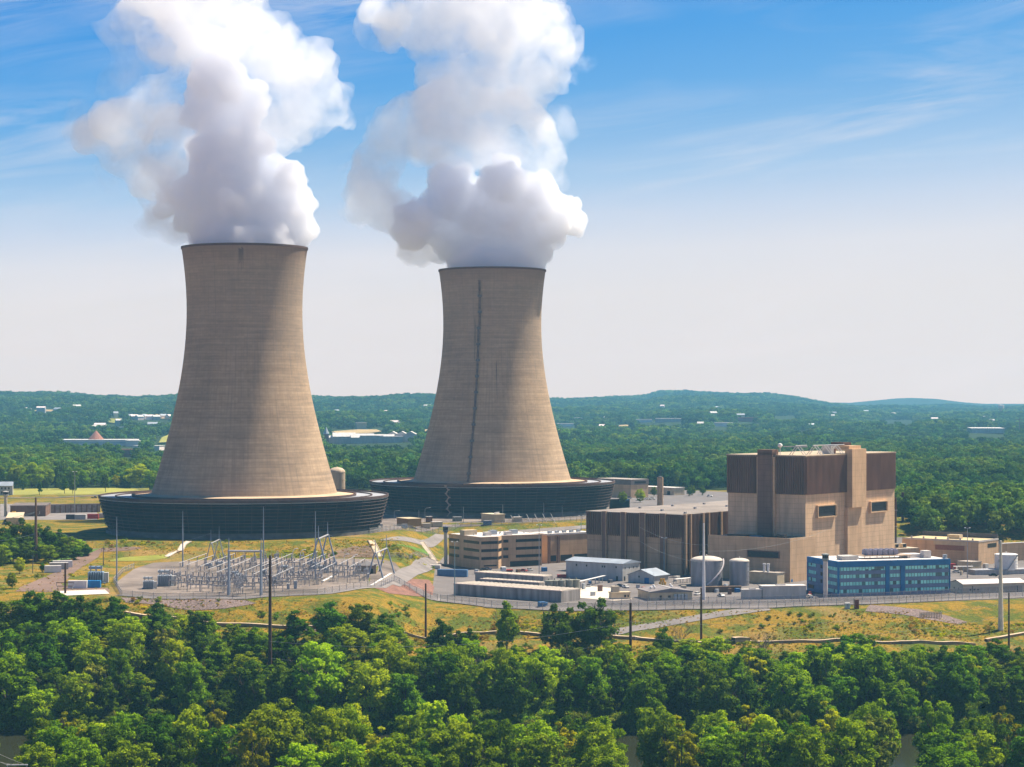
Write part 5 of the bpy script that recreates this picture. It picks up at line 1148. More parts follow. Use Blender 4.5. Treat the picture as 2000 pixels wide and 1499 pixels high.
def low_wall(label, pix, w=2.0, h=0.9):
    c = [G(*p) for p in pix]; pts = []
    for a, b in zip(c[:-1], c[1:]):
        for i in range(8): pts.append(a.lerp(b, i/8))
    pts.append(c[-1]); o = pts[0].copy(); t = thing('concrete_wall', label, 'low wall', o); mb = MB(); mc = MB(); S_ = []
    for i, p in enumerate(pts):
        d = pts[min(i+1, len(pts)-1)]-pts[max(i-1, 0)]; d.z = 0; d.normalize(); n = Vector((-d.y, d.x, 0)); q = p-o; S_.append((q+n*w/2, q-n*w/2, gs(p.x, p.y)-o.z))
    for (a, b, z), (a2, b2, z2) in zip(S_[:-1], S_[1:]):
        for u, u2 in ((b, b2), (a2, a)):
            zu, zu2 = (z, z2) if u is b else (z2, z)
            mb.face([(u.x, u.y, zu-1.0), (u2.x, u2.y, zu2-1.0), (u2.x, u2.y, zu2+h), (u.x, u.y, zu+h)])
        mc.face([(b.x, b.y, z+h+0.01), (b2.x, b2.y, z2+h+0.01), (a2.x, a2.y, z2+h+0.01), (a.x, a.y, z+h+0.01)])
    mb.build('wall_face', mat('tan_wall_face', (0.27, 0.195, 0.12), 0.9, 0.15, 0.3), t); mc.build('coping', mat('tan_coping', (0.52, 0.39, 0.26), 0.85, 0.1, 0.15), t)
low_wall('long low tan wall along the foot of the yellow bank at the right', [(1310,1255),(1390,1259),(1461,1256),(1545,1256),(1632,1253),(1780,1257),(1903,1262)])
low_wall('low tan wall along the foot of the yellow bank in the middle', [(713,1237),(790,1240),(965,1238),(1105,1243),(1240,1249),(1306,1255)])
low_wall('low tan wall half hidden in the trees on the left', [(245,1201),(380,1216),(470,1222),(595,1229),(665,1233)], 2.0, 1.0)
low_wall('short tan wall stepping up at the right picture edge', [(1926,1254),(1960,1247),(2006,1239)])
low_wall('raised block on the low tan wall below the dark pole', [(1432,1258),(1461,1256.5)], 3.0, 2.2)
# dark rack of steps beside the trees on the yellow bank
c = G(1067, 1245); t = thing('louvred_tower', 'dark slatted steel tower half hidden by the middle trees', 'tower', c, rad(10)); h = zpix(1195, c.y)-c.z
for x in (-1.1, 1.1):
    mb = MB(); mb.cbox(x, 0, -0.3, 0.35, 0.9, h+0.3); mb.build('post', RUST, t)
for k in range(8):
    mb = MB(); mb.cbox(0, -0.1, 0.8+k*(h-1)/8, 1.85, 0.7, 0.5); mb.build('slat', BEIGE if k % 2 else STEELD, t)
# small things along the perimeter
c = G(1655, 1190); t = thing('portable_toilet', 'pale green-grey cabin beside the rust box on the bank', 'cabin', c, 0.1); mb = MB(); mb.cbox(0, 0, 0, 2.0, 1.6, 2.2); mb.build('body', mat('pale_teal', (0.42, 0.52, 0.50), 0.6, 0.06, 1), t, bev=0.05); mb = MB(); mb.cbox(0, 0, 2.2, 2.1, 1.7, 0.2); mb.build('roof', WHITEP, t); mb = MB(); mb.box(-0.5, -0.86, 0.1, 0.4, -0.81, 2.0); mb.build('door', GREYT, t)
c = G(1673, 1190); t = thing('rust_box', 'tall rust-brown cabinet beside the pale cabin on the bank', 'cabinet', c, 0.1); mb = MB(); mb.cbox(0, 0, 0, 1.7, 1.5, 3.6); mb.build('body', mat('rust_red', (0.17, 0.05, 0.035), 0.8, 0.2, 1), t, bev=0.05); mb = MB(); mb.cbox(0, 0, 3.6, 1.9, 1.7, 0.15); mb.build('roof', RUST, t)
a = G(1797, 1207); b = G(1838, 1210); t = thing('slatted_barrier', 'row of pale upright slats on the dark gravel bank', 'barrier', a, math.atan2(b.y-a.y, b.x-a.x)); n = (b-a).length
for k in range(14):
    mb = MB(); mb.cbox(k*n/13, 0, -0.4, 0.28, 0.28, 2.6); mb.build('slat', CONC_E, t)
mb = MB(); mb.box(0, -0.1, 1.2, n, 0.1, 1.45); mb.build('rail', CONC_E, t)
c = G(1298, 1146); t = thing('yellow_machine', 'stack of yellow drums beside the gabled shed', 'drums', P(1294, 1143, -15))
for k, (x, y, z) in enumerate(((-1.2,0,0),(0,0,0),(1.2,0,0),(-0.6,0.4,1.5),(0.6,0.3,1.5))):
    mb = MB(); mb.cyl((x, y, z), (x, y, z+1.45), 0.52, n=10); mb.build('drum', YELP, t)
# containers, trailers, vehicles
def container(label, c, rz, ln, m, w=2.6, h=2.75, name='shipping_container', cat='container'):
    t = thing(name, label, cat, c, rz); mb = MB(); mb.cbox(0, 0, 0.15, ln, w, h); n = int(ln/0.6)
    for k in range(n): mb.cbox(-ln/2+0.3+k*ln/n, -w/2-0.03, 0.3, 0.22, 0.06, h-0.3)
    mb.build('body', m, t); mb = MB(); mb.cbox(0, 0, h+0.15, ln*0.99, w*0.98, 0.06); mb.build('roof', ROOFW if m in (WHITEM, WHITEP) else m, t)
    mb = MB()
    for y in (-0.6, 0.6): mb.box(ln/2+0.005, y-0.5, 0.3, ln/2+0.05, y+0.5, h-0.1)
    mb.build('door', m, t)
    for x in (-ln/2+0.2, ln/2-0.2):
        mb = MB(); mb.cbox(x, 0, -0.1, 0.3, w, 0.24); mb.build('foot', STEELD, t)
    return t
SKYB = mat('sky_blue_paint', (0.02, 0.21, 0.50), 0.5, 0.06, 0.5)
container('long white shipping container beside the blue one on the pale pad', G(152, 1150), 0.02, 7.9, WHITEP, h=3.1)
container('bright blue shipping container beside the white one on the pale pad', G(184, 1149), 0.02, 5.4, SKYB, h=2.9)
container('white box trailer nearest the red drive', G(103, 1119), rad(14), 7.5, WHITEP, h=3.0); container('white box trailer behind the nearest one', G(115, 1113), rad(14), 8.5, WHITEM, h=3.0); container('rear white box trailer at the drive edge', G(122, 1109), rad(14), 9, WHITEP, h=3.0)
container('dark shipping container at the left of the far row', G(138, 1015), 0.05, 5.2, mat('dark_container', (0.07, 0.06, 0.08), 0.6, 0.1, 0.5)); container('white shipping container in the far row', G(157, 1015), 0.05, 6.5, WHITEM); container('red shipping container in the far row', G(182, 1014), 0.05, 6.6, REDP); container('white shipping container against the near ring', G(200, 1012), 0.05, 4.5, WHITEM)
container('long blue trailer below the tan office', P(884, 1127, -15), rad(-14), 15, mat('trailer_blue', (0.10, 0.20, 0.36), 0.5, 0.08, 0.5), h=3.4); container('white box trailer at the left end of the long blue trailer', P(849, 1117, -15), rad(-8), 5.8, WHITEM, h=3.2)
container('red skip beside the grey upright tanks', P(1097, 1129, -15), rad(10), 4.2, REDP, h=1.4, name='skip', cat='skip'); container('red container right of the blue office block', P(1860, 1112, -15), rad(20), 2.6, REDP, h=2.6); container('white upright unit left of the blue office block', P(1569, 1133, -15), rad(16), 2.6, WHITEP, h=4.8, name='white_cabinet', cat='cabinet')
def car(label, c, rz, m, truck=False, group=None):
    t = thing('parked_car' if not truck else 'pickup_truck', label, 'car' if not truck else 'truck', c, rz, group); mb = MB()
    mb.prism([(-2.2, -0.88), (2.2, -0.88), (2.2, 0.88), (-2.2, 0.88)], 0.35, 0.95); mb.build('body', m, t, bev=0.12)
    mb = MB(); b = [(-1.5, -0.8), (1.0, -0.8), (1.0, 0.8), (-1.5, 0.8)]; k = [(-1.0, -0.66), (0.5, -0.66), (0.5, 0.66), (-1.0, 0.66)]
    if truck: b = [(0.0, -0.8), (1.5, -0.8), (1.5, 0.8), (0.0, 0.8)]; k = [(0.2, -0.66), (1.0, -0.66), (1.0, 0.66), (0.2, 0.66)]
    for i in range(4):
        j = (i+1) % 4; mb.face([(*b[i], 0.955), (*b[j], 0.955), (*k[j], 1.5), (*k[i], 1.5)])
    mb.build('window', DARKV, t); mb = MB(); mb.face([(*p, 1.505) for p in k]); mb.build('roof', m, t)
    for x in (-1.4, 1.4):
        for y in (-0.8, 0.8):
            mb = MB(); mb.cyl((x, y-0.12, 0.34), (x, y+0.12, 0.34), 0.34, n=10); mb.build('wheel', STEELD, t)
    return t
NAVY = mat('navy_car_paint', (0.02, 0.035, 0.10), 0.3, 0.02, 1); BLK = mat('black_car_paint', (0.015, 0.015, 0.018), 0.3, 0.02, 1); SILV = mat('silver_car_paint', (0.5, 0.5, 0.52), 0.3, 0.02, 1, metal=0.4)
car('black pickup driving on the country road left of the near ring', AT(184, 1500, 0.35), 0.05, BLK, True)
car('navy car parked far left in the lot behind the brown hall', G(1228, 975)+Vector((0, 0, 0.2)), 0.3, NAVY); car('red car in the lot between the young trees', G(1238, 971)+Vector((0, 0, 0.2)), 1.2, REDP); car('white car beside the young trees in the lot', G(1247, 979)+Vector((0, 0, 0.2)), 0.5, WHITEP); car('silver car left of the tan stack', G(1264, 977)+Vector((0, 0, 0.2)), 0.8, SILV); car('dark blue car beside the tan stack', G(1274, 977)+Vector((0, 0, 0.2)), 0.4, NAVY); car('blue car left of the white car in the lot', G(1221, 979)+Vector((0, 0, 0.2)), 0.2, SKYB)
car('white pickup on the road behind the hall roof', G(1386, 971)+Vector((0, 0, 0.2)), 2.8, WHITEP, True); car('black car parked below the tan office', P(945, 1115, -15), 0.3, BLK); car('dark car beside the black one below the tan office', P(952, 1114, -15), 0.3, NAVY)
car('silver car parked beneath the white tank', P(1930, 1121, -15), 0.3, SILV); car('red car between the sheds left of the blue block', P(1583, 1163, -15), 1.3, REDP)
for px, py, m, cl, where in ((1150,1147,SILV,'silver','on the left edge of the pale apron'),(1210,1147,NAVY,'navy','before the metal warehouse'),(1222,1149,WHITEP,'white','before the metal warehouse'),(1256,1153,REDP,'red','left of the low tan building'),(1362,1163,WHITEP,'white','at the foot of the white monopole'),(1408,1166,SILV,'silver','left of the stepped white shed'),(1553,1130,BLK,'black','before the service building'),(1022,1117,REDP,'red','below the right wing of the tan office'),(1034,1116,SILV,'silver','below the right wing of the tan office'),(1868,1119,WHITEP,'white','beside the square tan hut'),(1940,1126,BLK,'black','before the white tank'),(1580,1168,WHITEP,'white','at the left corner of the blue block')):
    car(f'{cl} car parked {where}', P(px, py, -15), rnd.uniform(0, 3), m)
c = P(983, 1119, -15); t = thing('lorry', 'white and red lorry cab standing below the tan office', 'truck', c, rad(200)); mb = MB(); mb.cbox(0, 0, 0.6, 2.4, 2.4, 2.4); mb.build('cab', WHITEP, t, bev=0.15); mb = MB(); mb.cbox(-3.0, 0, 0.7, 3.6, 2.2, 0.9); mb.build('flatbed', REDP, t)
mb = MB(); mb.box(1.2, -1.0, 1.7, 1.23, 1.0, 2.6); mb.build('windscreen', DARKV, t)
for x in (0.4, -2.4, -3.8):
    for y in (-1.0, 1.0):
        mb = MB(); mb.cyl((x, y-0.15, 0.5), (x, y+0.15, 0.5), 0.5, n=10); mb.build('wheel', STEELD, t)
c = P(1085, 1095, -15); t = thing('mobile_crane', 'red and yellow mobile crane with raised boom by the tan hall', 'crane', c, rad(5)); mb = MB(); mb.cbox(0, 0, 0.7, 9, 2.6, 1.1); mb.build('chassis', REDP, t, bev=0.1)
mb = MB(); mb.cbox(3.3, 0, 1.81, 2.2, 2.3, 1.7); mb.build('cab', REDP, t, bev=0.1); mb = MB(); mb.cyl((4.5, 0, 2.2), (0.6, 0, 8.4), 0.62, 0.42, 6); mb.build('boom', YELP, t)
for x in (-3.4, -1.8, 2.0, 3.6):
    for y in (-1.1, 1.1):
        mb = MB(); mb.cyl((x, y-0.2, 0.55), (x, y+0.2, 0.55), 0.55, n=10); mb.build('wheel', STEELD, t)
c = P(1120, 1090, -15); t = thing('white_equipment', 'tall white framed cooler unit beside the crane', 'equipment', c, rad(25)); mb = MB(); mb.cbox(0, 0, 1.0, 5.0, 3.0, 5.6); mb.build('body', WHITEP, t, bev=0.1)
for k in range(3):
    mb = MB(); mb.cbox(-1.5+k*1.5, -1.56, 1.6, 1.0, 0.1, 4.2); mb.build('fan_panel', GREYT, t)
for x in (-2.2, 2.2):
    for y in (-1.2, 1.2):
        mb = MB(); mb.cbox(x, y, 0, 0.3, 0.3, 1.0); mb.build('leg', STEELG, t)
for k, (px, py, yt) in enumerate(((1136, 1090, 1048), (1148, 1090, 1050))): pass
c = P(1139, 1086, -15); t = thing('steel_portal', 'green-grey steel portal frame left of the brown hall', 'portal', c, 0); h = 9.5
for x in (-2.0, 2.4):
    mb = MB(); mb.cyl((x, 0, 0), (x*0.5+0.2, 0, h), 0.16, n=5); mb.build('leg', TEALP, t)
mb = MB(); mb.box(-1.2, -0.12, h, 4.6, 0.12, h+0.3); mb.build('beam', TEALP, t)

# ------------------------------------------------------------ clutter in the plant yard: cabinets, pipe racks, cones, drums
rnd = random.Random(21)
CL = [(930,1122,'beside the black car'),(1012,1119,'right of the lorry'),(1063,1117,'below the tan office'),(1152,1141,'at the foot of the metal warehouse'),(1192,1139,'by the corner of the metal warehouse'),(1246,1149,'left of the gabled shed'),(1322,1136,'between the hall and the widest tank'),(1335,1150,'before the widest tank'),(1418,1148,'between the two domed tanks'),(1400,1158,'before the domed tanks'),(1425,1162,'left of the stepped shed'),(1440,1158,'above the stepped shed'),(1545,1138,'right of the pump house'),(1558,1134,'below the service building'),(1925,1112,'beside the white tank'),(1850,1122,'behind the cream shed'),(1878,1124,'behind the cream shed roof'),(1140,1152,'on the pale apron'),(1158,1165,'at the front of the pale apron'),(1172,1156,'right of the pale apron'),(1066,1184,'before the front basin'),(1058,1186,'in front of the front basin')]
for i, (px, py, where) in enumerate(CL):
    m, cl = ((GREYT, 'grey'), (CREAM, 'cream'), (WHITEM, 'off-white'), (STEELD, 'dark'), (BLUEP, 'blue'), (BROWN2, 'brown'))[(i*5+i//3) % 6]; w = rnd.uniform(1.4, 3.0); h = rnd.uniform(1.3, 2.8)
    c = P(px, py, -15); t = thing('equipment_box', f'{cl} equipment cabinet {where}', 'cabinet', c, rnd.uniform(0, 1)); mb = MB(); mb.cbox(0, 0, 0.15, w, w*0.6, h); mb.build('body', m, t, bev=0.06); mb = MB(); mb.cbox(0, 0, 0, w*1.1, w*0.7, 0.15); mb.build('plinth', CONC_E, t)
def rack(label, a, b, z=4.0):
    t = thing('pipe_rack', label, 'pipes', a, math.atan2(b.y-a.y, b.x-a.x)); n = (b-a).length
    for k in range(int(n/5)+1):
        for y in (-0.8, 0.8):
            mb = MB(); mb.cbox(k*5, y, 0, 0.2, 0.2, z); mb.build('post', STEELG, t)
    for k, y in enumerate((-0.7, -0.1, 0.5)):
        mb = MB(); mb.cyl((0, y, z+0.2), (n, y, z+0.2), 0.2, n=6); mb.build('pipe', WHITEP if k == 1 else ALU, t)
rack('pipe rack with pale pipes right of the basins', P(1130, 1150, -15), P(1180, 1138, -15), 3.0)
rack('pipe rack on posts behind the cream shed', P(1862, 1120, -15), P(1900, 1120, -15), 3.2)
rack('sloping pipe run at the foot of the brown hall', P(1318, 1141, -15), P(1348, 1138, -15), 2.0)
a = P(1377, 1158, -15); b = P(1448, 1157, -15); t = thing('dark_wall', 'dark brown low wall in front of the domed tanks', 'wall', a, math.atan2(b.y-a.y, b.x-a.x)); mb = MB(); mb.box(0, 0, 0, (b-a).length, 0.5, 2.6); mb.build('wall', BROWN2, t); mb = MB(); mb.box(-0.1, -0.1, 2.6, (b-a).length+0.1, 0.6, 2.8); mb.build('coping', TAN2, t)
mb = MB()
# far clearings and fields between the woods
for k, q in enumerate(([(202,822),(222,819),(240,820),(252,823),(240,828),(222,829),(208,827)], [(262,815),(290,812),(330,812),(345,816),(340,821),(300,820),(270,819)], [(646,846),(700,842),(735,842),(748,846),(720,849),(665,850)], [(310,868),(345,866),(345,852),(330,852),(316,858)], [(1198,834),(1222,832),(1240,834),(1215,836)], [(120,841),(140,837),(160,840),(150,844),(130,844)], [(820,846),(845,845),(845,841),(826,842)], [(62,805),(80,802),(106,803),(100,806)])):
    drape('clearing', q, (LAWN, DRY, DRY, FIELD, DRY)[k % 5], 2.5, 60)
# far buildings in the countryside
def far_box(name, label, px, py, w, d, h, rot, m, roof=None, pitched=False, ob=0):
    c = G(px, py); t = thing(name, label, 'building', c, rot); c.z -= 1; t.location = c
    mb = MB()
    if pitched: mb.gable(-w/2, -d/2, w/2, d/2, 0, h, h+d*0.25, 'x')
    else: mb.cbox(0, 0, 0, w, d, h)
    mb.build('wall', m, t); mb = MB()
    if pitched:
        for s in (-1, 1): mb.face([(-w/2-0.5, s*(d/2+0.5), h), (w/2+0.5, s*(d/2+0.5), h), (w/2+0.5, 0, h+d*0.25+0.5), (-w/2-0.5, 0, h+d*0.25+0.5)])
    else: mb.cbox(0, 0, h, w+1, d+1, 0.8)
    mb.build('roof', roof or ROOFW, t)
    mb = MB()
    if w > 90: mb.box(-w*0.4, -d/2-0.15, h*0.45, w*0.4, -d/2+0.1, h*0.6); (mb.build('window', GREYT, t) if w > 90 else None)
    return t
PINKB = mat('pale_brick', (0.85, 0.70, 0.66), 0.9, 0.1, 0.05); REDR = mat('red_tile_roof', (0.30, 0.13, 0.09), 0.9, 0.1, 0.2)
t = far_box('school_building', 'long pale school with a conical red roof behind the left woods', 198, 869, 122, 60, 8, 0.03, PINKB)
mb = MB(); mb.lathe([(12, 8.8), (0.6, 22)], 20, c=(-8, 0)); mb.build('cone_roof', REDR, t)
far_box('school_wing', 'pale stepped wing at the right end of the long school', 262, 872, 20, 40, 9, 0.05, PINKB)
far_box('low_pale_building', 'low pale building in the left woods right of the school', 290, 880, 40, 20, 7, -0.2, PINKB)
rnd = random.Random(4)
W_ = ROOFW; n_ = 0
PLACES = ['beside the brick clock tower','just right of the clock tower','left of centre in the white shopping village','in the middle of the white shopping village','right of centre in the white shopping village','near the right end of the white shopping village','at the right end of the white shopping village','nearest the far cooling tower in the white shopping village']
for k, px in enumerate((642, 656, 672, 690, 708, 726, 748, 765)):
    far_box('shop_building', f'long low white-roofed shop building {PLACES[k]}', px, 868-0.4*k, 34, 22, 8+2*(k % 3), 0.05*(k % 3), WHITEM, W_, k % 2 == 0)
for k, px in enumerate((768, 786, 803)):
    far_box('shop_building', ('small gabled shop left of the peaked white ones','middle peaked white shop beside the far tower','rightmost peaked white shop beside the far tower')[k], px, 864, 16, 20, 12, 1.5, WHITEM, W_, True)
t = far_box('clock_tower', 'small brick clock tower at the left of the white shopping village', 637, 869, 8, 8, 17, 0.1, REDR); mb = MB(); mb.lathe([(4.5, 17.5), (3.2, 21), (0.2, 28)], 8); mb.build('spire', GREYT, t)
far_box('warehouse', 'large pale-roofed warehouse in the woods at the right edge', 1925, 845, 62, 130, 9, -0.15, WHITEM, ROOFW)
far_box('warehouse', 'long white warehouse far off right of the far tower', 1308, 824.5, 62, 40, 8, 0.0, WHITEM, ROOFW); far_box('warehouse', 'red-brick long building on the far right hillside', 1456, 824, 52, 20, 10, 0.0, mat('brick_red', (0.33, 0.12, 0.12), 0.9, 0.1, 0.1), REDR)
far_box('warehouse', 'pale low building right of the far white warehouse', 1410, 833, 44, 30, 8, 0.0, PINKB); far_box('warehouse', 'pale low building left of the far white warehouse', 1258, 826, 36, 30, 8, 0.0, PINKB); far_box('warehouse', 'pale low building half hidden by the far tower edge', 1103, 834, 40, 30, 8, 0.0, PINKB)
far_box('house', 'lone white house on the left hillside clearing', 226, 820, 9, 12, 14, 0.3, WHITEM, GREYT, True)
for k, px in enumerate((252, 262, 272, 281, 292, 305, 318, 330)):
    far_box('house', f'{("pale","grey-roofed","white","cream","lilac-roofed","pale gabled","white gabled","grey gabled")[k]} house in the hillside row, {("first","second","third","fourth","fifth","sixth","seventh","eighth")[k]} from the left', px, 819+(k % 3), 15, 12, 8, 0.4*(k % 4), WHITEM if k % 2 else PINKB, (GREYT, PINKB, ROOFW)[k % 3], True)
for k, (px, py) in enumerate(((134,797),(150,799),(176,800),(182,801),(54,805),(8,829),(95,858))):
    far_box('house', ('small white house highest on the left hillside','small house right of the highest one','small house above the hillside clearing','tiny white house beside the hillside clearing','lone house in the woods at upper left','pinkish house at the left edge woods','tan house in the trees left of the school')[k], px, py, 15, 12, 8, 0.3*k, WHITEM, ROOFW if k % 2 else PINKB, True)
rnd = random.Random(12)
for k in range(34):
    px = rnd.choice((rnd.uniform(10, 340), rnd.uniform(620, 840), rnd.uniform(1095, 1990), rnd.uniform(1095, 1990))); py = rnd.uniform(800, 846) if px > 850 else rnd.uniform(800, 850)
    o = far_box('house', 'tiny pale building scattered among the distant woods', px, py, rnd.uniform(10, 22), rnd.uniform(8, 13), rnd.uniform(12, 16), rnd.uniform(-0.6, 0.6), rnd.choice((WHITEM, PINKB, BEIGE)), rnd.choice((ROOFW, GREYT, PINKB)), rnd.random() < 0.6); o['group'] = 'scattered distant buildings'
far_box('low_brown_barn', 'small tan shed under trees at the edge of the hay field', 178, 947, 11, 8, 4, 0.1, OCHRE, BEIGE, True); far_box('low_brown_barn', 'longer tan shed by the bright round tree at the hay field', 240, 946, 16, 8, 4, 0.1, OCHRE, BEIGE, True)
far_box('red_bank', 'long reddish barn among the woods beside the near tower', 248, 893, 40, 12, 10, 0.2, REDR, REDR)
c = G(1955, 815); t = thing('water_tower', 'pale water tower on the far right skyline', 'water tower', c); hh = zpix(791, c.y)-c.z
mb = MB(); mb.lathe([(3, 0), (2.6, hh*0.55)], 12); mb.build('stem', WHITEM, t); mb = MB(); mb.lathe([(2.6, hh*0.55), (9, hh*0.72), (9, hh*0.97), (0.2, hh)], 16); mb.build('tank', PINKB, t)
def pylon(label, px, py, pyt, w, one=False):
    c = G(px, py); h = zpix(pyt, c.y)-c.z; t = thing('transmission_tower', label, 'pylon', c)
    for x in ((0,) if one else (-w, w)):
        mb = MB(); mb.cyl((x, 0, 0), (x, 0, h), 0.9, 0.7, 6); mb.build('pole', STEELD, t)
    for f in ((0.9, 0.75) if one else (0.82,)):
        mb = MB(); mb.cbox(0, 0, h*f, w*3.4, 0.8, 0.9); mb.build('crossarm', STEELD, t)
pylon('dark H-frame pylon rising from the woods behind the tall block', 1787, 868, 848, 7.5); pylon('dark pole pylon at the right picture edge', 1991, 858, 816, 5, True)
# ------------------------------------------------------------ vegetation
def leaf_mat(name, cols, trans=0.28):
    m = bpy.data.materials.new(name); m.use_nodes = True; nt = m.node_tree; nt.nodes.clear()
    out = N(nt, 'ShaderNodeOutputMaterial'); at = N(nt, 'ShaderNodeAttribute'); at.attribute_name = 'leaf'; oi = N(nt, 'ShaderNodeObjectInfo')
    v = M_(nt, 'ADD', M_(nt, 'MULTIPLY', at.outputs['Fac'], 0.65), M_(nt, 'MULTIPLY', oi.outputs['Random'], 0.35))
    col = ramp(nt, v, [(0.1, cols[0]), (0.5, cols[1]), (0.95, cols[2])])
    hs = N(nt, 'ShaderNodeHueSaturation'); L(nt, col, hs.inputs['Color'])
    wn = N(nt, 'ShaderNodeTexWhiteNoise', noise_dimensions='1D'); L(nt, oi.outputs['Random'], wn.inputs['W'])
    L(nt, M_(nt, 'ADD', 0.477, M_(nt, 'MULTIPLY', wn.outputs[0], 0.045)), hs.inputs['Hue'])
    L(nt, M_(nt, 'ADD', 0.78, M_(nt, 'MULTIPLY', oi.outputs['Random'], 0.42)), hs.inputs['Value'])
    d = N(nt, 'ShaderNodeBsdfDiffuse'); tr = N(nt, 'ShaderNodeBsdfTranslucent'); mx = N(nt, 'ShaderNodeMixShader'); mx.inputs[0].default_value = trans
    L(nt, hs.outputs[0], d.inputs[0]); L(nt, hs.outputs[0], tr.inputs[0]); L(nt, d.outputs[0], mx.inputs[1]); L(nt, tr.outputs[0], mx.inputs[2]); L(nt, mx.outputs[0], out.inputs[0]); return m
LEAF = {
 'bright': leaf_mat('bright_green_leaves', [(0.1037, 0.1837, 0.0025), (0.2330, 0.3592, 0.0044), (0.4124, 0.5019, 0.0062)], 0.36),
 'mid':    leaf_mat('mid_green_leaves',    [(0.0634, 0.1357, 0.0030), (0.1440, 0.2574, 0.0049), (0.2623, 0.3744, 0.0080)], 0.34),
 'dark':   leaf_mat('dark_green_leaves',   [(0.0342, 0.0842, 0.0037), (0.0708, 0.1556, 0.0055), (0.1440, 0.2375, 0.0085)], 0.30),
 'yellow': leaf_mat('yellow_green_leaves', [(0.2147, 0.2375, 0.0025), (0.3953, 0.4072, 0.0037), (0.5832, 0.5288, 0.0062)], 0.36),
 'grey':   leaf_mat('grey_green_leaves',   [(0.1037, 0.1427, 0.0135), (0.1964, 0.2375, 0.0234), (0.3184, 0.3393, 0.0370)], 0.32),
}
LEAF['far'] = leaf_mat('distant_leaves', [(0.0405, 0.1001, 0.0148), (0.0756, 0.1625, 0.0222), (0.1337, 0.2418, 0.0296)])
LEAF['fardark'] = leaf_mat('distant_dark_leaves', [(0.0216, 0.0637, 0.0148), (0.0405, 0.1027, 0.0198), (0.0702, 0.1508, 0.0247)])
LEAF['farlight'] = leaf_mat('distant_light_leaves', [(0.0783, 0.1508, 0.0148), (0.1377, 0.2340, 0.0222), (0.2039, 0.3172, 0.0321)])
BARK = mat('tree_bark', (0.085, 0.065, 0.048), 0.95, 0.25, 1.5)
BAREB = mat('bare_grey_twigs', (0.17, 0.135, 0.115), 0.95, 0.2, 1.5)
def quads_mesh(name, c, nrm, size, val, m, rng):
    """a mesh of many small leaf faces: centres, normals, sizes, tone value"""
    n = len(c); t = np.cross(nrm, rng.normal(size=(n, 3))); t /= np.linalg.norm(t, axis=1, keepdims=True)+1e-9; b = np.cross(nrm, t)
    s = size[:, None]; a = rng.uniform(0.55, 1.0, (n, 1))
    v = np.stack([c-t*s, c-b*s*a*0.75+nrm*s*0.15, c+t*s, c+b*s*a*0.75+nrm*s*0.15], 1).reshape(-1, 3)
    me = bpy.data.meshes.new(name); me.vertices.add(4*n); me.vertices.foreach_set('co', v.ravel().astype(np.float32))
    me.loops.add(4*n); me.loops.foreach_set('vertex_index', np.arange(4*n, dtype=np.int32)); me.polygons.add(n); me.polygons.foreach_set('loop_start', (np.arange(n)*4).astype(np.int32))
    me.update(calc_edges=True); at = me.attributes.new('leaf', 'FLOAT', 'FACE'); at.data.foreach_set('value', val.astype(np.float32)); me.materials.append(m); return me
def crown(name, seed, lobes, per, R, H, base, leaf, m, shape='round', lobe_r=(0.20, 0.36), droop=0.0):
    """billowing crown: leaf clumps over many lobes set through an uneven ellipsoid"""
    rng = np.random.default_rng(seed); C_, N_, S_, V_ = [], [], [], []
    for i in range(lobes):
        d = rng.normal(size=3); d /= np.linalg.norm(d); d[2] = d[2] if rng.random() < 0.78 else -d[2]*0 - abs(d[2])*0.5
        if shape == 'tall': rr = 0.62 if d[2] > 0.5 else 0.85
        else: rr = 1.0
        f = rng.uniform(0.45, 0.92)
        cx = np.array([d[0]*R*f*rr, d[1]*R*f*rr, base+(H-base)*(0.48+0.47*d[2]*f*1.05)])
        if shape == 'cone':
            h = rng.uniform(0, 1)**0.8; r = R*(1-h*0.9)*rng.uniform(0.3, 0.85); a = rng.uniform(0, 6.28); cx = np.array([r*math.cos(a), r*math.sin(a), base+(H-base)*h*0.93])
        lr = R*rng.uniform(*lobe_r)*(0.6 if shape == 'cone' else 1)
        q = rng.normal(size=(per, 3)); q /= np.linalg.norm(q, axis=1, keepdims=True); q[:, 2] = np.where((q[:, 2] < -0.15) & (rng.random(per) < 0.75), -q[:, 2], q[:, 2])
        rad_ = lr*(0.45+0.62*rng.random(per)**0.5)
        # crinkled lobe outline
        rad_ *= 1+0.22*np.sin(q[:, 0]*5+i)*np.sin(q[:, 1]*6+2*i)+0.16*np.sin(q[:, 2]*9+3*i)
        p = cx+q*rad_[:, None]*np.array([1, 1, 0.82]); p[:, 2] -= droop*np.linalg.norm(q[:, :2], axis=1)*lr
        nn = q+rng.normal(size=(per, 3))*0.55+np.array([0, 0, 0.25]); nn /= np.linalg.norm(nn, axis=1, keepdims=True)
        C_.append(p); N_.append(nn); S_.append(leaf*rng.uniform(0.6, 1.25, per)); V_.append(np.clip(rng.uniform(0.2, 0.8)+rng.normal(0, 0.16, per), 0, 1))
    return quads_mesh(name, np.concatenate(C_), np.concatenate(N_), np.concatenate(S_), np.concatenate(V_), m, rng)
def limbs(mb, rnd, p, d, ln, r, depth, spread=0.55):
    q = p+d*ln; mb.cyl(p, q, r, r*0.62, 5 if depth > 1 else 4, caps=False)
    if depth == 0: return
    for k in range(rnd.choice((2, 3, 3))):
        nd = Vector((d.x+rnd.uniform(-spread, spread), d.y+rnd.uniform(-spread, spread), d.z+rnd.uniform(-0.15, 0.35))).normalized()
        limbs(mb, rnd, p.lerp(q, rnd.uniform(0.6, 1.0)), nd, ln*rnd.uniform(0.55, 0.8), r*0.55, depth-1, spread)
TREES = {}
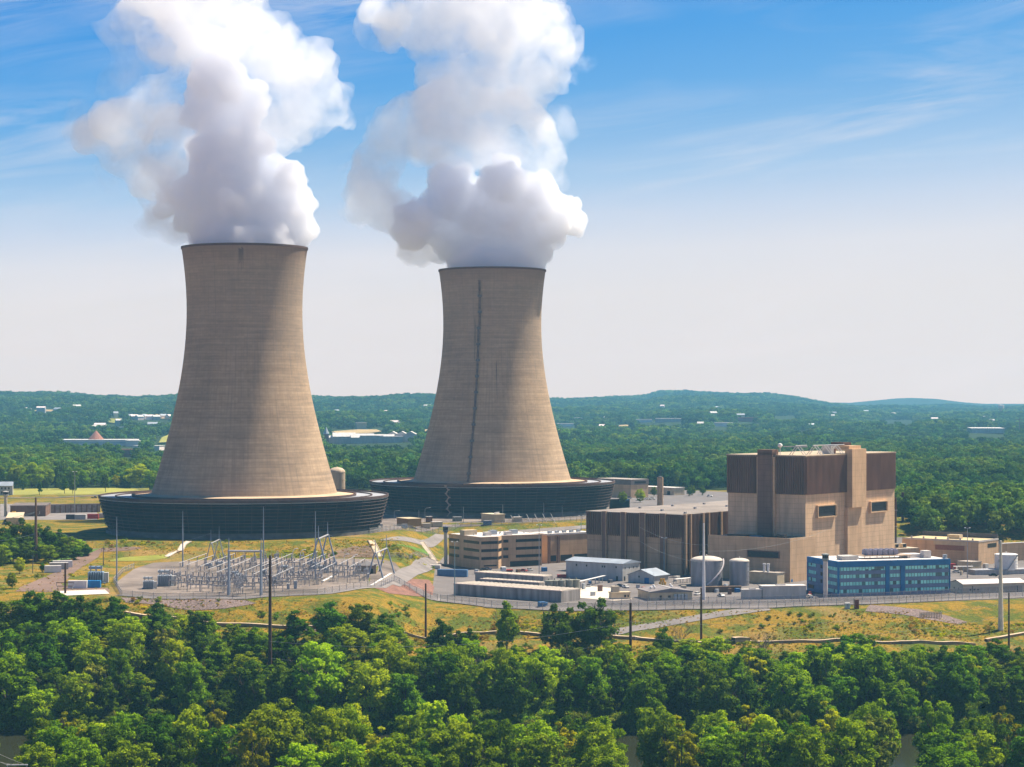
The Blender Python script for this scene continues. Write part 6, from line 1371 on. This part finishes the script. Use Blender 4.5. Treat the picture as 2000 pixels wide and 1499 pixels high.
def tree_proto(key, look, mats, seed, R, H, base, shape='round', lobes=34, per=230, leaf=0.42, tr=0.34, **kw):
    t = thing('broadleaf_tree', look+' tree', 'tree'); rnd = random.Random(seed)
    mb = MB(); mb.cyl((0, 0, -1.0), (0, 0, H*0.42), tr, tr*0.62, 7, caps=False)
    for k in range(6):
        a = k*1.05+rnd.uniform(-0.3, 0.3); limbs(mb, rnd, Vector((0, 0, H*rnd.uniform(0.25, 0.42))), Vector((math.cos(a)*0.7, math.sin(a)*0.7, 0.75)).normalized(), H*0.24, tr*0.42, 2)
    limbs(mb, rnd, Vector((0, 0, H*0.42)), Vector((0, 0, 1)), H*0.25, tr*0.55, 2)
    mb.build('trunk', BARK, t)
    me = crown('crown', seed, lobes, per, R, H, base, leaf, LEAF[mats], shape, **kw); o = bpy.data.objects.new('crown', me); C.objects.link(o); o.parent = t
    TREES[key] = [t, look, R, H, [0]]
tree_proto('A', 'broad bright green', 'bright', 11, 7.2, 18.5, 1.2, lobes=74, per=150, lobe_r=(0.14, 0.26))
tree_proto('B', 'billowing mid green', 'mid', 12, 6.4, 20.0, 1.2, lobes=70, per=150, lobe_r=(0.14, 0.26))
tree_proto('C', 'dense dark green', 'dark', 13, 6.2, 19.0, 0.8, lobes=70, per=150, lobe_r=(0.19, 0.31))
tree_proto('D', 'airy yellow-green', 'yellow', 14, 5.8, 18.5, 1.5, lobes=54, per=120, lobe_r=(0.12, 0.22))
tree_proto('E', 'tall narrow deep green', 'dark', 15, 4.4, 20.0, 0.8, 'tall', lobes=60, per=140, lobe_r=(0.18, 0.32))
tree_proto('F', 'loose grey-green', 'grey', 16, 6.0, 17.5, 1.5, lobes=54, per=120, lobe_r=(0.12, 0.22))
tree_proto('G', 'tall ragged mid green', 'mid', 17, 5.2, 20.5, 1.0, 'tall', lobes=60, per=130, lobe_r=(0.15, 0.30))
tree_proto('H', 'rounded vivid green', 'bright', 18, 6.4, 16.0, 0.8, lobes=72, per=150, lobe_r=(0.16, 0.27))
def bare_proto():
    t = thing('bare_tree', 'leafless grey tree', 'bare tree'); rnd = random.Random(9); mb = MB(); mb.cyl((0, 0, -1), (0, 0, 5), 0.28, 0.2, 6, caps=False); mb.build('trunk', BAREB, t); mb = MB()
    for k in range(9):
        a = k*0.75; limbs(mb, rnd, Vector((0, 0, 3+0.35*k)), Vector((math.cos(a)*0.6, math.sin(a)*0.6, 0.9)).normalized(), 4.2, 0.13, 4, 0.7)
    mb.build('branches', BAREB, t); return t
def place_tree(key, loc, h, rz, label, group, wide=1.0):
    t, look, R, H, flag = TREES[key]; s = h/H; sc_ = (s*wide, s*wide, s)
    if not flag[0]:
        flag[0] = 1; t.location = loc; t.rotation_euler = (0, 0, rz); t.scale = sc_; t['label'] = label; t['group'] = group; KIDS[t.name] = list(t.children); return t
    return dup(t, loc, rz, label, sc_, group)
def nth(k):
    return f"{k}{'th' if 10 <= k % 100 <= 20 else {1:'st',2:'nd',3:'rd'}.get(k % 10,'th')}"
def put_row(rows, where, group):
    """rows: (x, Y, height, kind, wide); every label tells the look, the place and the rank from the left"""
    rows = sorted(rows, key=lambda r: r[0]/r[1]); cnt = {}
    for x, Y, h, k, w in rows:
        look = TREES[k][1]; cnt[look] = cnt.get(look, 0)+1
        place_tree(k, (x, Y, gs(x, Y)-0.06*h), h*1.06, random.uniform(0, 6.28), f'{nth(cnt[look])} {look} tree from the left {where}', group, w)
random.seed(77)
# single trees and clumps one can point to
KEY = [  # px, top y, base Y, kind, width factor, label
 (1162,1165,806,'C',1.0,'large dense round dark tree standing alone before the tan hut'),
 (1092,1176,806,'C',0.85,'dense dark tree just left of the large round lone tree'),
 (990,1159,802,'G',0.8,'ragged feathery tree with a spire top on the yellow bank'),
 (910,1226,797,'C',0.75,'low dark bushy tree left of the ragged feathery tree'),
 (864,1207,797,'C',0.72,'dark domed tree right of the middle rust pole'),
 (752,1194,797,'C',0.8,'dark tree left of the middle rust pole'),
 (700,1172,797,'B',0.8,'mid green tree left of the dark tree by the rust pole'),
 (640,1172,796,'C',0.85,'dark ragged tree over the stony patch of the bank'),
 (578,1188,792,'E',0.95,'narrow dark columnar tree right of the tallest rust pole'),
 (1295,1222,797,'C',0.55,'small dark pointed tree left of the dark rust pole'),
 (1345,1247,793,'H',0.95,'bright bushy tree below the dark rust pole'),
 (1680,1231,790,'B',1.0,'tall green tree rising above the low tan wall at right'),
 (1655,1240,776,'C',0.9,'dark tree crowding the tall one below the tan wall'),
 (1945,1247,786,'C',0.95,'dark green tree below the short tan wall at the right edge'),
 (1600,1250,778,'B',0.8,'mid green tree left of the tall one below the tan wall'),
 (20,1165,797,'B',1.0,'mid green tree at the left picture edge below the drive'), (62,1150,800,'C',0.95,'tall dark tree below the red drive at the left'), (98,1152,799,'C',0.95,'tall dark tree left of the crossarm pole'), (132,1158,798,'C',0.9,'dark tree at the foot of the crossarm pole'),
 (168,1160,797,'C',0.9,'dark tree below the white container'), (226,1164,797,'C',0.85,'dark tree below the left corner of the switchyard'), (196,1185,790,'B',0.9,'mid green tree between two dark ones left of the switchyard'), (305,1174,797,'C',0.75,'round dark tree below the switchyard front'), (275,1196,790,'B',0.7,'small mid green tree left of the round dark one'), (352,1196,792,'A',0.7,'small bright tree below the switchyard middle'), (402,1186,796,'B',0.8,'mid green tree below the portal gantry'), (378,1190,795,'C',0.7,'small dark tree left of the portal gantry foot'),
]
for px, yt, Y, k, w, lab in KEY:
    b = AT(px, Y); h = zpix(yt, Y)-b.z; place_tree(k, (b.x, b.y, b.z-h*0.12), h*1.12, random.uniform(0, 6.28), lab, 'trees on the riverside bank', 1.22*w*min(1.35, 17.0/h+0.15))
YB = np.array([[0,1180],[230,1185],[320,1198],[450,1210],[540,1232],[600,1222],[640,1208],[760,1222],[800,1252],[880,1240],[960,1258],[1040,1242],[1240,1248],[1300,1260],[1400,1238],[1480,1260],[1620,1246],[1720,1250],[1800,1260],[1900,1247],[2000,1260]])
def scatter(Y0, Y1, spacing, hr, kinds, seed, margin, bound=None, keep=None, tries=9000):
    rr = random.Random(seed); pts = []
    for _ in range(tries):
        Y = rr.uniform(Y0, Y1); px = rr.uniform(-margin, 2000+margin); x = (px-1000)*Y/F
        if any((x-p[0])**2+(Y-p[1])**2 < spacing**2 for p in pts): continue
        if keep and not keep(px, Y, x): continue
        z = gs(x, Y); h = rr.uniform(*hr); k = rr.choices(list(kinds.keys()), list(kinds.values()))[0]
        if bound is not None:
            lim = zpix(np.interp(px, bound[:, 0], bound[:, 1])+rr.uniform(-2, 16), Y)-z; h = min(h, lim)
            if h < 5: continue
        pts.append((x, Y, h, k, rr.uniform(0.95, 1.35)*min(1.5, max(0.8, 17.0/h))))
    return pts
KF = {'A': 2.6, 'B': 4, 'C': 3.4, 'D': 1.4, 'E': 2.2, 'F': 1.2, 'G': 3.2, 'H': 2}
put_row(scatter(769, 800, 11.8, (9, 20), KF, 1, 130, YB), 'high on the far riverbank', 'trees on the riverside bank')
put_row(scatter(747, 767, 12.5, (13, 25), KF, 2, 130, YB), 'half way down the far riverbank', 'trees on the riverside bank')
put_row(scatter(725, 745, 11.8, (13, 26), KF, 3, 130, YB), 'at the water on the far riverbank', 'trees on the riverside bank')
gap = lambda px, Y, x: not any(abs(px-a) < w for a, w in ((4, 50), (468, 55), (1228, 45), (1765, 52)))
put_row(scatter(620, 645, 13.5, (15, 25), {'A': 4, 'B': 3, 'H': 3, 'D': 2.4, 'F': 1, 'C': 1.5}, 4, 150, None, gap), 'on the near riverbank above the bottom edge', 'trees on the near riverbank')
put_row(scatter(588, 616, 14.0, (15, 24), {'A': 4, 'B': 3, 'H': 3, 'D': 2, 'C': 1.2}, 5, 150, None, lambda px, Y, x: not any(abs(px-a) < w for a, w in ((0, 45), (1235, 30), (1760, 40)))), 'along the bottom edge of the picture', 'trees on the near riverbank')
# bare trees
bt = bare_proto(); used = [0]
for px, yt, Y, lab in ((110,1236,770,'bare grey tree among the green trees at left'),(268,1262,762,'slender bare tree in the left woods'),(640,1288,745,'broad bare thicket right of the tallest rust pole'),(940,1270,752,'bare grey tree below the ragged feathery tree'),(1085,1255,776,'bare tree below the dark tree of the bank'),(1330,1212,806,'thin bare tree on the bank left of the dark rust pole'),(1495,1228,797,'bare tree standing at the low tan wall'),(1770,1275,768,'bare grey tree in the right woods'),(528,1390,640,'bare grey tree near the river gap')):
    b = AT(px, Y); h = max(7, zpix(yt, Y)-b.z); place(bt, used, (b.x, b.y, b.z), random.uniform(0, 6), lab, h/15.0)
# left shrubs round the thick pole
put_row([(( px-1000)*Y/F, Y, zpix(yt, Y)-gs((px-1000)*Y/F, Y), k, w) for px, yt, Y, k, w in ((6,1028,1010,'C',1.2),(34,1010,1018,'C',1.15),(60,1016,1024,'B',1.1),(86,1026,1018,'C',1.15),(110,1032,1022,'C',1.2),(132,1043,1020,'B',1.3),(152,1053,1026,'H',1.4),(168,1062,1022,'C',1.5),(20,1050,988,'C',1.5),(50,1056,990,'C',1.5),(94,1060,990,'B',1.5),(120,1064,998,'C',1.6),(0,1060,975,'B',1.5),(146,1066,1006,'C',1.6),(72,1048,1000,'C',1.4))], 'round the thick brown pole', 'trees round the thick brown pole')
for px, yb, h, k, lab in ((38,1121,7.5,'H','small round sapling left of the white trailers'),(24,1150,7,'A','bushy sapling at the left edge below the trailers'),(83,1119,5,'C','dark bush beside the nearest white trailer'),(705,957,8,'A','small bright tree left of the far tower ring'),(1216,985,9,'A','young green tree right of the far ring'),(1232,972,10,'B','taller young tree in the parking lot'),(1250,982,10,'A','bushy young tree before the red car'),(1277,970,8,'B','young tree behind the tan stack'),(1352,968,8,'C','round dark tree right of the white-roofed store'),(1346,970,7,'C','small dark tree beside the round dark one'),(1372,968,8,'C','dark tree beside the white pickup')):
    b = G(px, yb); place_tree(k, (b.x, b.y, b.z), h, random.uniform(0, 6), lab, 'young trees round the plant', 0.95)
# park-like trees by the hay field
rowp = [(( px-1000)*Y/F, Y, zpix(yt, Y), k, w) for px, yt, Y, k, w in ((12,918,1700,'B',1),(35,905,1690,'A',1.15),(62,903,1680,'H',1.1),(84,905,1690,'A',1.1),(108,915,1700,'C',1),(128,914,1690,'C',1.1),(142,908,1680,'B',1),(160,918,1690,'H',1),(182,925,1700,'G',1),(205,915,1690,'B',1),(228,922,1690,'D',1.1),(250,915,1690,'C',1),(275,906,1685,'H',1.5),(292,915,1660,'B',1.2),(45,925,1650,'C',1),(118,930,1655,'C',1),(92,932,1650,'E',1))]
put_row(rowp, 'in the line behind the hay field', 'trees behind the hay field')
def pine_proto():
    t = thing('pine_tree', 'small dark pine', 'pine tree'); mb = MB(); mb.cyl((0, 0, -0.5), (0, 0, 8.5), 0.22, 0.06, 6); mb.build('trunk', BARK, t)
    o = bpy.data.objects.new('crown', crown('crown', 31, 26, 120, 3.6, 10, 2.4, 0.42, LEAF['dark'], 'cone', (0.3, 0.5))); C.objects.link(o); o.parent = t; return t
pn = pine_proto(); used = [0]
for px, yb, h, lab in ((77,967,13,'leftmost dark pine in the hay field'),(126,965,12,'dark pine in the middle of the hay field'),(142,965,11,'dark pine just right of the middle one'),(206,962,14,'rightmost and tallest dark pine in the hay field')):
    place(pn, used, G(px, yb), random.uniform(0, 6), lab, h/10.0)
# front ranks of the wood behind the plant, then the rest of the wood as one mass
KM = {'A': 2.5, 'B': 4, 'C': 4, 'D': 0.6, 'F': 0.6, 'G': 1, 'H': 2}

def gn_scatter(name, pts, kinds, rots, scales, protos, label, cat):
    """one object standing for a mass nobody could count: instances set on its points"""
    col = bpy.data.collections.new(name+'_kinds')
    for i, (me, nm) in enumerate(protos):
        o = bpy.data.objects.new(f'{i:02d}_{nm}', me); col.objects.link(o)
    me = bpy.data.meshes.new(name); me.vertices.add(len(pts)); me.vertices.foreach_set('co', np.asarray(pts, np.float32).ravel())
    for nm, ty, arr in (('kind', 'INT', kinds), ('rz', 'FLOAT', rots), ('sz', 'FLOAT', scales)):
        at = me.attributes.new(nm, ty, 'POINT'); at.data.foreach_set('value', np.asarray(arr, np.int32 if ty == 'INT' else np.float32))
    o = bpy.data.objects.new(name, me); C.objects.link(o); stuff(o, label, cat)
    ng = bpy.data.node_groups.new(name, 'GeometryNodeTree'); ng.interface.new_socket('Geometry', in_out='INPUT', socket_type='NodeSocketGeometry'); ng.interface.new_socket('Geometry', in_out='OUTPUT', socket_type='NodeSocketGeometry')
    gi = ng.nodes.new('NodeGroupInput'); go = ng.nodes.new('NodeGroupOutput'); ip = ng.nodes.new('GeometryNodeInstanceOnPoints'); ci = ng.nodes.new('GeometryNodeCollectionInfo')
    ci.inputs['Collection'].default_value = col; ci.inputs['Separate Children'].default_value = True; ci.inputs['Reset Children'].default_value = True
    def attr(nm, ty):
        n = ng.nodes.new('GeometryNodeInputNamedAttribute'); n.data_type = ty; n.inputs['Name'].default_value = nm; return n.outputs['Attribute']
    ng.links.new(gi.outputs[0], ip.inputs['Points']); ng.links.new(ci.outputs[0], ip.inputs['Instance']); ip.inputs['Pick Instance'].default_value = True
    ng.links.new(attr('kind', 'INT'), ip.inputs['Instance Index']); cx = ng.nodes.new('ShaderNodeCombineXYZ'); ng.links.new(attr('rz', 'FLOAT'), cx.inputs[2]); ng.links.new(cx.outputs[0], ip.inputs['Rotation']); ng.links.new(attr('sz', 'FLOAT'), ip.inputs['Scale'])
    ng.links.new(ip.outputs[0], go.inputs[0]); md = o.modifiers.new('scatter', 'NODES'); md.node_group = ng; return o
MIDP = [(crown('mid_crown', 50+i, 16, 60, 6.0, 15.5, 1.0, 0.85, LEAF[m], 'tall' if i % 3 == 2 else 'round', (0.28, 0.45)), 'crown') for i, m in enumerate(('fardark', 'far', 'fardark', 'far', 'farlight', 'farlight'))]
FARP = [(crown('far_crown', 70+i, 10, 26, 8.0, 15.0, -1.0, 1.6, LEAF[m], 'round', (0.30, 0.48)), 'crown') for i, m in enumerate(('fardark', 'far', 'fardark', 'far', 'farlight'))]
def far_wood():
    rng = np.random.default_rng(3); P_, K_, R_, S_ = [], [], [], []
    def add(Y0, Y1, sp, k0, k1, s0, s1, test):
        n = int(0.5*0.70*(Y1**2-Y0**2)/(sp*sp)); Y = np.sqrt(rng.uniform(Y0**2, Y1**2, n)); px = rng.uniform(-420, 2420, n); x = (px-1000)*Y/F; z = g(x, Y); py = HY+F*(HC-z)/Y
        ok = test(px, py, Y, x); px, Y, x, z = px[ok], Y[ok], x[ok], z[ok]; n = len(x)
        P_.append(np.stack([x, Y, z-0.5], -1)); nz = np.sin(x/61.0+Y/130.0)+np.sin(x/37.0-Y/88.0)+0.7*np.sin(x/170.0+2*np.sin(Y/400.0))+rng.normal(0, 0.7, n); K_.append(np.clip(k0+((nz+2.6)/5.2*(k1-k0)).astype(int), k0, k1-1)); R_.append(rng.uniform(0, 6.28, n)); S_.append(rng.uniform(s0, s1, n)*(1+0.2*np.sin(x/43.0+np.sin(Y/90.0))*np.sin(Y/62.0)))
    def clear(px, py, Y, x):
        m = np.ones_like(px, bool)
        def cut(x0, x1, y0, y1): m[(px > x0+6*np.sin(py)) & (px < x1+6*np.sin(py*1.7)) & (py > y0) & (py < y1+13*F/Y)] = False
        for q in ((112,282,866,874),(630,812,860,872),(205,245,819,834),(248,340,816,826),(300,345,852,868),(1880,1972,838,858),(1085,1135,831,839),(1195,1240,830,836),(1240,1345,821,833),(1385,1430,832,840),(1430,1480,822,832),(640,760,838,847),(285,345,872,890),(150,160,838,850),(1545,1590,842,848),(226,268,888,906),(820,846,839,847),(60,112,800,807),(1720,1790,821,827),(1500,1560,813,819)): cut(*q)
        return m
    add(1172, 1640, 9.0, 0, 6, 0.85, 1.25, lambda px, py, Y, x: (px > 1756))
    add(1650, 2700, 9.5, 0, 6, 0.75, 1.3, lambda px, py, Y, x: clear(px, py, Y, x) & ((px > 300) | (Y > 1700)))
    add(2700, 9800, 15.5, 6, 11, 0.75, 1.3, lambda px, py, Y, x: clear(px, py, Y, x) & ((px > 1000) | (Y < 7000)))
    gn_scatter('woodland', np.concatenate(P_), np.concatenate(K_), np.concatenate(R_), np.concatenate(S_), MIDP+FARP, 'unbroken wooded country reaching from behind the plant to the hazy ridges', 'woodland')
    print('woodland instances', sum(map(len, P_)))
far_wood()
# rough grass and low scrub on the banks
def scrub():
    rng = np.random.default_rng(8); protos = [(crown('tuft', 90+i, 5, 40, 1.0, 1.0, -0.2, 0.16, LEAF[m], 'round', (0.35, 0.6)), 'tuft') for i, m in enumerate(('yellow', 'yellow', 'grey'))]
    GOLD = leaf_mat('golden_grass', [(0.24, 0.15, 0.015), (0.38, 0.24, 0.03), (0.50, 0.33, 0.07)], 0.45); protos.append((crown('tuft', 95, 5, 40, 1.0, 0.9, -0.2, 0.16, GOLD, 'round', (0.35, 0.6)), 'tuft'))
    n = 90000; Y = rng.uniform(790, 1062, n); px = rng.uniform(-40, 2040, n); x = (px-1000)*Y/F; z = g(x, Y)
    left = (px < 800) & ((Y < 834) | ((Y > 1018) & (Y < 1046) & (px > 200)) | ((px < 215) & (Y > 840) & (rng.random(n) < 0.15)))
    right = (px >= 760) & (Y < 856)
    mid_ = (px > 640) & (px < 850) & (Y > 1030)
    noise = np.sin(x/9.0+1)*np.sin(Y/6.0)+np.sin(x/23.0-Y/9.0)
    ok = (left | right | mid_) & (rng.random(n) < np.clip(0.35+0.4*noise, 0.1, 0.9))
    x, Y, z, noise = x[ok], Y[ok], z[ok], noise[ok]; n = len(x)
    k = np.where(noise+rng.normal(0, 0.7, n) < 0.45, 3, rng.choice([0, 1, 1, 2], n)); s = rng.uniform(0.25, 0.6, n)*np.where(k == 3, 0.9, 1.0)*np.where((noise > 0.8) & (rng.random(n) < 0.12), 3.0, 1.0)
    nb = 700; Yb = rng.uniform(796, 1046, nb*6); pb = rng.uniform(-30, 2030, nb*6); xb = (pb-1000)*Yb/F; nz = np.sin(xb/14.0+2)*np.sin(Yb/8.0)+np.sin(xb/31.0-Yb/13.0)+rng.normal(0, 0.35, nb*6)
    okb = (nz > 1.0) & (((pb < 800) & ((Yb < 832) | ((Yb > 1020) & (pb > 300)))) | ((pb >= 760) & (Yb < 854)) | ((pb > 650) & (pb < 850) & (Yb > 1030)))
    protos += [(crown('shrub', 140+i, 10, 60, 2.0, 2.2, -0.4, 0.22, LEAF[m], 'round', (0.28, 0.45)), 'shrub') for i, m in enumerate(('grey', 'mid'))]
    xb, Yb = xb[okb], Yb[okb]; nb = len(xb); x = np.concatenate([x, xb]); Y = np.concatenate([Y, Yb]); z = np.concatenate([z, g(xb, Yb)]); k = np.concatenate([k, rng.integers(4, 6, nb)]); s = np.concatenate([s, rng.uniform(0.3, 0.9, nb)]); n = len(x)
    gn_scatter('scrub', np.stack([x, Y, z], -1), k, rng.uniform(0, 6.28, n), s, protos, 'golden grass tufts and low green scrub over the banks', 'scrub')
    n = 900; Y = rng.uniform(712, 800, n); 
scrub()
def under():
    rng = np.random.default_rng(18); n = 9000; Y = rng.uniform(722, 800, n); px = rng.uniform(-120, 2120, n); x = (px-1000)*Y/F; z = g(x, Y)
    P2 = [(crown('bush', 120+i, 9, 60, 3.0, 3.6, -0.5, 0.34, LEAF[m], 'round', (0.3, 0.5)), 'bush') for i, m in enumerate(('mid', 'dark', 'bright', 'grey'))]
    ok = (Y < 794) & ((px < 560) | (Y < 786+4*np.sin(x/11)))
    ok &= rng.random(n) < 0.5
    x, Y, z = x[ok], Y[ok], z[ok]; n = len(x)
    gn_scatter('undergrowth', np.stack([x, Y, z], -1), rng.choice([0, 0, 1, 2, 3], n), rng.uniform(0, 6.28, n), rng.uniform(0.5, 1.25, n), P2, 'tangled green undergrowth filling the riverbank between the trees', 'undergrowth')
under()
# ------------------------------------------------------------ steam and air
def steam_mat(name, dens, noise=None, lo=0.45, hi=0.62, aniso=0.35):
    m = bpy.data.materials.new(name); m.use_nodes = True; nt = m.node_tree; nt.nodes.clear()
    out = N(nt, 'ShaderNodeOutputMaterial'); v = N(nt, 'ShaderNodeVolumePrincipled'); L(nt, v.outputs[0], out.inputs['Volume'])
    v.inputs['Color'].default_value = (0.945, 0.960, 0.995, 1); v.inputs['Density'].default_value = dens; v.inputs['Anisotropy'].default_value = aniso
    if noise:
        ge = N(nt, 'ShaderNodeNewGeometry'); n = N(nt, 'ShaderNodeTexNoise'); n.inputs['Scale'].default_value = noise; n.inputs['Detail'].default_value = 6; n.inputs['Roughness'].default_value = 0.64; n.inputs['Distortion'].default_value = 0.5
        L(nt, ge.outputs['Position'], n.inputs['Vector']); L(nt, M_(nt, 'MULTIPLY', ramp(nt, n.outputs[0], [(lo, 0.0), (hi, 1.0)]), dens), v.inputs['Density'])
        m.cycles.volume_sampling = 'MULTIPLE_IMPORTANCE'; m.cycles.volume_step_rate = 0.7
    else: m.cycles.homogeneous_volume = True
    return m
def clouds_tex(name, size, depth=3):
    t = bpy.data.textures.new(name, 'CLOUDS'); t.noise_scale = size; t.noise_depth = depth; t.noise_basis = 'ORIGINAL_PERLIN'; return t
def cells(name, size):
    t = bpy.data.textures.new(name, 'VORONOI'); t.noise_scale = size; t.weight_1 = 1.0; t.noise_intensity = 1.0; return t
VT1, VT2, VT3 = cells('cauliflower', 11.0), cells('floret', 5.0), cells('bud', 2.6)
CT4 = clouds_tex('crinkle', 2.8, 2)
CT1, CT2, CT3 = clouds_tex('billow', 18, 2), clouds_tex('puff', 6, 4), clouds_tex('wisp', 26, 4)
def puffs(name, parent, tw, D, items, m, voxel=2.2, d1=6.0, d2=2.6, seed=1, tex=CT1):
    """billowing body grown from many overlapping puffs (photo column, row, radius in photo pixels, depth offset)"""
    rnd = random.Random(seed); k = D/F; bm = bmesh.new()
    for it in items:
        px, py, r = it[:3]; dy = it[3] if len(it) > 3 else rnd.uniform(-14, 14)
        c = Vector(((px-1000)*k, D+dy, zpix(py, D))); R = r*k
        mat4 = Matrix.Translation(c-Vector(tw)) @ Matrix.Diagonal((R, R*rnd.uniform(0.85, 1.1), R*rnd.uniform(0.9, 1.05), 1)); bmesh.ops.create_icosphere(bm, subdivisions=3, radius=1.0, matrix=mat4)
        for q in range(10):                                   # secondary billows over each puff
            d = Vector((rnd.gauss(0, 1), rnd.gauss(0, 1), rnd.gauss(0.2, 1))).normalized(); r2 = R*rnd.uniform(0.28, 0.46)
            bmesh.ops.create_icosphere(bm, subdivisions=2, radius=r2, matrix=Matrix.Translation(c-Vector(tw)+d*(R*0.80)))
    me = bpy.data.meshes.new(name); bm.to_mesh(me); bm.free(); me.materials.append(m); o = bpy.data.objects.new(name, me); C.objects.link(o); o.parent = parent
    r = o.modifiers.new('union', 'REMESH'); r.mode = 'VOXEL'; r.voxel_size = voxel
    for t, st in ((tex, d1), (VT1, -d2*1.3), (VT2, -d2*0.75), (VT3, -d2*0.35)):
        d = o.modifiers.new('billow', 'DISPLACE'); d.texture = t; d.texture_coords = 'GLOBAL' if False else 'LOCAL'; d.strength = st; d.mid_level = 0.5
    r = o.modifiers.new('union', 'REMESH'); r.mode = 'VOXEL'; r.voxel_size = voxel*0.75
    return o
ST_CORE = steam_mat('dense_steam', 0.16, aniso=0.2); ST_MID = steam_mat('billowing_steam', 0.07, 0.045, 0.33, 0.68); ST_THIN = steam_mat('thin_steam', 0.085, 0.032, 0.38, 0.68); ST_VEIL = steam_mat('steam_veil', 0.03, 0.03, 0.46, 0.72)
ST_SOFT = steam_mat('soft_steam', 0.055, 0.046, 0.33, 0.66)
def plume(label, tw, D, rim_px, rim_py, core, mid, thin, veil, seed, mid_mat=None):
    t = thing('steam_plume', label, 'steam', tw, 0, 'steam plumes')
    rp = 32.5*F/D; base = []
    for a in range(9): base.append((rim_px+math.cos(a*0.7)*rp*0.58, rim_py-4, rp*0.36, math.sin(a*0.7)*32*0.58))
    base += [(rim_px, rim_py+4, rp*0.60, 0), (rim_px, rim_py+30, rp*0.55, 0)]
    puffs('dense_billows', t, tw, D, base+core, ST_CORE, 1.7, 8.5, 5.0, seed)
    puffs('soft_billows', t, tw, D, mid, mid_mat or ST_MID, 2.0, 11.0, 6.0, seed+1, CT3)
    puffs('thin_drift', t, tw, D, thin, ST_THIN, 3.0, 14.0, 5.0, seed+2, CT3)
    puffs('veil', t, tw, D, veil, ST_VEIL, 3.2, 18.0, 6.0, seed+3, CT3)
    return t
plume('steam plume leaning left and right above the nearer cooling tower', TWL, 1132.0, 478, 478,
  core=[(415,440,48),(480,425,70),(555,415,60),(592,392,26),(585,440,22),(450,380,72),(380,395,50),(528,350,58),(430,325,66),(480,290,52),(565,350,34),(395,290,44),(440,240,58),(425,165,60),(400,215,42),(470,200,52),(350,370,30),(322,398,30)],
  mid=[(560,215,70),(620,200,62),(660,220,36),(600,140,64),(545,120,72),(480,75,78),(410,40,80),(340,10,70),(300,-40,80),(390,-50,95),(475,-15,60),(335,330,52),(330,245,50),(370,300,60),(300,290,40),(310,410,30),(300,430,16),(686,238,16),(520,260,60)],
  thin=[(322,400,44),(300,350,48),(300,440,28),(350,440,40),(250,245,62),(215,240,48),(190,270,38),(240,300,48),(285,340,40),(270,215,44),(310,180,46),(330,90,60),(270,40,56),(400,110,70),(300,-20,60)],
  veil=[(170,265,34),(250,180,60),(235,340,40),(290,120,60),(230,60,50),(160,225,30),(320,230,70)], seed=11)
plume('steam plume billowing wide above the farther cooling tower', TWR, 1326.0, 961.5, 522,
  core=[(905,470,50),(965,455,62),(1030,465,50),(880,390,54),(862,360,34),(905,345,26),(985,370,50),(990,335,30),(940,420,66),(1030,400,56),(1082,425,48),(1110,425,36),(1090,470,22),(1050,380,38),(850,440,46),(812,440,44),(800,465,30),(1000,420,66)],
  mid=[(790,430,38),(782,400,32),(800,480,20),(865,320,40),(770,60,44),(840,55,72),(915,40,80),(985,60,78),(1040,80,62),(1085,100,42),(1050,150,56),(985,150,70),(915,160,62),(860,150,55),(1060,30,52),(960,-50,110),(860,-40,80),(1020,210,48),(1078,60,42)],
  thin=[(975,300,42),(1012,292,36),(940,285,40),(820,470,50),(860,480,40),(880,300,46),(720,380,46),(742,320,50),(770,270,54),(800,230,56),(700,410,34),(760,410,46),(830,270,60),(860,220,64),(920,230,66),(980,230,60),(1040,260,48),(1060,310,42),(1075,330,36),(1030,320,36),(745,20,44),(720,30,28),(1100,90,40)],
  veil=[(690,400,36),(730,350,56),(760,240,50),(880,270,60),(950,290,50),(1060,350,52),(1110,110,50),(1080,250,50),(735,60,50),(1040,300,60),(960,280,60),(910,290,55),(1000,310,50)], seed=31, mid_mat=ST_SOFT)
def haze():
    mb = MB(); mb.box(-9000, -200, -50, 9000, 13000, 345)
    m = bpy.data.materials.new('summer_haze'); m.use_nodes = True; nt = m.node_tree; nt.nodes.clear(); out = N(nt, 'ShaderNodeOutputMaterial'); v = N(nt, 'ShaderNodeVolumePrincipled'); L(nt, v.outputs[0], out.inputs['Volume'])
    v.inputs['Color'].default_value = (*HAZE_COL, 1); v.inputs['Density'].default_value = HAZE_D; v.inputs['Anisotropy'].default_value = 0.1; m.cycles.homogeneous_volume = True
    o = mb.build('haze', m); stuff(o, 'pale blue summer haze thickening towards the far ridges', 'haze')
haze()
